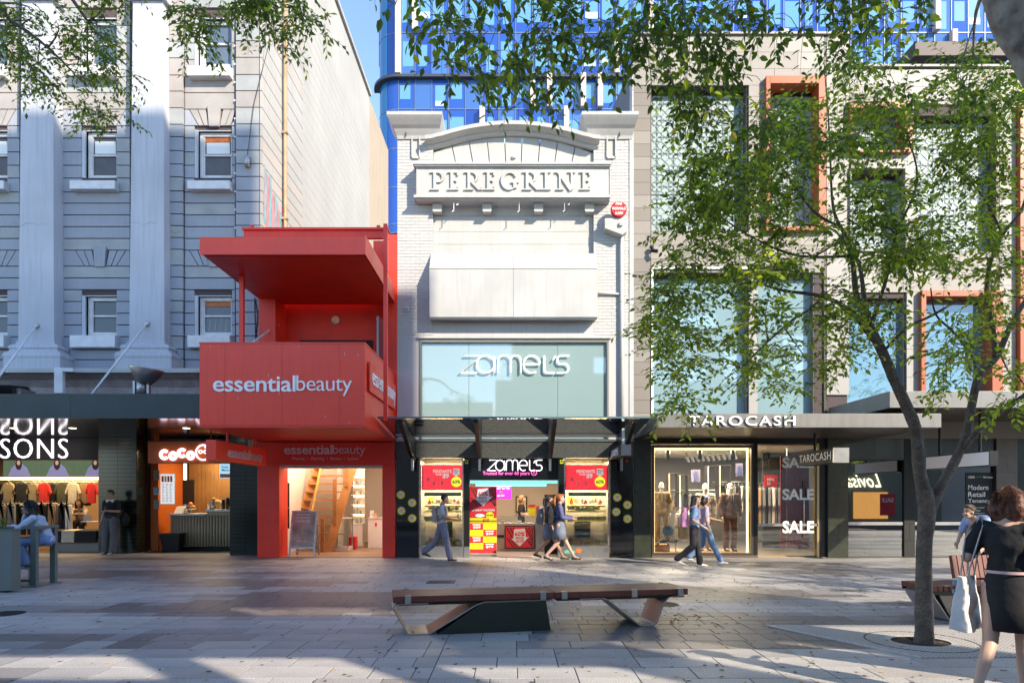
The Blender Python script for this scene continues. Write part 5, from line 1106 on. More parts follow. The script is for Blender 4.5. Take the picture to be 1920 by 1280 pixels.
bx('light_trough', X(880), X(1047), yf + .41, yf + .5, Z(905), Z(900), cyan, JI); bx('light_trough', X(886), X(1030), yf + 1.6, yf + 1.75, Z(911, 20), Z(906, 20), cyan, JI)
area('jewellery_light', (0, 20.6, 2.8), 2.6, 2.5, 80, (1, .83, .66))
ng = T('shop_sign', "glowing white Zamel's neon sign hung in the jewellery shop entrance", 'shop sign', (X(966), yf + .1, 2.6))
zamels(X(912), Z(882.5), 106 * YF / FPX, 22 * YF / FPX, yf + .12, .011, MATS['white neon tube'], ng)
text('tagline', 'Trusted for over 60 years', (X(905), yf + .12, Z(891.5)), 88 * YF / FPX, 8.5 * YF / FPX, mat('pink neon', (1, .2, .6), .5, emit=(1, .12, .55), es=.7), ng, depth=.02)
MB().tube([(p[0], yf + .12, p[1]) for p in arc(X(1001.5), Z(885), .075, .075, 0, 360, 16)], .008, 5).build('emblem_ring', MATS['pink neon'], ng); text('emblem_text', '60', (X(999.5), yf + .115, Z(887)), .06, .04, MATS['pink neon'], ng)
jc = T('jewellery_counter', 'long grey jewellery counter with glass top facing the entrance', 'counter', (X(975, 20.5), 20.5, 0))
cy0 = 20.4; c0, c1 = X(932, cy0), X(1042, cy0)
bx('front', c0, c1, cy0, cy0 + .06, .01, .82, mat('taupe counter', (.36, .31, .27), .5), jc); bx('body', c0, c1, cy0 + .061, cy0 + .6, .01, .8, MATS['taupe counter'], jc); bx('glass_top', c0, c1, cy0, cy0 + .6, 1.06, 1.075, gclear, jc); bx('display_bed', c0 + .02, c1 - .02, cy0 + .05, cy0 + .58, .822, .84, whc, jc); bx('front_glass', c0, c1, cy0, cy0 + .008, .821, 1.058, gclear, jc)
bx('side_band', c0 - .002, X(945, cy0), cy0 - .012, cy0 - .001, .42, .5, black, jc)
for k in range(9): tag(MB().box(c0 + .1 + k * .17, c0 + .22 + k * .17, cy0 + .1, cy0 + .25, .841, .87 + .05 * (k % 3 == 0)).build('ring_tray', whc if k % 2 else mat('cream velvet', (.6, .5, .4), .8), None, bevel=.01), f'{["first","second","third","fourth","fifth","sixth","seventh","eighth","ninth"][k]} small ring tray from the left inside the glass counter', 'ring tray', 'ring trays in the jewellery counter')
cp_ = T('counter_poster', 'red and black striped 60% price drop poster on the counter front', 'poster', (X(974, 20.3), 20.3, .7))
yq = 20.33; p0, p1, pz0, pz1 = X(948, yq), X(1001, yq), Z(1026, yq), Z(987, yq)
def pricedrop(par, p0, p1, pz0, pz1, y, st=True, tw=1.0):
    bx('sheet', p0, p1, y, y + .02, pz0, pz1, redc, par); mb = MB(); w_ = p1 - p0; h = pz1 - pz0; n = 9
    for k in range(n):
        a = p0 + .02 + k * w_ / n; b = a + w_ / n * .42
        if k * w_ / n < w_ * .28 or k * w_ / n > w_ * .6:
            mb.xz([(min(a, p1 - .02), pz1 - .03), (min(b, p1 - .02), pz1 - .03), (min(b + h * .35, p1 - .02), pz0 + h * .3), (min(a + h * .35, p1 - .03), pz0 + h * .3)], y - .003, y - .001)
            mb.xz([(a, pz0 + h * .45), (b, pz0 + h * .45), (min(b + h * .3, p1 - .02), pz0 + .03), (min(a + h * .3, p1 - .03), pz0 + .03)], y - .005, y - .0035)
    mb.build('stripes', hazb, par)
    cx = (p0 + p1) / 2; s = min(w_, h)
    MB().xz([(cx - s * .27, pz1 - s * .12), (cx - s * .3, pz0 + h * .45), (cx - s * .42, pz0 + h * .43), (cx, pz0 + h * .06), (cx + s * .45, pz0 + h * .52), (cx + s * .3, pz0 + h * .5), (cx + s * .25, pz1 - s * .08)], y - .009, y - .006).build('arrow', whc, par)
    text('lettering', '60%', (cx - s * .24, y - .011, pz0 + h * .56), s * .48, s * .2, redc, par, bold=.03, depth=.002); text('lettering', 'PRICE\nDROP', (cx - s * .2, y - .011, pz0 + h * .24), s * .4, s * .27, redc, par, bold=.02, depth=.002)
pricedrop(cp_, p0, p1, pz0, pz1, yq); bx('frame', p0 - .03, p1 + .03, yq + .0205, yq + .03, pz0 - .03, pz1 + .03, black, cp_)
bn_ = T('pull_up_banner', 'tall red and yellow pull-up sale banner standing in the jewellery entrance', 'banner', (X(905, 18.7), 18.7, 0))
yq = 18.75; p0, p1, pz0, pz1 = X(881, yq), X(931, yq), .03, Z(912, yq)
pricedrop(bn_, p0, p1, pz0 + (pz1 - pz0) * .7, pz1, yq); bx('sheet', p0, p1, yq, yq + .02, pz0 + .06, pz0 + (pz1 - pz0) * .699, redc, bn_)
H_ = pz1 - pz0; W_ = p1 - p0
text('lettering', '1ct CARAT SOLITAIRE', (p0 + .04, yq - .002, pz0 + H_ * .645), W_ * .88, .055, whc, bn_, bold=.02, depth=.002)
MB().xz([(p0 + W_ * .75 + .11 * math.cos(R(k * 20)), pz0 + H_ * .58 + .11 * math.sin(R(k * 20))) for k in range(18)], yq - .005, yq - .001).build('offer_disc', yel, bn_); text('lettering', '$2,499', (p0 + W_ * .62, yq - .006, pz0 + H_ * .57), W_ * .26, .05, hazb, bn_, bold=.02, depth=.002)
MB().xz(arc(p0 + W_ * .38, pz0 + H_ * .58, .13, .05, 0, 360, 14)[:-1], yq - .004, yq - .001).build('printed_ring', whc, bn_)
rows_ = [(.50, '$10'), (.405, '$29'), (.31, '$39'), (.215, '$59'), (.12, '$79')]
bx('price_strip', p0, p1, yq - .003, yq - .001, pz0 + H_ * .47, pz0 + H_ * .545, yel, bn_)
for i, (f, s_) in enumerate(rows_):
    if i:
        a = p0 + (W_ * .5 if i % 2 else 0); bx('price_cell', a, a + W_ * .5, yq - .003, yq - .001, pz0 + H_ * (f - .03), pz0 + H_ * (f + .06), yel, bn_)
        text('lettering', s_, (p0 + W_ * (.12 if i % 2 else .6), yq - .004, pz0 + H_ * (f - .015)), W_ * .28, .07, whc, bn_, bold=.04, depth=.002); bx('text_line', p0 + W_ * (.1 if i % 2 else .58), p0 + W_ * (.4 if i % 2 else .9), yq - .006, yq - .004, pz0 + H_ * (f + .035), pz0 + H_ * (f + .05), whc, bn_)
    else: text('lettering', s_, (p0 + W_ * .48, yq - .004, pz0 + H_ * .48), W_ * .24, .11, redc, bn_, bold=.04, depth=.002)
bx('base', p0 - .01, p1 + .01, yq - .08, yq + .12, .011, .06, steel, bn_)
ps = T('screen', 'purple gift card advert screen hanging inside the jewellery shop', 'screen', (X(940, 21), 21, 2)); yq = 21.0
bx('panel', X(920, yq), X(959, yq), yq, yq + .05, Z(935, yq), Z(911, yq), mat('magenta screen', (.5, .02, .4), .4, emit=(.55, .02, .42), es=.3), ps); text('lettering', 'OUR GIFT TO YOU', (X(922, yq), yq - .001, Z(917, yq)), 34 * yq / FPX, .07, whc, ps, bold=.03); text('lettering', '$20 OFF', (X(932, yq), yq - .001, Z(931, yq)), 14 * yq / FPX, .06, whc, ps, bold=.03); bx('gift_box', X(937, yq), X(942, yq), yq - .01, yq - .001, Z(926, yq), Z(920, yq), steel, ps)
bb = T('chalk_board', 'dark easel board with handwritten white text inside the jewellery entrance', 'chalkboard', (X(1034, 19.4), 19.4, 1.3)); yq = 19.4
bx('board', X(1022, yq), X(1047, yq), yq, yq + .04, Z(965, yq), Z(928, yq), mat('chalkboard', (.02, .02, .02), .7), bb); bx('frame', X(1021, yq), X(1048, yq), yq + .041, yq + .07, .012, Z(927, yq), black, bb)
for k, s_ in enumerate(('Bridal', 'Zone', 'Diamonds', '$99')): text('lettering', s_, (X(1024.5, yq), yq - .002, Z(937 + k * 7.5, yq)), [.25, .2, .28, .14][k], .07, whc, bb, shear=.2)
for i, px in enumerate((960, 1012)):
    p = T('picture_frame', ['framed mirror on the back wall of the jewellery shop left of the assistant', 'dark doorway frame on the back wall right of the assistant'][i], 'frame', (X(px, 23.9), 23.9, 1.5)); y = 23.9
    bx('frame', X(px + 7, y), X(px + 28 - i * 4, y), y, y + .04, Z(960, y), Z(930, y), black if i == 0 else bei, p); bx('panel', X(px + 9, y), X(px + 26 - i * 4, y), y - .01, y - .001, Z(958, y), Z(932, y), mat('warm mirror', (.6, .42, .2), .3), p)
yc_ = T('yellow_card_stand', 'yellow sale card standing on the right of the jewellery counter', 'sign card', (X(997, 20.6), 20.6, 1.1)); bx('card', X(991, 20.5), X(1004, 20.5), 20.55, 20.57, 1.078, 1.4, yel, yc_); bx('header', X(991, 20.5), X(1004, 20.5), 20.54, 20.549, 1.33, 1.4, redc, yc_)
rk = T('card_rack', 'small rack of red and white cards beside the counter poster', 'rack', (X(1012, 20.2), 20.2, .9)); 
for k in range(6): bx('card', X(1006 + (k % 2) * 7, 20.2), X(1012 + (k % 2) * 7, 20.2), 20.2 + .03 * (k // 2), 20.21 + .03 * (k // 2), .85 + .18 * (k // 2), 1.0 + .18 * (k // 2), [redc, whc][k % 2], rk)
bx('stand', X(1005, 20.2), X(1020, 20.2), 20.3, 20.34, .011, 1.3, steel, rk)
# ============================================================ stone clad building on the right
SB = T('stone_building', 'beige stone clad modern building with orange framed windows and patterned screens', 'building', (10, YF, 0))
sb = [mat('beige stone panel', (.265, .24, .215), .6, var=.1, vscale=1, grain=.06, gscale=30), mat('light beige stone panel', (.31, .285, .26), .6, var=.1, vscale=1, grain=.06, gscale=30), mat('taupe stone panel', (.215, .19, .165), .6, var=.15, vscale=1, grain=.06, gscale=30)]
pale = mat('pale cream cladding', (.34, .325, .305), .55, var=.05, vscale=1); orf = mat('orange metal frame', (.40, .10, .035), .42, var=.08, vscale=2); dkr = mat('dark bronze metal', (.07, .06, .055), .4, metal=.4)
rs_ = random.Random(9); y0 = YF
def stones_(px0, px1, py0, py1, hpx=24, wpx=None, mats=sb, y=y0, off=0):
    """clad a rectangle with individual stone panels, recessed joints"""
    r = 0; py = py1
    while py > py0 + 2:
        top = max(py0, py - hpx); px = px0
        ws = [px1 - px0] if wpx is None else []
        if wpx is not None:
            o = (wpx / 2 if r % 2 else 0); e = px0 + (wpx - o if r % 2 else wpx); ed = [px0]
            while e < px1 - 3: ed.append(e); e += wpx
            ed.append(px1)
        else: ed = [px0, px1]
        for a, b in zip(ed, ed[1:]): bx('stone_panel', X(a) + .004, X(b) - .004, y, y + .05, Z(py) + .004, Z(top) - .004, rs_.choice(mats), SB)
        py = top; r += 1
mb = MB()
openA = [(X(1222), X(1400), Z(432), Z(160)), (X(1440), X(1532), Z(432), Z(160)), (X(1593), X(1700), Z(282), Z(200)), (X(1595), X(1697), Z(468), Z(322)), (X(1716), X(1866), Z(470), Z(215)),
         (X(1225), X(1402), Z(800), Z(512)), (X(1422), X(1528), Z(800), Z(512)), (X(1590), X(1698), Z(760), Z(558)), (X(1728), X(1866), Z(760), Z(556))]
holed(mb, X(1188), X(1595), Z(822), Z(66), y0 + .05, y0 + .4, openA); mb.build('wall_core', jointm, SB)
mb = MB(); holed(mb, X(1595), X(2300), Z(822), Z(127), y0 + .05, y0 + .4, openA); mb.build('wall_core', jointm, SB)
tp = [sb[2], sb[2], sb[0]]
stones_(1188, 1220, 161, 822, 24, None, tp); stones_(1188, 1545, 66, 106, 20, 90, [pale, sb[1]]) if False else None
stones_(1188, 1545, 66, 160, 31, 88, [sb[1], pale]); 
stones_(1220.5, 1403.5, 434, 511, 25.6, 66, [sb[0], sb[0], sb[1]]); stones_(1404, 1440, 160, 511, 30, None, [sb[1]]); stones_(1440, 1545, 434, 511, 25.6, 60, [sb[0], sb[1]])
stones_(1404, 1421, 511, 776, 60, None, [pale]); stones_(1532, 1545, 160, 434, 60, None, [sb[2]])
stones_(1550, 1592, 66, 127, 30, None, [pale]); stones_(1550, 1592, 127, 740, 44, None, [pale]); stones_(1592.5, 1868, 129, 196, 33, 92, [pale, sb[1]])
stones_(1702, 1714, 197, 470, 60, None, [pale]); stones_(1592.5, 1702, 286, 318, 32, 54, [pale]); stones_(1592.5, 1868, 472, 548, 25.4, 69, [pale, sb[1]]); stones_(1700, 1724, 548, 760, 53, None, [pale])
stones_(1874, 1905, 129, 760, 45, None, [pale]); stones_(1905, 2200, 129, 196, 33, 92, [pale]); stones_(1960, 2200, 196, 822, 33, 92, [pale])
bx('coping', X(1185), X(1595), y0 - .06, y0 + .45, Z(66), Z(62), pale, SB); bx('coping', X(1596), X(2300), y0 - .06, y0 + .45, Z(127), Z(123), pale, SB)
for a, b in ((1545.2, 1549.8), (1868.3, 1873.7)): bx('recessed_groove', X(a), X(b), y0 + .01, y0 + .05, Z(822), Z(66 if a < 1600 else 127), dkr, SB)
# left flank above the white building
MB().yz([(y0 + .06, 11), (23.4, 11), (23.4, 14.55), (y0 + .06, 13.4)], 3.28, 3.34).build('flank_wall', mat('dark ribbed flank', (.10, .10, .10), .5, metal=.3, streak=.4), SB)
bx('flank_post', 3.24, 3.279, y0 + .0, y0 + .4, 11.5, 13.3, galv, SB)
bx('roof_block', 3.4, 27, y0 + .45, 30, 3.3, 12.5, sb[1], SB)
# patterned screens: pressed quatrefoil tiles
scw = mat('pale mint screen', (.31, .40, .39), .5); scp = mat('grey screen relief', (.12, .16, .18), .6)
def screen(px0, px1, py0, py1, y, tilep=31.5, fine=False):
    x0, x1, z0, z1 = X(px0), X(px1), Z(py1), Z(py0); bx('patterned_screen', x0, x1, y, y + .04, z0, z1, scw, SB)
    t = tilep * YF / FPX; w_ = .022 if not fine else .018; mb = MB(); V = []; yy = y - .008
    def line(a, b, w=w_):
        a = Vector(a); b = Vector(b)
        if not (x0 < a.x < x1 and x0 < b.x < x1 and z0 < a.y < z1 and z0 < b.y < z1): return
        d = (b - a).normalized(); n = Vector((-d.y, d.x)) * w / 2
        p = [a - n, b - n, b + n, a + n]
        mb.add([(q.x, yy, q.y) for q in p] + [(q.x, y, q.y) for q in p], [(0, 1, 2, 3), (0, 4, 5, 1), (2, 6, 7, 3)])
    nx = int((x1 - x0) / t) + 2; nz = int((z1 - z0) / t) + 2
    for i in range(nx):
        for j in range(nz):
            cx, cz_ = x0 + (i + .45) * t, z1 - (j + .5) * t; h = t / 2
            for q in range(4):
                a0 = 45 + q * 90; c = math.cos(R(a0)); s = math.sin(R(a0))
                pc = (cx + c * h * .42, cz_ + s * h * .42); r = h * .3
                P_ = [(pc[0] + r * math.cos(R(a0 - 150 + k * 60)), pc[1] + r * math.sin(R(a0 - 150 + k * 60))) for k in range(6)]
                for a, b in zip(P_, P_[1:]): line(a, b)
                b0 = q * 90; c = math.cos(R(b0)); s = math.sin(R(b0))
                line((cx + c * h * .1, cz_ + s * h * .1), (cx + c * h * .98, cz_ + s * h * .98), w_ * .8)
                line((cx + c * h * .7 - s * h * .22, cz_ + s * h * .7 + c * h * .22), (cx + c * h, cz_ + s * h), w_ * .8); line((cx + c * h * .7 + s * h * .22, cz_ + s * h * .7 - c * h * .22), (cx + c * h, cz_ + s * h), w_ * .8)
                A = (cx + math.cos(R(a0)) * h * .78, cz_ + math.sin(R(a0)) * h * .78); B = (cx + math.cos(R(a0)) * h * 1.41, cz_ + math.sin(R(a0)) * h * 1.41); line(A, B, w_ * .7)
    mb.build('screen_relief', scp, SB, kind='stuff')
screen(1222, 1400, 168, 432, y0 + .30); screen(1440, 1532, 168, 432, y0 + .34); screen(1593, 1700, 205, 282, y0 + .3, 28); screen(1716, 1866, 222, 470, y0 + .3); screen(1595, 1697, 330, 468, y0 + .32)
bx('screen_joint', X(1222), X(1400), y0 + .28, y0 + .29, Z(356) - .01, Z(356) + .01, scp, SB)
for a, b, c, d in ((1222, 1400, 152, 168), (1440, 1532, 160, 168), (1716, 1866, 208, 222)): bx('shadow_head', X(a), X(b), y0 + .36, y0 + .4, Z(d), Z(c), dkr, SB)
def oframe(a, b, c, d, dep=.32, wl=9, wr=14, wt=14, wb=8, m_=orf, proud=.14):
    f = MB(); x0, x1, z0, z1 = X(a), X(b), Z(d), Z(c); w1, w2, w3, w4 = [v * YF / FPX for v in (wl, wr, wt, wb)]
    f.box(x0, x0 + w1, y0 - proud, y0 + dep, z0, z1); f.box(x1 - w2, x1, y0 - proud, y0 + dep, z0, z1); f.box(x0 + w1, x1 - w2, y0 - proud, y0 + dep, z1 - w3, z1)
    if wb: f.box(x0 + w1, x1 - w2, y0 - proud, y0 + dep, z0, z0 + w4)
    return f.build('window_frame', m_, SB, bevel=.006)
oframe(1433, 1545, 148, 436, wl=8, wr=14); oframe(1590, 1706, 196, 290, wl=5, wr=15, wt=12, wb=4); oframe(1592, 1700, 314, 472, wl=3, wr=5, wt=4, wb=3, m_=pale, proud=.06)
oframe(1722, 1874, 547, 762, wl=9, wr=20, wt=11, wb=0); oframe(1906, 1960, 200, 760, wl=14, wr=5, wt=10, wb=0)
bx('opening_back', X(1920), X(1955), y0 + .05, y0 + .1, Z(760), Z(210), dkr, SB)
# big upper windows
gup = glass('pale blue upper glass', (.40, .60, .66), .08, through=.3, body=(.32, .50, .56), rough=.02)
gup2 = glass('deep blue upper glass', (.3, .5, .6), .08, through=.3, body=(.10, .26, .36), rough=.02)
rbk = mat('blue grey upper room', (.25, .35, .38), .9)
for a, b, c, d, g in ((1225, 1402, 512, 800, gup), (1422, 1528, 512, 800, gup), (1590, 1698, 558, 760, gup2), (1730, 1856, 558, 760, gup2)):
    w_ = bx('window', X(a), X(b), y0 + .28, y0 + .34, Z(c) - .12, Z(c), dkr, SB); bx('pane', X(a) + .002, X(b) - .002, y0 + .25, y0 + .26, Z(d), Z(c) - .13, g, w_); bx('room_back', X(a), X(b), y0 + 2, y0 + 2.1, Z(d), Z(c), rbk, w_)
    bx('side_reveal', X(b) - .02, X(b) + .14, y0 + .06, y0 + .39, Z(d), Z(c), mat('grey bronze reveal', (.20, .18, .165), .5, metal=.2), w_)
bx('white_trim', X(1221), X(1224.8), y0 - .03, y0 + .05, Z(800), Z(500), whc, SB); bx('white_trim', X(1221), X(1404), y0 - .05, y0 + .05, Z(505), Z(501), whc, SB)
ld = mat('pale frame line', (.6, .72, .74), .5)
for a, b, c, d in ((1228, 1364, 763, 760.5), (1228, 1229.5, 760, 520), (1362, 1364, 760, 520)): bx('inner_frame', X(a), X(b), y0 + .27, y0 + .279, Z(c), Z(d), ld, SB)
MB().xz([(X(1246), Z(758)), (X(1275), Z(758)), (X(1284), Z(735)), (X(1275), Z(715)), (X(1262), Z(722)), (X(1250), Z(740))], y0 + .40, y0 + .44).build('poster_figure', mat('pale fabric print', (.55, .62, .6), .7), SB)
MB().tube([(X(1249), y0 + .38, Z(708)), (X(1250), y0 + .38, Z(722)), (X(1254), y0 + .38, Z(726))], .05, 6).build('poster_hand', MATS['skin print'], SB)
for px, py in ((1222, 470), (1863, 515)):
    c_ = T('security_camera', 'small black security camera on the stone wall ' + ('left of the tree crown' if px < 1500 else 'above the orange framed window'), 'camera', (X(px), y0 - .1, Z(py)))
    MB().tube([(X(px), y0, Z(py)), (X(px), y0 - .15, Z(py))], .03, 8).build('arm', blackm, c_); MB().tube([(X(px) - .02, y0 - .13, Z(py + 3)), (X(px) + .12, y0 - .2, Z(py + 6))], .05, 8).build('body', blackm, c_); MB().ball((X(px) - .02, y0 - .1, Z(py - 4)), .06).build('dome', black, c_, smooth=True)
# canopies
YK = 15.4; kc = mat('grey aluminium fascia', (.21, .205, .20), .42, metal=.35, streak=.2, var=.1, vscale=2); ks = mat('slatted bronze soffit', (.10, .085, .075), .35, metal=.5)
def canopy(name, lab, xa, xb, z0, z1, sl):
    c = T(name, lab, 'awning', ((xa + xb) / 2, YK, z0))
    bx('fascia', xa, xb, YK, YK + .06, z0, z1, kc, c, bevel=.005); bx('side_fascia', xa, xa + .06, YK + .061, YF - .01, z0, z1, kc, c); bx('side_fascia', xb - .06, xb, YK + .061, YF - .01, z0, z1, kc, c)
    bx('deck', xa + .06, xb - .06, YK + .061, YF - .01, z1 - .06, z1 - .03, kc, c); n = 28
    for k in range(n):
        y = YK + .07 + k * (YF - YK - .1) / n; bx('soffit_slat', xa + .061, xb - .061, y, y + .085, z0 + .005, z0 + .03, ks, c)
    bx('soffit_back', xa + .061, xb - .061, YK + .07, YF - .02, z0 + .05, z0 + .07, black, c); return c
xk0, xk1 = 3.27, X(1765, YK); kz0, kz1 = Z(801, YK), Z(775, YK)
cA = canopy('street_awning', 'grey metal canopy with white TAROCASH lettering on its fascia', xk0, xk1, kz0, kz1, 0)
text('lettering', 'TAROCASH', (X(1291, YK), YK - .012, Z(798, YK)), 199 * YK / FPX, 18.5 * YK / FPX, wtext, cA, bold=.008, depth=.03, sp=1.2)
bx('top_box', X(1370, 16), X(1404, 16), 16, 16.3, kz1, kz1 + .06, whc, cA)
xk2 = 8.52; cB = canopy('street_awning', 'higher plain grey metal canopy at the right above the leased shop', xk2, 21, Z(764, YK), Z(733, YK), 0)
bx('downstand', X(1590), 21, YF - .06, YF, Z(822), Z(775), sb[2], SB)
# ground floor frontage
zl = Z(822)
def tpier(px0, px1, y=y0 - .06, m_=tile2):
    r = T('tiled_pier', {1188: 'dark green tiled pier between the jewellery shop and the menswear window', 1550: 'dark green tiled pier right of the red SALE door', 1865: 'brown stone pier right of the leased shop window', 1695: 'black panel pier left of the leaning tree trunk'}[px0], 'pier', (X(px0), y, 0))
    bx('core', X(px0) + .005, X(px1), y + .012, y0 + .3, 0, zl, grout, r); h = (zl) / 7; w_ = X(px1) - X(px0)
    for j in range(7):
        o = .5 if j % 2 else 1
        if o == 1: bx('tile', X(px0) + .009, X(px1) - .004, y, y + .011, j * h + .004, (j + 1) * h - .004, m_, r)
        else: bx('tile', X(px0) + .009, X(px0) + w_ * .52 - .003, y, y + .011, j * h + .004, (j + 1) * h - .004, m_, r); bx('tile', X(px0) + w_ * .52 + .003, X(px1) - .004, y, y + .011, j * h + .004, (j + 1) * h - .004, m_, r)
tpier(1188, 1220); tpier(1550, 1589); tpier(1695, 1716, y0 + .0, black); tpier(1865, 1905, y0 - .06, mat('brown stone tile', (.13, .10, .08), .4, var=.2, vscale=3))
bx('lintel', X(1220), X(1550), y0 + .05, y0 + .35, Z(831), Z(822) + .002, blackm, SB); 
for a, b in ((1590, 1640), (1640, 1695), (1716, 1790), (1790, 1864)): bx('lintel_panel', X(a) + .004, X(b) - .004, y0 + .0, y0 + .3, Z(862), zl - .003, mat('olive dark panel', (.035, .03, .015), .25, spec=.6, var=.2, vscale=2), SB)
bx('end_wall', X(1906), 24, y0, y0 + .4, 0, zl, tile2, SB)
# menswear display window
mw = T('menswear_window', 'large menswear shop window with a glowing brass edged frame', 'shop window', (X(1317), y0, 0))
a, b, c, d = X(1222), X(1413), Z(1040), Z(834)
f = MB(); f.box(a, a + .07, y0 - .02, y0 + .1, c, d); f.box(b - .07, b, y0 - .02, y0 + .1, c, d); f.box(a + .07, b - .07, y0 - .02, y0 + .1, d - .07, d); f.box(a + .07, b - .07, y0 - .02, y0 + .1, c, c + .06); f.build('frame', mat('bronze frame', (.10, .08, .07), .35, metal=.6), mw, bevel=.006)
e = MB(); e.box(a + .075, a + .1, y0 + .1, y0 + .13, c + .06, d - .07); e.box(b - .15, b - .11, y0 + .1, y0 + .14, c + .06, d - .07); e.box(a + .1, b - .15, y0 + .1, y0 + .13, d - .12, d - .08); e.build('led_strip', warmled, mw)
bx('pane', a + .07, b - .07, y0 + .02, y0 + .03, c + .06, d - .07, gclear, mw); bx('sill', a - .0, b + .1, y0 - .05, y0 + .1, 0, c - .002, mat('bronze sill', (.14, .11, .09), .4, metal=.3), mw)
bx('platform', a + .05, b - .05, y0 + .14, y0 + 1.6, .012, c + .04, mat('oak platform', (.42, .27, .15), .45, streak=.2), mw)
bx('right_jamb', b + .002, X(1420), y0 - .03, y0 + .2, 0, Z(831), blackm, SB)
# glazed door zone
dz = T('menswear_entrance', 'glazed menswear entrance with red SALE banner and white SALE lettering', 'shop entrance', (X(1480), y0, 0))
bx('fixed_pane', X(1421), X(1476), y0 + .02, y0 + .03, .0, Z(834), gclear, dz); bx('glass_door', X(1477), X(1532), y0 + .1, y0 + .11, .01, Z(834), gclear, dz); bx('mid_rail', X(1421), X(1534), y0 - .0, y0 + .015, Z(986), Z(981), steel, dz)
bx('jamb', X(1532), X(1536), y0 + .0, y0 + .2, 0, Z(831), mat('gold edge', (.5, .38, .2), .3, metal=.6), dz); bx('dark_side', X(1536), X(1550), y0 + .02, y0 + .3, 0, Z(831), blackm, dz)
bx('red_banner', X(1477), X(1532), y0 + .5, y0 + .52, .25, Z(852), mat('crimson banner', (.30, .015, .02), .5), dz)
MB().tube([(X(1509), y0 + .05, Z(1008)), (X(1509), y0 + .05, Z(900))], .018, 8).build('handle', steel, dz, smooth=True)
for i, (bz, tz) in enumerate(((877, 857), (937, 916), (999, 976))): text('lettering', 'SALE', (X(1467), y0 - .005, Z(bz)), 59 * YF / FPX, (bz - tz) * YF / FPX, mat('white vinyl', (.8, .82, .8), .5), dz, bold=.03, depth=.003)
ov = mat('dark red outline', (.42, .05, .05), .5)
for i, (bz, tz) in enumerate(((908, 888), (968, 948), (1030, 1008))): text('lettering', 'SALE', (X(1480), y0 + .495, Z(bz)), 48 * YF / FPX, (bz - tz) * YF / FPX, ov, dz, bold=-.01, depth=.003)
bx('floor', X(1421), X(1550), y0 - .02, y0 + .6, -.002, .011, MATS['oak platform'], dz); bx('door_sill', X(1477), X(1532), y0 + .12, y0 + .5, .012, .05, MATS['oak platform'], dz)
MENS = (a, b, c, d)
# interior
MI = T('menswear_interior', 'menswear shop interior with white ceiling, racks and track lights', 'shop', (6, 21, 0))
x0, x1 = X(1222), X(1550)
bx('floor', x0, x1 + .6, y0 + .61, 25, -.002, .0115, mat('grey timber floor', (.22, .2, .18), .4, streak=.2), MI); bx('ceiling', x0, x1 + .6, y0 + .36, 25, 3.05, 3.15, wallw, MI); bx('back_wall', x0, x1 + .6, 25, 25.1, 0, 3.1, mat('charcoal shop wall', (.2, .19, .18), .8), MI)
bx('left_wall', x0 - .1, x0, y0 + .36, 25, 0, 3.1, wallw, MI); bx('right_wall', x1 + .6, x1 + .7, y0 + .36, 25, 0, 3.1, MATS['charcoal shop wall'], MI); bx('side_wall', x0 + .01, x0 + .06, 21, 24.9, .012, 2.4, MATS['charcoal shop wall'], MI)
area('menswear_light', (5.6, 21, 3.0), 3.5, 3.5, 160, (1, .88, .74)); area('menswear_window_light', (5.2, 19.2, 2.95), 2.4, .4, 60, (1, .8, .55))
tr = T('track_lighting', 'row of black spotlights on a ceiling track in the menswear window', 'track light', (5, 20, 2.95))
MB().tube([(X(1283, 22), 22, 2.9), (X(1380, 19.8), 19.8, 2.9)], .015, 6).build('track', blackm, tr)
for k in range(10):
    t = k / 9; px = X(1286, 22) + (X(1376, 19.9) - X(1286, 22)) * t; py = 21.9 - 2 * t
    MB().tube([(px, py, 2.88), (px + .06, py - .05, 2.72)], .05, 8).build('spotlight', blackm, tr)
for i, px in enumerate((1252, 1312, 1374)): MB().tube([(X(px, 19), 19, 3.0), (X(px, 19), 19, 2.68)], [.06, .065], 10).build('spotlight', blackm, None, smooth=True, label=f'{["left","middle","right"][i]} black cylinder spotlight hanging at the front of the menswear window', cat='spotlight', group='cylinder spotlights in the menswear window')
# racks behind
for rx0, rx1, y, z, pal, grp in ((X(1262, 22), X(1345, 22), 22, 1.75, ['grey', 'white', 'black', 'grey', 'olive', 'tan', 'black'], 'shirts on the back left rail of the menswear shop'), (X(1345, 21.4), X(1410, 21.4), 21.4, 2.0, ['grey', 'black', 'white', 'grey', 'grey', 'black', 'white', 'olive'], 'shirts on the back centre rail of the menswear shop'), (X(1416, 20.5), X(1470, 20.5), 20.5, 1.95, ['grey', 'tan', 'grey', 'black', 'grey', 'white', 'grey'], 'coats on the rail beside the SALE door')):
    rail(rx0, rx1, y, z + .1, 'steel rail for ' + grp); n = 9; od = ['first', 'second', 'third', 'fourth', 'fifth', 'sixth', 'seventh', 'eighth', 'ninth']
    for k in range(n):
        c_ = pal[k % len(pal)]; garment(rx0 + (rx1 - rx0) * (k + .5) / n, y, z - .02, .8 if y > 21 else 1.1, .5, c_, yaw=R(62 + 8 * (k % 3)), label=f'{od[k]} from the left of the {grp}', group=grp)
sr_ = T('garment_stand', 'pale timber garment stand with beige shirts in the menswear window', 'garment stand', (X(1285, 19.1), 19.1, .1)); sx0, sx1 = X(1267, 19.1), X(1303, 19.1); pt = mat('pale timber', (.55, .4, .25), .5)
for x in (sx0, sx1): bx('upright', x - .015, x + .015, 19.09, 19.12, c + .042, Z(953, 19.1), pt, sr_)
bx('top_bar', sx0 - .015, sx1 + .015, 19.09, 19.12, Z(953, 19.1) + .001, Z(953, 19.1) + .03, pt, sr_)
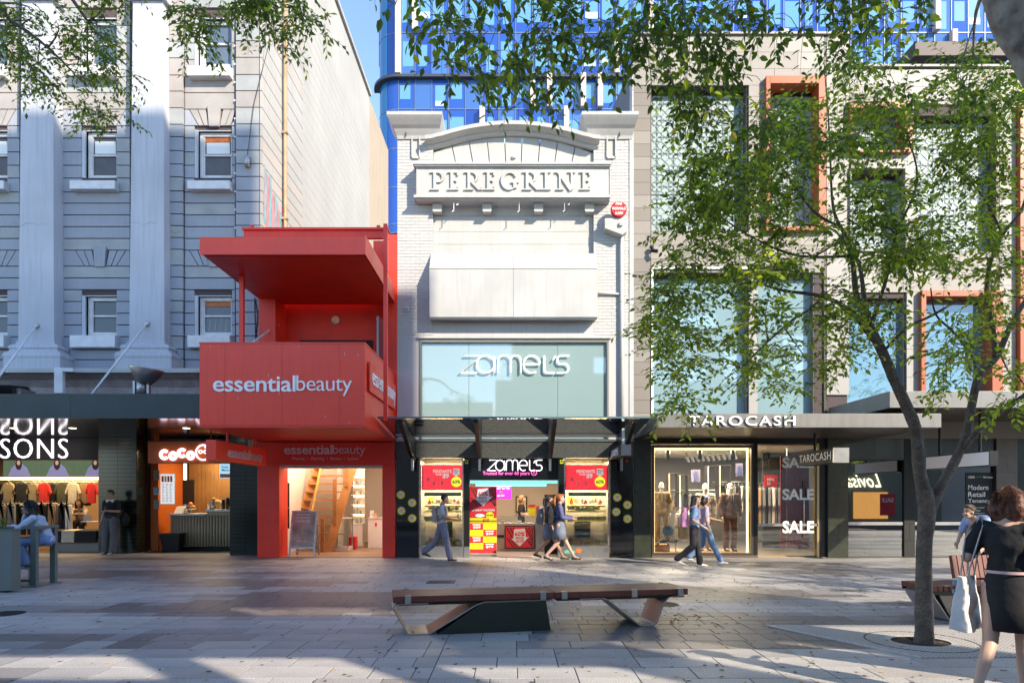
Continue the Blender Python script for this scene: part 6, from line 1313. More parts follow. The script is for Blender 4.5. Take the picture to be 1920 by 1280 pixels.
for k, c_ in enumerate(('white', 'cream', 'cream', 'white', 'cream')): garment(sx0 + .08 + k * .1, 19.1, Z(960, 19.1), .75, .42, c_, yaw=R(55), label=f'{od[k]} pale shirt from the left on the timber garment stand', group='shirts on the timber garment stand')
for i, (px0, px1, py0, py1, y) in enumerate(((1253, 1272, 886, 960, 21.5), (1273, 1291, 889, 960, 21.7), (1326, 1348, 872, 950, 21), (1348, 1371, 871, 950, 21.1))):
    fr = MB(); q0, q1, w0_, w1_ = X(px0, y), X(px1, y), Z(py1, y), Z(py0, y); t = .025
    fr.box(q0, q0 + t, y, y + .3, w0_, w1_); fr.box(q1 - t, q1, y, y + .3, w0_, w1_); fr.box(q0 + t, q1 - t, y, y + .3, w1_ - t, w1_); fr.box(q0 + t, q1 - t, y, y + .3, (w0_ + w1_) / 2, (w0_ + w1_) / 2 + t)
    r = T('shelf_unit', ['far left', 'second', 'third', 'fourth'][i] + ' dark shelf frame with warm lit edge behind the mannequins', 'shelving', (q0, y, w0_), 'lit shelf frames behind the mannequins'); fr.build('frame', dkr, r); bx('led_strip', q0 + t + .002, q0 + t + .02, y + .01, y + .03, w0_, w1_ - t - .002, warmled, r)
for i, (px0, px1, py0, py1, m_) in enumerate(((1296, 1313, 880, 903, 'a'), (1380, 1393, 868, 893, 'b'))):
    p = T('poster', ['fashion photo screen of shirts on the back wall of the menswear shop', 'fashion photo of a person in blue near the menswear ceiling'][i], 'poster', (X(px0, 21), 21, 2)); bx('panel', X(px0, 20.9), X(px1, 20.9), 20.9, 20.93, Z(py1, 20.9), Z(py0, 20.9), mat('grey violet poster', (.22, .2, .3), .5, var=.5, vscale=6), p); xx = X((px0 + px1) / 2, 20.9)
    MB().xz([(xx - .06, Z(py1 - 1, 20.9)), (xx + .07, Z(py1 - 1, 20.9)), (xx + .05, Z(py0 + 8, 20.9)), (xx, Z(py0 + 3, 20.9)), (xx - .05, Z(py0 + 8, 20.9))], 20.88, 20.89).build('figure', mat('dark blue print', (.05, .07, .2), .6), p)
rsn = T('sale_card', 'red 50 percent sign hanging at the front of the coat rail near the SALE door', 'sign', (X(1445, 19.6), 19.6, 2)); bx('card', X(1433, 19.6), X(1458, 19.6), 19.6, 19.62, Z(912, 19.6), Z(890, 19.6), redc, rsn); text('lettering', 'MIN.\n50', (X(1438, 19.6), 19.595, Z(909, 19.6)), .22, .2, whc, rsn, bold=.03)
rv = T('round_window_sign', 'round white appointment sign with small print at the left of the menswear window', 'sign', (X(1253), y0 + .05, Z(996))); MB().xz(arc(X(1253), Z(995), .15, .15, 0, 360, 28)[:-1], y0 + .04, y0 + .045).build('disc', whc, rv)
for k, w_ in enumerate((.1, .16, .12)): bx('text_line', X(1253) - w_ / 2, X(1253) + w_ / 2, y0 + .034, y0 + .039, Z(988 + k * 2.2), Z(987 + k * 2.2), black, rv)
bx('name_strip', X(1238), X(1270), y0 + .04, y0 + .045, Z(1017), Z(1012), black, rv); text('lettering', 'PERSONAL TAILORING', (X(1239.5), y0 + .038, Z(1016)), .41, .035, whc, rv, bold=.02)
# shoe plinth
MB().box(X(1225, 19.3), X(1253, 19.3), 19.1, 19.5, c + .041, .3).build('display_plinth', wood, None, bevel=.01, label='small tan timber plinth under the left mannequin in the menswear window', cat='plinth')
# hanging blade sign TAROCASH
hb = T('blade_sign', 'black hanging sign with white TAROCASH lettering and a steel end', 'shop sign', (7.4, 16.5, 2.5))
bx('box', 7.34, 7.7, 15.62, 17.5, 2.42, 2.76, black, hb, bevel=.006); bx('end_cap', 7.34, 7.7, 15.59, 15.618, 2.42, 2.76, steel, hb); MB().tube([(7.5, 16.9, 2.76), (7.5, 16.9, kz0)], .035, 8).build('hanger', blackm, hb)
text('lettering', 'TAROCASH', (7.336, 17.42, 2.5), 1.72, .19, wtext, hb, bold=.005, U=(0, -1, 0), sp=1.1)
h2 = T('blade_sign', 'blank white light box sign hanging under the higher right canopy', 'shop sign', (10.8, 16.5, 2.5))
bx('box', 10.8, 11.0, 15.44, 17.8, 2.34, 2.68, blackm, h2); bx('face', 10.785, 10.799, 15.46, 17.78, 2.36, 2.66, mat('white sign face', (.75, .75, .78), .4, emit=(.8, .8, .9), es=.05), h2)
for y in (15.9, 17.4): MB().tube([(10.9, y, 2.68), (10.9, y, Z(764, YK))], .03, 6).build('hanger', blackm, h2)
# tinted shop windows at right
def tinted(px0, px1, py0, nm, lab):
    r = T('shop_window', lab, 'shop window', (X(px0), y0, 0)); x0, x1 = X(px0), X(px1)
    bx('pane', x0, x1, y0 + .06, y0 + .07, .03, Z(py0), gdark, r); bx('rail', x0, x1, y0 + .03, y0 + .055, Z(984), Z(978), steel, r); bx('threshold', x0, x1, y0 - .0, y0 + .2, 0, .03, dkr, r)
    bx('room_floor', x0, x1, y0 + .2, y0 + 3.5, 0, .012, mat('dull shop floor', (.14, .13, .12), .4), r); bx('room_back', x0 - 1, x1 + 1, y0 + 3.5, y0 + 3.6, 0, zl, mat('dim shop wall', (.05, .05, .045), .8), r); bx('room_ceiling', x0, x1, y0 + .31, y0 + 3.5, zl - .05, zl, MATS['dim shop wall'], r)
    for x in (x0 - .1, x1 + .02): bx('room_side', x, x + .08, y0 + .31, y0 + 3.5, 0, zl, MATS['dim shop wall'], r)
    return r
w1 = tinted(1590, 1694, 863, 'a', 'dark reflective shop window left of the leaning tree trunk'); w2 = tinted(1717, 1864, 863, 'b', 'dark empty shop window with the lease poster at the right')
lp = T('lease_poster', 'black lease poster headed Modern Retail Tenancy in the right shop window', 'poster', (X(1840), y0 + .03, 1.5)); bx('sheet', X(1813), X(1864), y0 + .045, y0 + .055, .4, Z(885), black, lp)
for k, (s_, w_) in enumerate((('Modern', 38), ('Retail', 32), ('Tenancy', 42))): text('lettering', s_, (X(1817), y0 + .04, Z(918 + k * 13)), w_ * YF / FPX, 9.5 * YF / FPX, whc, lp, bold=.01)
text('lettering', 'CBRE', (X(1817), y0 + .04, Z(896)), .18, .06, whc, lp, bold=.03); bx('green_rule', X(1832), X(1844), y0 + .038, y0 + .044, Z(894), Z(893), mat('green print', (.02, .4, .15), .5), lp); text('lettering', 'For Lease', (X(1846), y0 + .04, Z(896)), .25, .06, whc, lp, bold=.03)
for k, s_ in enumerate(('- 166sqm* plus 66sqm*', '  mezzanine', '- Great exposure and to', '  opportunity', '- Available now', '- Enquire today')): text('lettering', s_, (X(1818), y0 + .04, Z(953 + k * 5.2)), (30 - 8 * (k in (1, 3, 4, 5))) * YF / FPX, 3.4 * YF / FPX, whc, lp)
# ============================================================ benches, planter, table
ipe = mat('dark red brown hardwood', (.17, .045, .03), .5, var=.35, vscale=3, streak=.4, bump=.1)
bst = mat('satin stainless plate', (.42, .38, .36), .4, metal=.35, var=.15, vscale=4); gbl = mat('dark green bench block', (.018, .028, .018), .5, var=.2, vscale=3)
O = Vector((-1.40, 8.03, 0)); a_ = R(10.9)
BM_ = Matrix.Translation(O) @ Matrix.Rotation(a_, 4, 'Z')
def ribbon(pts, v0, v1, th, M, name, m_, par):
    up = []; lo = []
    for i, p in enumerate(pts):
        a = Vector(pts[max(0, i - 1)]); b = Vector(pts[min(len(pts) - 1, i + 1)]); d = (b - a).normalized(); n = Vector((-d.y, d.x)) * th / 2
        up.append((p[0] + n.x, p[1] + n.y)); lo.append((p[0] - n.x, p[1] - n.y))
    mb = MB()
    for i in range(len(pts) - 1):
        c = [up[i], up[i + 1], lo[i + 1], lo[i]]
        for v, fl in ((v0, 1), (v1, 0)):
            q = [(x, v, z) for x, z in c]; mb.add(q if fl else q[::-1], [(0, 1, 2, 3)])
        mb.quad((up[i][0], v0, up[i][1]), (up[i][0], v1, up[i][1]), (up[i + 1][0], v1, up[i + 1][1]), (up[i + 1][0], v0, up[i + 1][1]))
        mb.quad((lo[i][0], v0, lo[i][1]), (lo[i + 1][0], v0, lo[i + 1][1]), (lo[i + 1][0], v1, lo[i + 1][1]), (lo[i][0], v1, lo[i][1]))
    for i in (0, -1): mb.quad((up[i][0], v0, up[i][1]), (lo[i][0], v0, lo[i][1]), (lo[i][0], v1, lo[i][1]), (up[i][0], v1, up[i][1]))
    return mb.xform(M).build(name, m_, par)
B1 = T('bench', 'long low timber bench with bent steel legs in the middle of the paving', 'bench', tuple(O))
L_, W_ = 3.72, .62; zt_ = .47
def bquad(u0, u1, v0, v1, z0, z1, name, m_, bevel=0): MB().box(u0, u1, v0, v1, z0, z1).xform(BM_).build(name, m_, B1, bevel=bevel)
for h, (u0, u1) in enumerate(((0, 1.955), (1.965, L_))):
    for k in range(7): bquad(u0, u1, k * W_ / 7 + .004, (k + 1) * W_ / 7 - .004, zt_ - .075 + (k == 3) * .001, zt_ + rr.choice([0, .001, .002]), 'seat_plank', ipe, .005)
    bquad(u0 + .05, u1 - .03, .08, W_ - .08, zt_ - .12, zt_ - .077, 'support_rail', blackm)
for u in (.14, 1.78, 2.05, 2.96, 3.58):
    for v in (-.014, W_ + .002): bquad(u, u + .07, v, v + .012, zt_ - .085, zt_ + .008, 'clip', bst)
    bquad(u, u + .07, -.014, .04, zt_ + .004, zt_ + .009, 'clip', bst)
ribbon([(.42, .372), (.08, .372), (.015, .35), (.0, .32), (.17, .02), (.2, .007), (.42, .007), (.47, .03), (1.0, .34), (1.1, .368), (1.95, .372)], .04, W_ - .04, .014, BM_, 'steel_leg', bst, B1)
ribbon([(2.3, .372), (2.6, .37), (2.68, .34), (3.08, .02), (3.12, .007), (3.27, .007), (3.31, .03), (3.42, .3), (3.48, .36), (3.56, .372), (3.7, .372)], .04, W_ - .04, .014, BM_, 'steel_leg', bst, B1)
MB().xz([(.52, 0.0), (1.92, 0.0), (1.86, .36), (1.12, .36), (1.02, .33)], .02, W_ - .02).xform(BM_).build('side_block', gbl, B1, bevel=.006)
for u, v in ((.24, .12), (.24, .2), (3.14, .1), (3.2, .14), (3.14, .2)): MB().lathe((u, v, .014), [(0, .006), (.012, .004), (.014, 0)], 8).xform(BM_).build('bolt', blackm, B1)
# right bench, mostly behind the walking woman
B2 = T('bench', 'timber slatted bench with a backrest behind the leaning tree at the right', 'bench', (5.5, 8.9, 0)); M2 = Matrix.Translation((5.52, 8.95, 0)) @ Matrix.Rotation(R(6), 4, 'Z')
for k in range(46): MB().box(k * .078, k * .078 + .062, 0, .62, .40, .47).xform(M2).build('seat_slat', ipe, B2)
for v in (-.012, .622): MB().box(.02, 3.5, v, v + .01, .36, .398).xform(M2).build('rail', blackm, B2)
ribbon([(1.6, .385), (.1, .385), (.03, .36), (.06, .3), (.26, .02), (.3, .007), (1.2, .007)], .03, .59, .014, M2, 'steel_leg', bst, B2)
MB().xz([(.3, 0.01), (2.9, .01), (2.9, .35), (.12, .35)], .05, .57).xform(M2).build('side_block', mat('grey steel sheet', (.16, .15, .145), .38, metal=.7), B2, bevel=.01)
for k in range(34): MB().box(.8 + k * .078, .8 + k * .078 + .062, .6, .66, .5, .82).xform(Matrix.Translation((0, 0, 0)) @ M2 @ Matrix.Translation((0, .6, .5)) @ Matrix.Rotation(R(-12), 4, 'X') @ Matrix.Translation((0, -.6, -.5))).build('back_slat', ipe, B2)
for u in (.16, 1.9): MB().box(u, u + .07, -.014, .05, .471, .478).xform(M2).build('clip', bst, B2)
MB().box(6.3, 6.38, 9.1, 9.16, .478, .53).build('small_cup', whc, None, label='small white cup left on the slatted bench at the right', cat='cup')
# planter and high table at the left edge
pg = mat('grey green powder coat', (.13, .16, .15), .5, var=.08, vscale=2)
pl_ = T('planter', 'tall grey rectangular planter with spiky grass at the left edge', 'planter', (-9, 11.8, 0))
bx('box', -10.6, X(22, 11.7), 11.7, 11.92, .03, 1.07, pg, pl_, bevel=.008); bx('rim', -10.62, X(22, 11.7) + .01, 11.69, 11.93, 1.072, 1.09, pg, pl_); bx('soil', -10.5, -8.65, 11.74, 11.88, 1.091, 1.1, MATS['dark tree pit soil'], pl_)
bx('foot', -8.85, -8.7, 11.72, 11.9, 0, .03, blackm, pl_)
mb = MB(); gmts = [leafmat('grass blade', (.09, .16, .03), .3), leafmat('dark grass blade', (.04, .09, .02), .3)]
for k in range(220):
    x = rr.uniform(-10.4, -8.75); y_ = rr.uniform(11.76, 11.87); a = rr.uniform(0, 6.28); l = rr.uniform(.12, .3); b = rr.uniform(.2, .9); d = (math.cos(a) * b * l, math.sin(a) * b * l * .5)
    p0 = Vector((x, y_, 1.1)); p1 = p0 + Vector((d[0] * .4, d[1] * .4, l * .6)); p2 = p0 + Vector((d[0], d[1], l * (1 - b * .3))); w_ = Vector((-math.sin(a), math.cos(a), 0)) * .006
    mb.add([p0 - w_, p0 + w_, p1 + w_, p2, p1 - w_], [(0, 1, 2, 4), (4, 2, 3)], k % 2)
mb.build('grass', gmts, pl_, kind='stuff')
tb = T('high_table', 'tall grey metal table with stool frame where the woman in denim sits', 'table', (-8.8, 12.5, 0))
YT_ = 12.4; tz = Z(986, YT_)
bx('tabletop', -10.5, X(70, YT_), YT_, YT_ + .6, tz - .05, tz, pg, tb); bx('leg', X(57, YT_), X(67, YT_), YT_ + .001, YT_ + .08, .02, tz - .051, pg, tb); bx('leg', X(57, YT_), X(67, YT_), YT_ + .52, YT_ + .6, .02, tz - .051, pg, tb)
bx('foot_plate', X(34, YT_), X(72, YT_), YT_ - .05, YT_ + .65, .0, .019, pg, tb); bx('foot_rail', X(30, YT_), X(56.5, YT_), YT_ + .1, YT_ + .16, .35, .4, pg, tb); bx('foot_rail', X(30, YT_), X(56.5, YT_), YT_ + .1, YT_ + .16, .08, .13, pg, tb)
sl = T('bar_stool', 'round bar stool on a grey post under the woman in denim', 'stool', (X(56, 12.7), 12.75, 0)); sx = X(57, 12.75)
MB().tube([(sx, 12.78, .02), (sx, 12.78, .72)], .05, 12).build('post', galv, sl, smooth=True); MB().lathe((sx + .05, 12.78, .72), [(0, 0), (.2, 0), (.21, .03), (.19, .05), (0, .055)], 20).build('seat', pg, sl, smooth=True); MB().lathe((sx, 12.78, 0), [(0, .02), (.2, .015), (.2, 0)], 20).build('base', pg, sl); MB().tube([(sx + .1 * math.cos(k), 12.78 + .1 * math.sin(k), .3) for k in [i * .3 for i in range(22)]], .01, 5).build('foot_ring', galv, sl)
# ============================================================ people and mannequins
def remesh(mb, vox, smooth=3, fac=.5):
    me = mb.mesh('tmp', []); o = bpy.data.objects.new('tmp', me); COL.objects.link(o)
    r = o.modifiers.new('r', 'REMESH'); r.mode = 'VOXEL'; r.voxel_size = vox; r.use_smooth_shade = True
    s = o.modifiers.new('s', 'SMOOTH'); s.iterations = smooth; s.factor = fac
    bpy.context.view_layer.update(); dg = bpy.context.evaluated_depsgraph_get(); m2 = bpy.data.meshes.new_from_object(o.evaluated_get(dg))
    bpy.data.objects.remove(o); bpy.data.meshes.remove(me)
    out = MB(); out.v = [tuple(v.co) for v in m2.vertices]; out.f = [tuple(p.vertices) for p in m2.polygons]; out.m = [0] * len(out.f); bpy.data.meshes.remove(m2); return out
def crease(mb, amp=.006, f=9):
    """folds and creases in cloth"""
    out = []
    for v in mb.v:
        q = Vector(v); n = noise.noise_vector(q * f) + noise.noise_vector(Vector((q.x * f * 2.3, q.y * f * 2.3, q.z * f * .8))) * .6; out.append(tuple(q + n * amp))
    mb.v = out; return mb
def chain(mb, pts, rad, n=10):
    for p, r in zip(pts, rad): mb.ball(p, r if isinstance(r, (tuple, list)) else r * .995, k=2)
    for i in range(len(pts) - 1):
        a = rad[i] if not isinstance(rad[i], (tuple, list)) else min(rad[i]); b = rad[i + 1] if not isinstance(rad[i + 1], (tuple, list)) else min(rad[i + 1])
        mb.tube([pts[i], pts[i + 1]], [a, b], n)
DEF = dict(head=(0, -.025, 1.585), neck=(0, .01, 1.44), chest=(0, .01, 1.27), belly=(0, .0, 1.08), pel=(0, .01, .95),
           sL=(-.18, .01, 1.385), sR=(.18, .01, 1.385), eL=(-.225, .03, 1.11), eR=(.225, .03, 1.11), wL=(-.23, -.04, .86), wR=(.23, -.04, .86),
           hL=(-.09, .01, .92), hR=(.09, .01, .92), kL=(-.1, -.01, .5), kR=(.1, -.01, .5), aL=(-.1, .02, .085), aR=(.1, .02, .085))
WALK = dict(kL=(-.09, -.16, .51), aL=(-.08, -.36, .10), kR=(.09, .04, .50), aR=(.08, .37, .17), hL=(-.09, -.02, .92), hR=(.09, .03, .92), pel=(0, .01, .94))
WALK2 = dict(kR=(.09, -.15, .51), aR=(.08, -.33, .09), kL=(-.09, .05, .50), aL=(-.08, .36, .16), hR=(.09, -.02, .92), hL=(-.09, .03, .92))
PHONE = dict(eR=(.2, -.06, 1.12), wR=(.08, -.32, 1.12), eL=(-.2, -.04, 1.12), wL=(-.05, -.3, 1.08))
NATHAIR = {}
def skinmat(n, c): return mat('skin ' + n, c, .5, var=.08, vscale=6)
SK = {'fair': (.55, .34, .25), 'tan': (.38, .21, .13), 'brown': (.22, .11, .065), 'white': (.62, .60, .56)}
def fabric(n, c, b=.25): return mat('fabric ' + n, c, .85, var=.18, vscale=6, bump=b, bscale=18)
def person(label, loc, yaw, pose={}, skin='fair', hair=None, hairstyle='short', top=None, top_sleeve='short', bottom=None, bstyle='trousers', shoes=(.02, .02, .02), sc=1.0, cat='person', group=None, name='person', jacket=None, face=True, extra=None, wide=1.0, feetflat=None):
    J = dict(DEF); J.update(pose); J = {k: Vector(v) for k, v in J.items()}
    M = Matrix.Translation(loc) @ Matrix.Rotation(R(yaw), 4, 'Z') @ Matrix.Scale(sc, 4)
    root = T(name, label, cat, loc, group); H = J['head']
    b = MB()
    b.ball(H + Vector((0, .012, .03)), (.072, .092, .098)); b.ball(H + Vector((0, -.03, -.045)), (.052, .058, .062)); b.ball(H + Vector((0, -.05, -.085)), (.03, .03, .025))
    b.ball(H + Vector((0, -.098, -.012)), (.012, .018, .022)); 
    for s in (-1, 1): b.ball(H + Vector((s * .073, .01, -.01)), (.01, .02, .03)); b.ball(H + Vector((s * .035, -.07, -.03)), (.022, .02, .018))
    chain(b, [H + Vector((0, .01, -.06)), J['neck'], J['neck'] + Vector((0, .01, -.06))], [.05, .052, .07])
    chain(b, [J['chest'], J['belly'], J['pel']], [(.15, .10, .14), (.125, .09, .12), (.15, .105, .11)])
    for s in 'LR':
        chain(b, [J['neck'] + Vector((0, .01, -.05)), J['s' + s]], [.055, .052]); chain(b, [J['s' + s], J['e' + s], J['w' + s]], [.05, .038, .026])
        chain(b, [J['h' + s], J['k' + s], J['k' + s].lerp(J['a' + s], .35), J['a' + s]], [.082, .055, .05, .034])
        a = J['a' + s]; up = Vector((0, 0, 1)); pitch = -.05 if a.z < .12 else -.09
        chain(b, [a, a + Vector((0, -.07, -.035 + (0 if a.z < .12 else -.03))), a + Vector((0, -.13, pitch))], [.034, .03, .022])
        w = J['w' + s]; d = (w - J['e' + s]).normalized(); b.ball(w + d * .045, (.024, .036, .045), rot=d.to_track_quat('Z', 'Y').to_matrix())
    body = remesh(b, .0115, 3)
    for s in 'LR':      # five fingers rooted in the palm
        w = J['w' + s]; d = (w - J['e' + s]).normalized(); sd_ = d.cross(Vector((1, 0, 0) if s == 'L' else (-1, 0, 0))).normalized()
        side = Vector((0, 1, 0)) if abs(d.y) < .7 else Vector((1, 0, 0)); side = (side - d * side.dot(d)).normalized(); cu = d.cross(side).normalized() * (1 if s == 'L' else -1)
        if cu.x * (1 if s == 'L' else -1) < 0: cu = -cu
        for i, l in enumerate((.062, .072, .068, .052)):
            o = w + d * .055 + side * ((i - 1.5) * .018); p1 = o + d * (.025 + l * .4) ; p2 = p1 + d * l * .4 + cu * .018; body.tube([o, p1, p2], [.0085, .008, .006], 6)
        o = w + d * .025 - side * .03; body.tube([o, o + d * .03 - side * .02, o + d * .055 - side * .022 + cu * .015], [.011, .0095, .007], 6)
    if face:
        for s in (-1, 1): body.ball(H + Vector((s * .03, -.083, .006)), (.012, .008, .007), m=1, k=1); body.ball(H + Vector((s * .031, -.083, .026)), (.017, .007, .0035), m=3, k=1)
        body.ball(H + Vector((0, -.086, -.05)), (.02, .008, .006), m=2, k=1)
    mats_ = [skinmat(skin, SK[skin]), mat('eye dark', (.02, .015, .012), .2), mat('lip rose', (.32, .10, .09), .5) if skin != 'white' else skinmat('white', SK['white']), mat('brow brown', (.05, .03, .02), .8)]
    if skin == 'white': mats_[1] = mats_[3] = mats_[0]
    body.xform(M).build('body', mats_, root, smooth=True)
    g = .014
    if top:
        t = MB(); chain(t, [J['chest'], J['belly'], J['pel'] + Vector((0, 0, .03))], [(.165, .12, .155), (.145 * wide, .112, .14), (.158 * wide, .122, .10)]); t.ball(J['chest'] + Vector((0, .01, .09)), (.15, .09, .07))
        for s in 'LR':
            chain(t, [J['neck'] + Vector((0, .01, -.07)), J['s' + s]], [.06, .064]); e = J['e' + s]
            if top_sleeve == 'short': chain(t, [J['s' + s], J['s' + s].lerp(e, .68)], [.064, .062])
            elif top_sleeve == 'long': chain(t, [J['s' + s], e, e.lerp(J['w' + s], .93)], [.064, .053, .042])
        crease(remesh(t, .012, 2), .008, 11).xform(M).build('top', fabric(*top), root, smooth=True)
    if jacket:   # open jacket with lapels, shirt shows between
        t = MB(); chain(t, [J['chest'] + Vector((0, .01, 0)), J['belly'] + Vector((0, .005, 0)), J['pel'] + Vector((0, .0, -.06))], [(.185, .13, .165), (.16, .125, .15), (.185, .14, .12)])
        for s in 'LR': chain(t, [J['neck'] + Vector((0, .02, -.07)), J['s' + s]], [.058, .075]); chain(t, [J['s' + s], J['e' + s], J['e' + s].lerp(J['w' + s], .92)], [.075, .06, .048])
        crease(remesh(t, .012, 2), .005, 9).xform(M).build('jacket', fabric(*jacket[:2]), root, smooth=True)
        c = J['chest']; ys = c.y - .128
        MB().xz([(-.055, c.z + .14), (.055, c.z + .14), (.045, c.z - .02), (0, c.z - .16), (-.045, c.z - .02)], ys - .012, ys + .05).xform(M).build('shirt_front', fabric(*jacket[2]), root, bevel=.004)
        for s in (-1, 1): MB().xz([(s * .05, c.z + .15), (s * .095, c.z + .08), (s * .085, c.z + .04), (s * .01, c.z - .17), (s * .012, c.z - .14)], ys - .02, ys + .03).xform(M).build('lapel', fabric(*jacket[:2]), root)
        if len(jacket) > 3: MB().xz([(-.012, c.z + .12), (.012, c.z + .12), (.018, c.z - .08), (0, c.z - .13), (-.018, c.z - .08)], ys - .018, ys - .0121).xform(M).build('tie', fabric(*jacket[3]), root)
    if bottom:
        t = MB()
        if bstyle == 'trousers':
            chain(t, [J['pel'] + Vector((0, 0, .07)), J['pel']], [(.14, .112, .05), (.162, .12, .10)])
            for s in 'LR':
                a = J['a' + s]; k = J['k' + s]; chain(t, [J['h' + s], k, k.lerp(a, .5), a + Vector((0, 0, .015))], [.098 * wide, .074 * wide, .072 * wide, .07 * wide])
            crease(remesh(t, .012, 2), .009, 10).xform(M).build('trousers', fabric(*bottom), root, smooth=True)
        else:
            p = J['pel']; n = 28; zb = .56 if bstyle == 'skirt' else .6; fl = .22 if bstyle == 'skirt' else .17; vs_ = []; fs = []
            for j, (f, r) in enumerate(((0, .135), (.25, .165), (.6, .5 * (.165 + fl)), (1, fl), (1, fl - .012), (.25, .15))):
                z = p.z + .1 + (zb - p.z - .1) * f
                for k in range(n):
                    an = 2 * math.pi * k / n; rp = r * (1 + (.05 if bstyle == 'skirt' else .015) * f * math.cos(k * math.pi)); vs_.append((p.x + rp * math.cos(an), p.y + rp * .82 * math.sin(an), z))
            for j in range(5):
                for k in range(n): fs.append((j * n + k, j * n + (k + 1) % n, (j + 1) * n + (k + 1) % n, (j + 1) * n + k))
            t.add(vs_, fs); t.xform(M).build('skirt', fabric(*bottom), root, smooth=True)
    sm = mat('shoe %02d%02d%02d' % tuple(int(c * 99) for c in shoes), shoes, .5)
    for s in 'LR':
        a = J['a' + s]; t = MB(); tip = -.06 if a.z < .12 else -.11
        chain(t, [a + Vector((0, .03, -.045)), a + Vector((0, -.06, -.048 if a.z < .12 else -.07)), a + Vector((0, -.14, tip))], [(.04, .045, .04), (.042, .05, .034), (.038, .045, .024)])
        if feetflat: pass
        remesh(t, .011, 1).xform(M).build('shoe', sm, root, smooth=True)
    if hair:
        t = MB(); t.ball(H + Vector((0, .032, .042)), (.084, .094, .095)); t.ball(H + Vector((0, -.035, .095)), (.062, .05, .035))
        if hairstyle == 'long':
            for dx in (-.045, 0, .045): chain(t, [H + Vector((dx, .06, .02)), H + Vector((dx * 1.3, .085, -.12)), H + Vector((dx * 1.2, .1, -.26)), H + Vector((dx * .8, .11, -.36))], [.05, .05, .045, .025])
            for s in (-1, 1): chain(t, [H + Vector((s * .07, 0, .05)), H + Vector((s * .08, .03, -.06)), H + Vector((s * .07, .06, -.2))], [.028, .026, .02])
        if hairstyle == 'bob':
            for dx in (-.06, -.02, .02, .06): chain(t, [H + Vector((dx, .06, .04)), H + Vector((dx * 1.25, .085, -.04)), H + Vector((dx * 1.1, .075, -.11))], [.05, .052, .03])
            for s in (-1, 1): chain(t, [H + Vector((s * .07, -.01, .06)), H + Vector((s * .085, .01, -.03)), H + Vector((s * .075, .03, -.09))], [.032, .034, .02])
        if hairstyle == 'pony':
            chain(t, [H + Vector((0, .1, .07)), H + Vector((0, .16, .03)), H + Vector((0, .17, -.08)), H + Vector((0, .15, -.18))], [.035, .038, .034, .015])
        hm = mat('hair %03d%03d' % (int(hair[0] * 999), int(hair[1] * 999)), hair, .5, var=.5, vscale=14, bump=.5, bscale=60)
        crease(remesh(t, .010, 1), .007, 34).xform(M).build('hair', hm, root, smooth=True)
        if hairstyle in ('bob', 'long') and loc[1] < 14:
            rh = random.Random(4); sm_ = MB()
            for k in range(900):
                th = rh.uniform(0, 6.28); ph = rh.uniform(.0, 1.25); q = Vector((math.sin(ph) * math.cos(th) * .09, math.sin(ph) * math.sin(th) * .1, math.cos(ph) * .1))
                if q.y < -.06 and q.z < .08: continue
                p0 = H + Vector((0, .032, .042)) + q; o_ = Vector((q.x, q.y, 0)); o_ = o_.normalized() if o_.length > .01 else Vector((0, 1, 0)); L = rh.uniform(.07, .19)
                p1 = p0 + o_ * .035 * rh.uniform(.6, 1.3) + Vector((rh.uniform(-.012, .012), rh.uniform(-.01, .01), -L * .45)); p2 = p1 + o_ * rh.uniform(-.02, .012) + Vector((rh.uniform(-.015, .015), rh.uniform(-.01, .01), -L * .5)); sm_.tube([p0, p0.lerp(p1, .5) + o_ * .006, p1, p2], [.0018, .0018, .0016, .0006], 3, cap=False)
            sm_.xform(M).build('hair_strands', hm, root, kind='stuff')
    if extra: extra(root, M, J)
    return root, M, J
def backpack(label, M, J, col, s=1.0, pocket=True, name='backpack', hang=0):
    c = J['chest'] + Vector((0, .21 * s, -.10 - hang)); r = T(name, label, 'backpack', tuple(M @ c)); t = MB()
    t.ball(c, (.15 * s, .09 * s, .2 * s)); t.box(c.x - .13 * s, c.x + .13 * s, c.y - .07 * s, c.y + .06 * s, c.z - .2 * s, c.z + .1 * s); t.ball(c + Vector((0, 0, .12 * s)), (.13 * s, .075 * s, .11 * s))
    remesh(t, .014, 4).xform(M).build('body', fabric(*col), r, smooth=True)
    if pocket: t = MB(); t.ball(c + Vector((0, .075 * s, -.09 * s)), (.11 * s, .045 * s, .09 * s)); remesh(t, .012, 2).xform(M).build('pocket', fabric(*col), r, smooth=True)
    for sd_ in (-1, 1):
        sh_ = J['sL'] if sd_ < 0 else J['sR']; x = sh_.x * .62
        MB().tube([(x, c.y - .06, sh_.z - .02), (x, sh_.y, sh_.z + .075), (x, sh_.y - .105, sh_.z - .03), (x * 1.2, sh_.y - .12, sh_.z - .2), (x * 1.5, c.y - .08, c.z - .14)], .016, 6, flat=1).xform(M).build('strap', fabric(*col), r, smooth=True)
    return r
def phone(label, M, J, hand='wR', off=(0, -.07, .03)):
    c = J[hand] + Vector(off); MB().box(c.x - .035, c.x + .035, c.y - .005, c.y + .005, c.z - .07, c.z + .07).xform(M).build('phone', blackm, None, bevel=.003, label=label, cat='phone')
blk = ('black', (.012, .012, .014)); gry = ('grey', (.12, .12, .13))
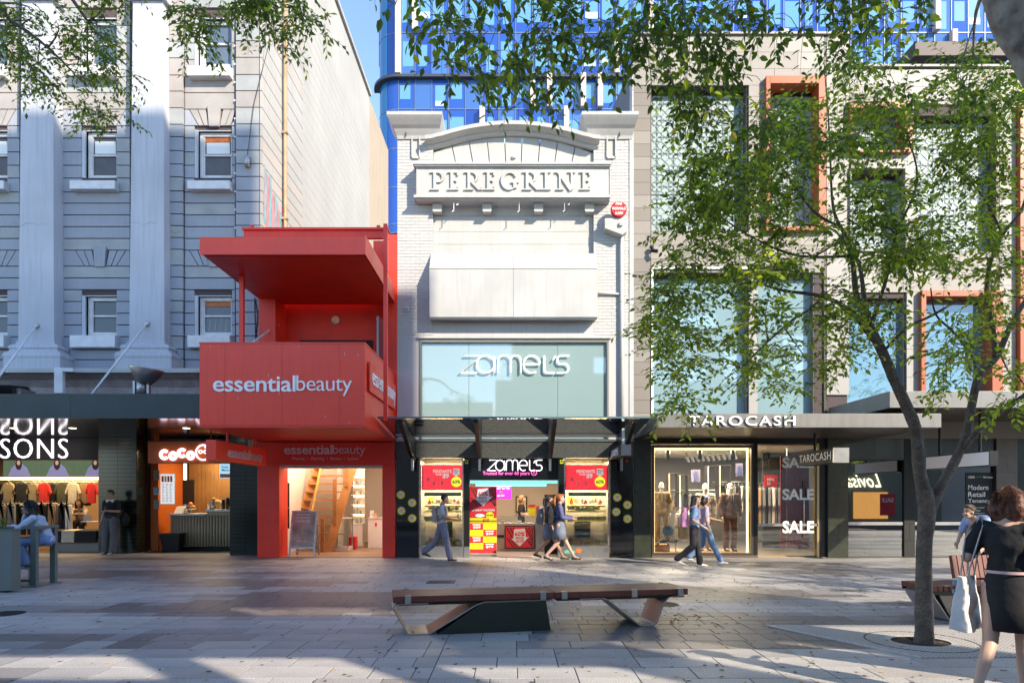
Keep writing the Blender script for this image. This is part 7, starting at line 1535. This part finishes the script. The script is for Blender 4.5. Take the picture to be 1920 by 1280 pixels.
# 1 standing man leaning on the tiled pillar
yy = 19.45
def hp(root, M, J):
    H = J['neck']; MB().tube([tuple(M @ (H + Vector((.085 * math.cos(R(a)), .07 * math.sin(R(a)), -.0)))) for a in range(150, 400, 20)], .014, 6).build('headphone_band', whc, root, smooth=True)
    for s in (-1, 1): MB().ball(tuple(M @ (H + Vector((s * .08, -.05, -.02)))), (.04, .03, .045)).build('headphone_cup', whc, root, smooth=True)
_, M, J = person('man in black T-shirt and baggy grey trousers leaning on the tiled pillar, white headphones', (X(208, yy), yy, .0), -8, dict(eR=(.25, -.02, 1.14), wR=(.07, -.22, 1.16), wL=(-.25, -.06, .84), kL=(-.13, -.03, .5), aL=(-.13, -.06, .085), kR=(.11, -.02, .5), aR=(.13, -.1, .085)), 'fair', (.012, .01, .01), 'short', blk, 'short', gry, 'trousers', (.6, .55, .42), 1.07, extra=hp, wide=1.3)
phone('black phone held by the man leaning on the tiled pillar', M, J, 'wR', (-.04, -.03, .05))
MB().tube([(X(208, yy) + .05, yy - .17, 1.5), (X(208, yy) + .22, yy - .1, 1.2), (X(208, yy) + .3, yy + .1, 1.0)], .02, 6).ball((X(208, yy) + .32, yy + .12, .98), (.14, .09, .2)).build('shoulder_bag', fabric(*blk), None, smooth=True, label='black shoulder bag hanging at the side of the man by the tiled pillar', cat='bag')
# 2 seated woman in denim
SIT = dict(pel=(0, .02, .82), hL=(-.09, 0, .84), hR=(.09, 0, .84), kL=(-.1, -.42, .82), kR=(.1, -.42, .80), aL=(-.1, -.36, .40), aR=(.1, -.34, .40), belly=(0, -.03, .97), chest=(0, -.12, 1.14), neck=(0, -.22, 1.32), head=(0, -.29, 1.44), sL=(-.18, -.18, 1.25), sR=(.18, -.18, 1.25), eL=(-.2, -.42, 1.08), wL=(-.07, -.36, 1.3), eR=(.2, -.4, 1.07), wR=(.02, -.52, 1.1))
person('woman in a pale denim jacket seated at the high table, chin on hand', (X(88, 12.75), 12.75, 0), -68, SIT, 'fair', (.010, .009, .010), 'long', ('pale denim', (.42, .48, .60)), 'long', ('denim blue', (.16, .26, .50)), 'trousers', (.7, .7, .7), 1.0)
# 3 walker with backpack
yy = 17.5
_, M, J = person('young man in a light grey T-shirt and grey trousers walking past the left jewellery window', (X(830, yy), yy, .0), 90, {**WALK, **PHONE, 'kL': (-.09, -.10, .5), 'aL': (-.08, -.20, .085), 'head': (0, -.07, 1.575), 'aR': (.08, .48, .22), 'kR': (.09, .16, .51)}, 'tan', (.012, .01, .01), 'short', ('light grey', (.42, .44, .47)), 'short', ('slate grey', (.2, .2, .25)), 'trousers', (.03, .03, .03), 1.0, wide=1.12)
backpack('beige and grey backpack on the young man passing the left jewellery window', M, J, ('beige', (.42, .33, .30)), .92); phone('phone in the hands of the young man in the light grey T-shirt', M, J, 'wR', (-.05, -.08, .03))
# 4 two students
yy = 17.3
_, M, J = person('red haired schoolgirl in a navy jumper and checked skirt walking right', (X(1050, yy), yy, 0), 90, {**WALK2, **PHONE, 'aR': (.08, -.36, .12)}, 'fair', (.42, .13, .04), 'pony', ('navy jumper', (.11, .11, .24)), 'long', ('grey check', (.16, .18, .24)), 'skirt', (.02, .02, .02), 1.0)
backpack('large black backpack on the red haired schoolgirl', M, J, blk, 1.15)
yy = 17.8
_, M, J = person('dark haired schoolgirl in a blue jumper half hidden behind the red haired one', (X(1030, yy), yy, 0), 85, {**WALK, **PHONE}, 'tan', (.03, .02, .02), 'pony', ('navy jumper', (.11, .11, .24)), 'long', ('grey check', (.16, .18, .24)), 'skirt', (.05, .04, .04), .97)
backpack('grey and black backpack on the dark haired schoolgirl', M, J, ('mid grey', (.2, .2, .2)), 1.1)
# 5 two women by the menswear window
yy = 16.0
_, M, J = person('woman with long black hair and black trousers walking past the menswear window', (X(1303, yy), yy, 0), 80, {**WALK2, 'wL': (-.2, -.2, .95), 'eL': (-.22, .06, 1.12), 'aR': (.08, -.12, .085), 'kR': (.09, -.07, .5), 'aL': (-.08, .42, .18)}, 'fair', (.012, .01, .012), 'long', ('sky blue', (.22, .36, .55)), 'short', ('charcoal', (.03, .026, .03)), 'trousers', (.75, .7, .68), .98, wide=1.1)
backpack('pink backpack on the woman with long black hair', M, J, ('pale pink', (.62, .28, .45)), 1.12)
yy = 16.6
def caphat(root, M, J):
    H = J['head']; t = MB(); t.ball(H + Vector((0, .01, .065)), (.086, .1, .075)); t.ball(H + Vector((0, -.11, .055)), (.06, .07, .012)); t.xform(M).build('cap', fabric('pale blue cap', (.45, .5, .62)), root, smooth=True)
person('woman in a pale cap and blue jeans walking beside the one with the pink backpack', (X(1322, yy), yy, 0), 88, {**WALK, 'eR': (.22, -.12, 1.14), 'wR': (.2, -.38, 1.08)}, 'tan', (.03, .02, .015), 'bob', ('pale mauve', (.42, .36, .48)), 'short', ('blue jeans', (.15, .27, .45)), 'trousers', (.7, .7, .7), .98, extra=caphat)
# 6 staff
yy = 21.4
_, M, J = person('shop assistant in a black T-shirt standing behind the jewellery counter', (X(978, yy), yy, .01), 80, {**PHONE}, 'fair', (.25, .12, .05), 'bob', blk, 'short', blk, 'trousers', (.02, .02, .02), .98)
# 7 woman in front at the right
def belt(root, M, J):
    p = J['pel']; MB().add(*(lambda n: ([(p.x + .158 * math.cos(2 * math.pi * k / n), p.y + .128 * math.sin(2 * math.pi * k / n), p.z + .1 + z) for z in (0, .022) for k in range(n)], [(k, (k + 1) % n, n + (k + 1) % n, n + k) for k in range(n)]))(30)).xform(M).build('belt', mat('pale pink trim', (.6, .42, .42), .6), root, smooth=True)
yy = 5.35
_, M, J = person('woman in a black top and short black skirt walking away with a tote bag', (X(1890, yy), yy, 0), 130, {**WALK, 'kL': (-.08, -.08, .5), 'aL': (-.08, -.12, .085), 'kR': (.09, .10, .5), 'aR': (.08, .42, .24), 'eR': (.26, .05, 1.14), 'wR': (.22, -.14, 1.2), 'head': (0, -.05, 1.575)}, 'fair', (.13, .045, .025), 'bob', blk, 'short', blk, 'mini', (.25, .12, .12), 1.01, extra=belt)
tb_ = T('tote_bag', 'white cotton tote bag with pale blue print hanging at the side of the walking woman', 'bag', tuple(M @ Vector((.3, 0, .8))))
t = MB(); c = Vector((.27, .03, .80)); t.add([(c.x - .07, c.y - .2, c.z - .22), (c.x + .07, c.y - .2, c.z - .22), (c.x + .07, c.y + .2, c.z - .22), (c.x - .07, c.y + .2, c.z - .22), (c.x - .02, c.y - .15, c.z + .2), (c.x + .02, c.y - .15, c.z + .2), (c.x + .02, c.y + .15, c.z + .2), (c.x - .02, c.y + .15, c.z + .2)], [(0, 3, 2, 1), (4, 5, 6, 7), (0, 1, 5, 4), (1, 2, 6, 5), (2, 3, 7, 6), (3, 0, 4, 7)]); t.ball(c + Vector((0, 0, -.16)), (.09, .19, .1)); t.ball(c + Vector((0, .05, -.02)), (.08, .13, .15))
cot = mat('white cotton', (.66, .62, .60), .9, bump=.4, bscale=14, var=.1, vscale=5)
crease(remesh(t, .010, 6), .016, 7).xform(M).build('bag_body', cot, tb_, smooth=True)
for dy in (-.08, .1): MB().tube([(c.x + .02, c.y + dy, c.z + .15), (.27, .01 + dy * .5, 1.3), (.17, .01 + dy * .2, 1.47), (.15, .06, 1.40), (c.x - .02, c.y + dy, c.z + .15)], .013, 6, flat=.5).xform(M).build('strap', cot, tb_, smooth=True)
for k in range(5): MB().box(c.x + .078, c.x + .088, c.y - .12, c.y + .04, c.z - .16 + k * .07, c.z - .13 + k * .07).xform(M).build('print_bar', mat('pale blue print', (.2, .42, .62), .7), tb_)
# 8 man leaning in a blue shirt behind the right bench
yy = 11.2
person('person in a light blue shirt bending forward beyond the bench at the right', (X(1850, yy), yy, 0), -75, dict(chest=(0, -.12, 1.22), neck=(0, -.27, 1.32), head=(0, -.38, 1.42), sL=(-.18, -.22, 1.28), sR=(.18, -.22, 1.28), eL=(-.22, -.3, 1.05), eR=(.22, -.3, 1.05), wL=(-.15, -.45, .9), wR=(.15, -.45, .9)), 'fair', (.1, .06, .03), 'short', ('sky shirt', (.32, .42, .68)), 'short', ('dark trousers', (.03, .03, .045)), 'trousers', (.03, .03, .03), .98)
# 9 figure behind the dark glass
yy = 19.6
person('man in a dark navy shirt standing behind the dark glass left of the tree trunk', (X(1628, yy), yy, .013), 165, dict(chest=(0, -.04, 1.25), head=(0, -.1, 1.56)), 'tan', (.12, .11, .1), 'short', ('navy shirt', (.03, .05, .12)), 'short', ('dark navy trousers', (.015, .02, .04)), 'trousers', (.02, .02, .02), 1.0)
person('person in black standing behind the dark glass beside the red sale poster reflection', (X(1652, yy + .5), yy + .5, .013), 150, {}, 'tan', (.03, .03, .03), 'short', blk, 'long', blk, 'trousers', (.02, .02, .02), .96)
MB().box(X(1625, 19.5), X(1640, 19.5), 19.35, 19.5, .45, .85).build('paper_bag', mat('brown paper', (.3, .22, .12), .8), None, bevel=.01, label='brown paper bag beside the man behind the dark glass', cat='bag')
# 10 woman inside clothes shop
yy = 21.35
person('woman in a cream top sitting behind the laptop inside the clothes shop', (X(150, yy), yy, 0), 25, {**SIT, 'wL': (-.1, -.45, 1.1)}, 'tan', (.02, .012, .01), 'long', ('cream top', (.6, .5, .4)), 'short', blk, 'trousers', (.02, .02, .02), 1.0)
st_ = T('bar_stool', 'dark stool under the woman inside the clothes shop', 'stool', (X(150, yy), yy, 0)); MB().tube([(X(150, yy), yy, .02), (X(150, yy), yy, .72)], .04, 10).build('post', blackm, st_); MB().lathe((X(150, yy), yy, .72), [(0, 0), (.19, 0), (.19, .04), (0, .05)], 18).build('seat', blackm, st_); MB().lathe((X(150, yy), yy, .012), [(.2, 0), (.2, .01), (0, .012)], 18).build('base', blackm, st_)
# mannequins
pz = MENS[2] + .042
sb_ = dict(eL=(-.26, .03, 1.13), eR=(.26, .03, 1.13), wL=(-.24, -.06, .88), wR=(.24, -.06, .88))
person('white mannequin in a tan blazer and cream top at the left of the menswear window', (X(1240, 19.2), 19.2, .302), -8, {**sb_, 'kR': (.14, -.04, .5), 'aR': (.17, .0, .085)}, 'white', None, 'short', None, 'short', ('tan chinos', (.38, .26, .13)), 'trousers', (.06, .03, .02), 1.02, 'mannequin', jacket=('tan blazer', (.36, .25, .12), ('cream knit', (.6, .52, .4))), name='mannequin')
person('white mannequin in a cream jacket over a dark top, middle of the window', (X(1322, 19.4), 19.4, pz), 0, sb_, 'white', None, 'short', None, 'short', ('sand trousers', (.42, .34, .22)), 'trousers', (.06, .03, .02), 1.12, 'mannequin', jacket=('cream blazer', (.5, .43, .32), ('dark shirt', (.03, .03, .03))), name='mannequin')
person('white mannequin in a brown suit, white shirt and dark tie', (X(1369, 19.2), 19.2, pz), 5, sb_, 'white', None, 'short', None, 'short', ('brown trousers', (.15, .07, .045)), 'trousers', (.05, .02, .012), 1.12, 'mannequin', jacket=('brown suit', (.16, .085, .05), ('white shirt', (.7, .7, .7)), ('dark tie', (.02, .02, .03))), name='mannequin')
# ============================================================ trees
import numpy as np
barkm = mat('grey brown bark', (.21, .16, .125), .9, var=.5, vscale=9, bump=1.0, bscale=34, col2=(.09, .065, .05), grain=.5, gscale=60)
planem = mat('mottled pale plane bark', (.46, .39, .33), .85, var=.9, vscale=7, bump=.8, bscale=12, col2=(.16, .12, .10))
LM = [leafmat('leaf green', (.15, .225, .035)), leafmat('leaf dark green', (.07, .125, .025)), leafmat('leaf yellow green', (.28, .36, .04), .55), leafmat('leaf yellow', (.35, .28, .03), .5)]
class Tree:
    def __init__(s, seed): s.r = random.Random(seed); s.nodes = []; s.mb = MB(); s.L = []; s.tw = MB()
    def limb(s, pts, rads, n=10, m=0):
        P = []; Rr = []
        for i in range(len(pts) - 1):       # smooth in between
            p0 = Vector(pts[max(0, i - 1)]); p1 = Vector(pts[i]); p2 = Vector(pts[i + 1]); p3 = Vector(pts[min(len(pts) - 1, i + 2)])
            for k in range(4):
                t = k / 4; P.append(.5 * ((2 * p1) + (p2 - p0) * t + (2 * p0 - 5 * p1 + 4 * p2 - p3) * t * t + (3 * p1 - p0 - 3 * p2 + p3) * t ** 3)); Rr.append(rads[i] * (1 - t) + rads[i + 1] * t)
        P.append(Vector(pts[-1])); Rr.append(rads[-1]); Rr = [r * s.r.uniform(.96, 1.05) for r in Rr]
        s.mb.tube(P, Rr, n, m)
        for p, r in zip(P[2:], Rr[2:]): s.nodes.append((p, r))
    def grow(s, target, sag=.0, maxr=.03):
        best = min(s.nodes, key=lambda q: (q[0] - target).length * (1 + .0 * q[1]) + max(0, (q[0].z - target.z)) * .3)
        a, ra = best; d = target - a; l = d.length
        if l < .08: return a
        r0 = min(ra * .7, maxr, .006 + l * .012); j = Vector((s.r.uniform(-.12, .12), s.r.uniform(-.12, .12), s.r.uniform(-.02, .14) + sag)) * l
        n = max(3, int(l / .18)); P = [a.lerp(target, k / n) + j * math.sin(math.pi * k / n) for k in range(n + 1)]; Rr = [r0 * (1 - .75 * k / n) + .0015 for k in range(n + 1)]
        s.mb.tube(P, Rr, 5, cap=False)
        for p, r in zip(P[1:], Rr[1:]): s.nodes.append((p, r))
        return target
    def spray(s, c, dirv, ln, nleaf, ls, droop=.5, mw=(5, 4, 3, .15)):
        """a twig with alternate leaves in two ranks"""
        d = dirv.normalized(); n = 5; P = [c.copy()]
        for k in range(n): d = (d + Vector((s.r.uniform(-.15, .15), s.r.uniform(-.15, .15), -droop / n + s.r.uniform(-.06, .06)))).normalized(); P.append(P[-1] + d * ln / n)
        s.tw.tube(P, [.003, .0028, .0024, .002, .0016, .001], 3, cap=False)
        for k in range(nleaf):
            t = (k + .6) / nleaf * n; i = min(n - 1, int(t)); p = P[i].lerp(P[i + 1], t - i); ax = (P[i + 1] - P[i]).normalized()
            side = ax.cross(Vector((0, 0, 1))); side = side.normalized() if side.length > .1 else Vector((1, 0, 0)); sg = 1 if k % 2 else -1
            ld = (ax * s.r.uniform(.3, .8) + side * sg * s.r.uniform(.5, 1) + Vector((s.r.uniform(-.25, .25), s.r.uniform(-.25, .25), s.r.uniform(-.55, .25)))).normalized()
            s.L.append((p, ld, ls * s.r.uniform(.65, 1.2), s.r.uniform(-.9, .9), s.r.choices((0, 1, 2, 3), mw)[0]))
    def clump(s, c, n, ls, ln=.35, nl=9, droop=.5, out=None, **k):
        for i in range(n):
            v = Vector((s.r.gauss(0, 1), s.r.gauss(0, 1), s.r.gauss(-.1, .6)))
            if out is not None: v += out * 1.2
            s.spray(c + Vector((s.r.uniform(-.1, .1), s.r.uniform(-.1, .1), s.r.uniform(-.08, .08))), v, ln * s.r.uniform(.6, 1.25), nl, ls, droop, **k)
    def leafmesh(s, name, par, big=False):
        V = []; F = []; Mi = []
        for p, d, l, roll, m in s.L:
            sd_ = d.cross(Vector((0, 0, 1))); sd_ = sd_.normalized() if sd_.length > .05 else Vector((1, 0, 0)); nr = sd_.cross(d).normalized()
            w = (sd_ * math.cos(roll) + nr * math.sin(roll)); up = (nr * math.cos(roll) - sd_ * math.sin(roll)); o = len(V); W_ = l * .24
            q = p + d * l * .1
            if big: 
                V += [q, q + d * l * .28 + w * W_ + up * W_ * .3, q + d * l * .62 + w * W_ * .85 + up * W_ * .25, q + d * l - up * l * .08, q + d * l * .62 - w * W_ * .85 + up * W_ * .25, q + d * l * .28 - w * W_ + up * W_ * .3, q + d * l * .5]
                F += [(o, o + 1, o + 6), (o + 1, o + 2, o + 6), (o + 2, o + 3, o + 6), (o + 6, o + 3, o + 4), (o + 6, o + 4, o + 5), (o + 6, o + 5, o)]; Mi += [m] * 6
            else:
                V += [q, q + d * l * .42 + w * W_ + up * W_ * .35, q + d * l - up * l * .06, q + d * l * .42 - w * W_ + up * W_ * .35]; F += [(o, o + 1, o + 2), (o, o + 2, o + 3)]; Mi += [m, m]
        me = bpy.data.meshes.new(name); me.from_pydata([tuple(v) for v in V], [], F)
        for m in LM: me.materials.append(m)
        me.polygons.foreach_set('material_index', Mi); return link(name, me, par, kind='stuff')
def P3(px, py, Y): return Vector((X(px, Y), Y, Z(py, Y)))
# ---- the leaning street tree
t = Tree(21); Y0 = 7.7
root = T('street_tree', 'young street tree with a forked leaning trunk rising from the pale perforated grate', 'tree', (X(1732, Y0), Y0, 0))
s_ = Y0 / FPX
t.limb([P3(1732, 1212, Y0) - Vector((0, 0, .03)), P3(1733, 1180, Y0), P3(1732, 1100, Y0), P3(1733, 1020, Y0), P3(1738, 960, Y0), P3(1732, 915, Y0)], [20 * s_, 16 * s_, 14.5 * s_, 13.5 * s_, 15.5 * s_, 13 * s_], 16)
A = [(1735, 935, 7.7, 22), (1724, 880, 7.7, 20), (1718, 810, 7.68, 19), (1700, 762, 7.66, 18), (1678, 715, 7.65, 17), (1660, 672, 7.64, 16), (1640, 630, 7.62, 14), (1625, 600, 7.6, 12)]
t.limb([P3(a, b, c) for a, b, c, d in A], [d * .56 * s_ for a, b, c, d in A], 14)
def L_(pts): t.limb([P3(a, b, c) for a, b, c, d in pts], [d * .56 * s_ for a, b, c, d in pts], 10)
L_([(1745, 955, 7.7, 18), (1765, 910, 7.75, 16), (1790, 865, 7.8, 15), (1812, 815, 7.85, 14), (1822, 760, 7.9, 13), (1836, 705, 7.95, 13), (1868, 670, 8.0, 11), (1895, 610, 8.1, 9), (1925, 560, 8.2, 8)])
L_([(1800, 850, 7.82, 10), (1840, 800, 7.7, 9), (1885, 765, 7.6, 8), (1930, 735, 7.5, 7)])
L_([(1866, 672, 8.0, 9), (1862, 620, 7.9, 8), (1850, 560, 7.8, 7), (1855, 500, 7.8, 6.5), (1880, 440, 7.8, 6), (1915, 395, 7.8, 5), (1930, 340, 7.8, 4)])
L_([(1828, 740, 7.9, 6), (1828, 680, 7.8, 4.5), (1790, 625, 7.6, 4), (1755, 590, 7.5, 3), (1745, 540, 7.4, 2)])
L_([(1652, 655, 7.63, 11), (1625, 618, 7.5, 10), (1590, 580, 7.4, 8), (1540, 555, 7.3, 6), (1470, 545, 7.1, 4.5), (1400, 530, 6.9, 3), (1340, 560, 6.8, 2)])
L_([(1625, 600, 7.6, 10), (1605, 550, 7.6, 9), (1600, 500, 7.65, 8), (1590, 450, 7.7, 7), (1570, 415, 7.7, 5.5), (1560, 370, 7.75, 4), (1555, 250, 7.8, 2.5), (1545, 120, 7.8, 1.5)])
L_([(1640, 628, 7.6, 9), (1622, 570, 7.8, 8), (1612, 500, 8.0, 6.5), (1590, 465, 8.1, 4), (1560, 430, 8.2, 3), (1500, 420, 8.3, 2)])
L_([(1575, 425, 7.7, 5), (1530, 400, 7.6, 4), (1490, 350, 7.5, 3), (1440, 270, 7.4, 2)])
L_([(1632, 612, 7.6, 7), (1650, 560, 7.5, 6), (1665, 510, 7.4, 5), (1680, 440, 7.3, 4), (1720, 340, 7.2, 3), (1700, 250, 7.1, 2)])
L_([(1660, 655, 7.6, 5), (1700, 615, 7.4, 4.5), (1750, 590, 7.3, 4), (1800, 560, 7.2, 2.5)])
L_([(1560, 570, 7.35, 5), (1500, 590, 7.1, 4), (1440, 640, 6.9, 3), (1390, 690, 6.8, 2)])
L_([(1880, 440, 7.8, 4), (1850, 380, 7.7, 3.5), (1810, 330, 7.6, 3), (1760, 300, 7.5, 2)])
L_([(1595, 480, 7.7, 5), (1500, 480, 7.6, 4), (1420, 450, 7.5, 3), (1340, 400, 7.4, 2)])
els = [(1360, 570, 130, 130, 30), (1265, 620, 55, 85, 8), (1290, 730, 50, 40, 4), (1400, 420, 130, 90, 24), (1320, 330, 80, 90, 12), (1480, 300, 110, 120, 20), (1560, 180, 130, 90, 14), (1690, 260, 130, 120, 20),
       (1820, 200, 90, 90, 15), (1850, 350, 70, 120, 14), (1650, 420, 110, 90, 17), (1750, 470, 90, 70, 12), (1530, 640, 90, 60, 8), (1480, 700, 50, 40, 3), (1780, 620, 110, 60, 9), (1850, 720, 70, 50, 4), (1620, 560, 60, 60, 5), (1880, 520, 50, 80, 8)]
tg_ = []
for cx, cy_, rx, ry, n in els:
    for k in range(n):
        a = t.r.uniform(0, 6.28); q = t.r.uniform(0, 1) ** .5; yy = 7.6 + t.r.gauss(0, .75) + (cx < 1420) * -.5; yy = max(5.9, min(9.6, yy))
        tg_.append(P3(cx + rx * q * math.cos(a), cy_ + ry * q * math.sin(a), yy))
tg_.sort(key=lambda p: min((q[0] - p).length for q in t.nodes))
for c in tg_:
    t.grow(c); low = c.z < 3.6
    t.clump(c, t.r.randint(8, 12), .070, .38, 10, .5, mw=(4, 1, 8, .3) if low or c.x > 4.2 and c.z < 5 else (5, 3, 3.5, .15))  # low and right-hand leaves yellower, backlight put into the leaf colours
t.mb.build('trunk', barkm, root, smooth=True); o = t.leafmesh('crown', root, True); t.tw.build('twigs', barkm, root, kind='stuff')
for px, py in ((1722, 835), (1712, 790)): MB().tube([P3(px, py, 7.5), P3(px - 1, py, 7.42)], [.05, .045], 10).build('branch_scar', barkm, root, smooth=True)
# ---- overhanging plane-like tree from the right, near the camera
t = Tree(5); root = T('overhanging_tree', 'large pale barked tree leaning in at the top right, leafy sprays hanging down', 'tree', (6.1, 5.0, 0))
t.limb([(6.15, 5.0, -.05), (5.6, 5.0, 1.6), (4.7, 5.0, 3.4), P3(1962, 110, 5.0), P3(1893, -20, 5.0), (3.1, 4.8, 6.6)], [.3, .24, .2, .185, .175, .15], 16)
for pts, r in (([(3.2, 4.8, 6.2), (2.4, 4.7, 6.35), (1.4, 4.6, 6.3), (.4, 4.5, 6.1), (-.5, 4.5, 5.9)], .07), ([(3.2, 4.9, 6.4), (2.6, 5.6, 6.7), (1.6, 6.2, 6.8), (.4, 6.4, 6.7)], .06), ([(3.1, 4.8, 6.5), (2.9, 3.6, 7.2), (2.0, 2.2, 7.6)], .07), ([(3.2, 4.8, 6.3), (3.6, 5.8, 6.9), (3.3, 6.6, 7.3)], .05), ([(3.1, 4.8, 6.6), (2.2, 4.2, 7.6), (.8, 4.4, 8.3)], .06)):
    t.limb([Vector(p) for p in pts], [r * (1 - .8 * i / (len(pts) - 1)) for i in range(len(pts))], 8)
regs = [(760, -30, 60, 60, 3, 4.6), (820, 60, 50, 60, 3, 4.4), (900, 40, 80, 60, 9, 4.6), (960, 110, 70, 60, 8, 4.6), (1050, 60, 80, 70, 10, 4.8), (1060, 170, 28, 50, 6, 5.0), (1110, 110, 50, 60, 6, 5.0), (1190, 80, 60, 80, 9, 5.0), (860, 140, 30, 40, 3, 4.4),
        (1280, 90, 80, 90, 16, 5.0), (1350, 190, 90, 80, 14, 5.4), (1400, 60, 110, 70, 14, 5.2), (1520, 30, 90, 60, 10, 5.4), (1620, 40, 50, 70, 8, 4.6), (1290, 220, 60, 40, 5, 5.6), (1700, 10, 60, 40, 4, 5.2), (1840, 200, 60, 60, 6, 6.2), (1430, 280, 50, 50, 4, 6.0)]
tg_ = []
for cx, cy_, rx, ry, n, yy in regs:
    for k in range(int(n * .8)): tg_.append(P3(cx + t.r.uniform(-rx, rx), cy_ + t.r.uniform(-ry, ry) - 45, yy + t.r.uniform(-.4, .4)))
tg_.sort(key=lambda p: -p.z)
for c in tg_:
    t.grow(c, .1); t.clump(c, 5, .072, .34, 8, 1.6, mw=(5, 7, 1, .25))
for k in range(60):
    c = Vector((t.r.uniform(-.5, 3.5), t.r.uniform(2.5, 6), t.r.uniform(6.9, 8.3))); t.grow(c); t.clump(c, 5, .08, .4, 8, .8)
t.mb.build('trunk', planem, root, smooth=True); t.leafmesh('crown', root, True); t.tw.build('twigs', barkm, root, kind='stuff')
# ---- left overhanging tree, trunk out of frame
t = Tree(8); root = T('overhanging_tree', 'tree beyond the left edge whose small leaved branches hang into the top left corner', 'tree', (-7.6, 6.6, 0))
t.limb([(-7.6, 6.6, -.05), (-7.5, 6.6, 2.5), (-7.2, 6.6, 4.8), (-6.6, 6.7, 6.5)], [.2, .17, .14, .1], 12)
t.limb([Vector((-7.2, 6.6, 5.0)), P3(-60, 10, 7.0), P3(20, 40, 7.0), P3(90, 90, 7.0), P3(150, 150, 7.0)], [.06, .03, .02, .012, .005], 8)
t.limb([Vector((-6.6, 6.7, 6.5)), P3(40, -90, 7.0), P3(120, -20, 7.0), P3(180, 60, 7.0), P3(235, 95, 7.0)], [.08, .03, .02, .01, .004], 8); t.limb([Vector((-6.6, 6.7, 6.5)), P3(200, -160, 6.2), P3(380, -90, 6.0), P3(520, -40, 6.0)], [.08, .05, .03, .015], 8)
regs = [(20, 90, 40, 60, 7, 7), (70, 130, 60, 50, 9, 7), (140, 130, 60, 50, 8, 7), (200, 90, 50, 50, 6, 7), (120, 200, 50, 30, 4, 7), (180, 200, 50, 35, 5, 7), (225, 160, 20, 40, 2, 7), (160, 40, 60, 40, 4, 7), (215, 10, 40, 30, 4, 6.6), (30, 30, 50, 40, 3, 7.2),
        (380, 40, 30, 30, 4, 6), (440, 5, 50, 25, 6, 6), (500, 20, 45, 30, 6, 6), (560, 30, 30, 30, 4, 6), (530, 80, 12, 25, 2, 6), (370, 75, 20, 20, 2, 6)]
tg_ = []
for cx, cy_, rx, ry, n, yy in regs:
    for k in range(n): tg_.append(P3(cx + t.r.uniform(-rx, rx), cy_ + t.r.uniform(-ry, ry) - 15, yy + t.r.uniform(-.3, .3)))
tg_.sort(key=lambda p: -p.z)
for c in tg_: t.grow(c, .06); t.clump(c, 7, .055 if c.x < -4 else .062, .26, 9, 1.0, mw=(5, 4, 1.5, .2))
t.mb.build('trunk', barkm, root, smooth=True); t.leafmesh('crown', root); t.tw.build('twigs', barkm, root, kind='stuff')
# ---- further street trees to the right, mostly out of frame: their shade dapples the paving
def plain_tree(x, y, h, rad, n, seed, lab, ls=.085):
    t = Tree(seed); root = T('street_tree', lab, 'tree', (x, y, 0)); t.limb([(x, y, -.05), (x + .1, y, 1.8), (x - .1, y + .1, 3.2), (x + .1, y, h * .7)], [.17, .14, .12, .06], 12)
    for k in range(6): a = k * 1.05; t.limb([Vector((x, y, 2.6 + .2 * k)), Vector((x + math.cos(a) * rad * .5, y + math.sin(a) * rad * .5, h * .55)), Vector((x + math.cos(a) * rad * .9, y + math.sin(a) * rad * .9, h * .75))], [.06, .035, .012], 6)
    tg_ = []
    while len(tg_) < n:
        v = Vector((t.r.uniform(-1, 1), t.r.uniform(-1, 1), t.r.uniform(-1, 1)))
        if .25 < v.length < 1: tg_.append(Vector((x + v.x * rad, y + v.y * rad, h * .68 + v.z * h * .32)))
    tg_.sort(key=lambda p: min((q[0] - p).length for q in t.nodes))
    for c in tg_: t.grow(c); t.clump(c, 6, ls, .4, 8, .5, mw=(4, 3, 4, .3))
    t.mb.build('trunk', barkm, root, smooth=True); t.leafmesh('crown', root); t.tw.build('twigs', barkm, root, kind='stuff')
plain_tree(9.6, 9.4, 7.5, 2.4, 120, 31, 'leafy street tree just beyond the right edge of the view')
plain_tree(13.5, 8.5, 7.5, 2.8, 110, 32, 'leafy street tree further along the mall to the right', .1)
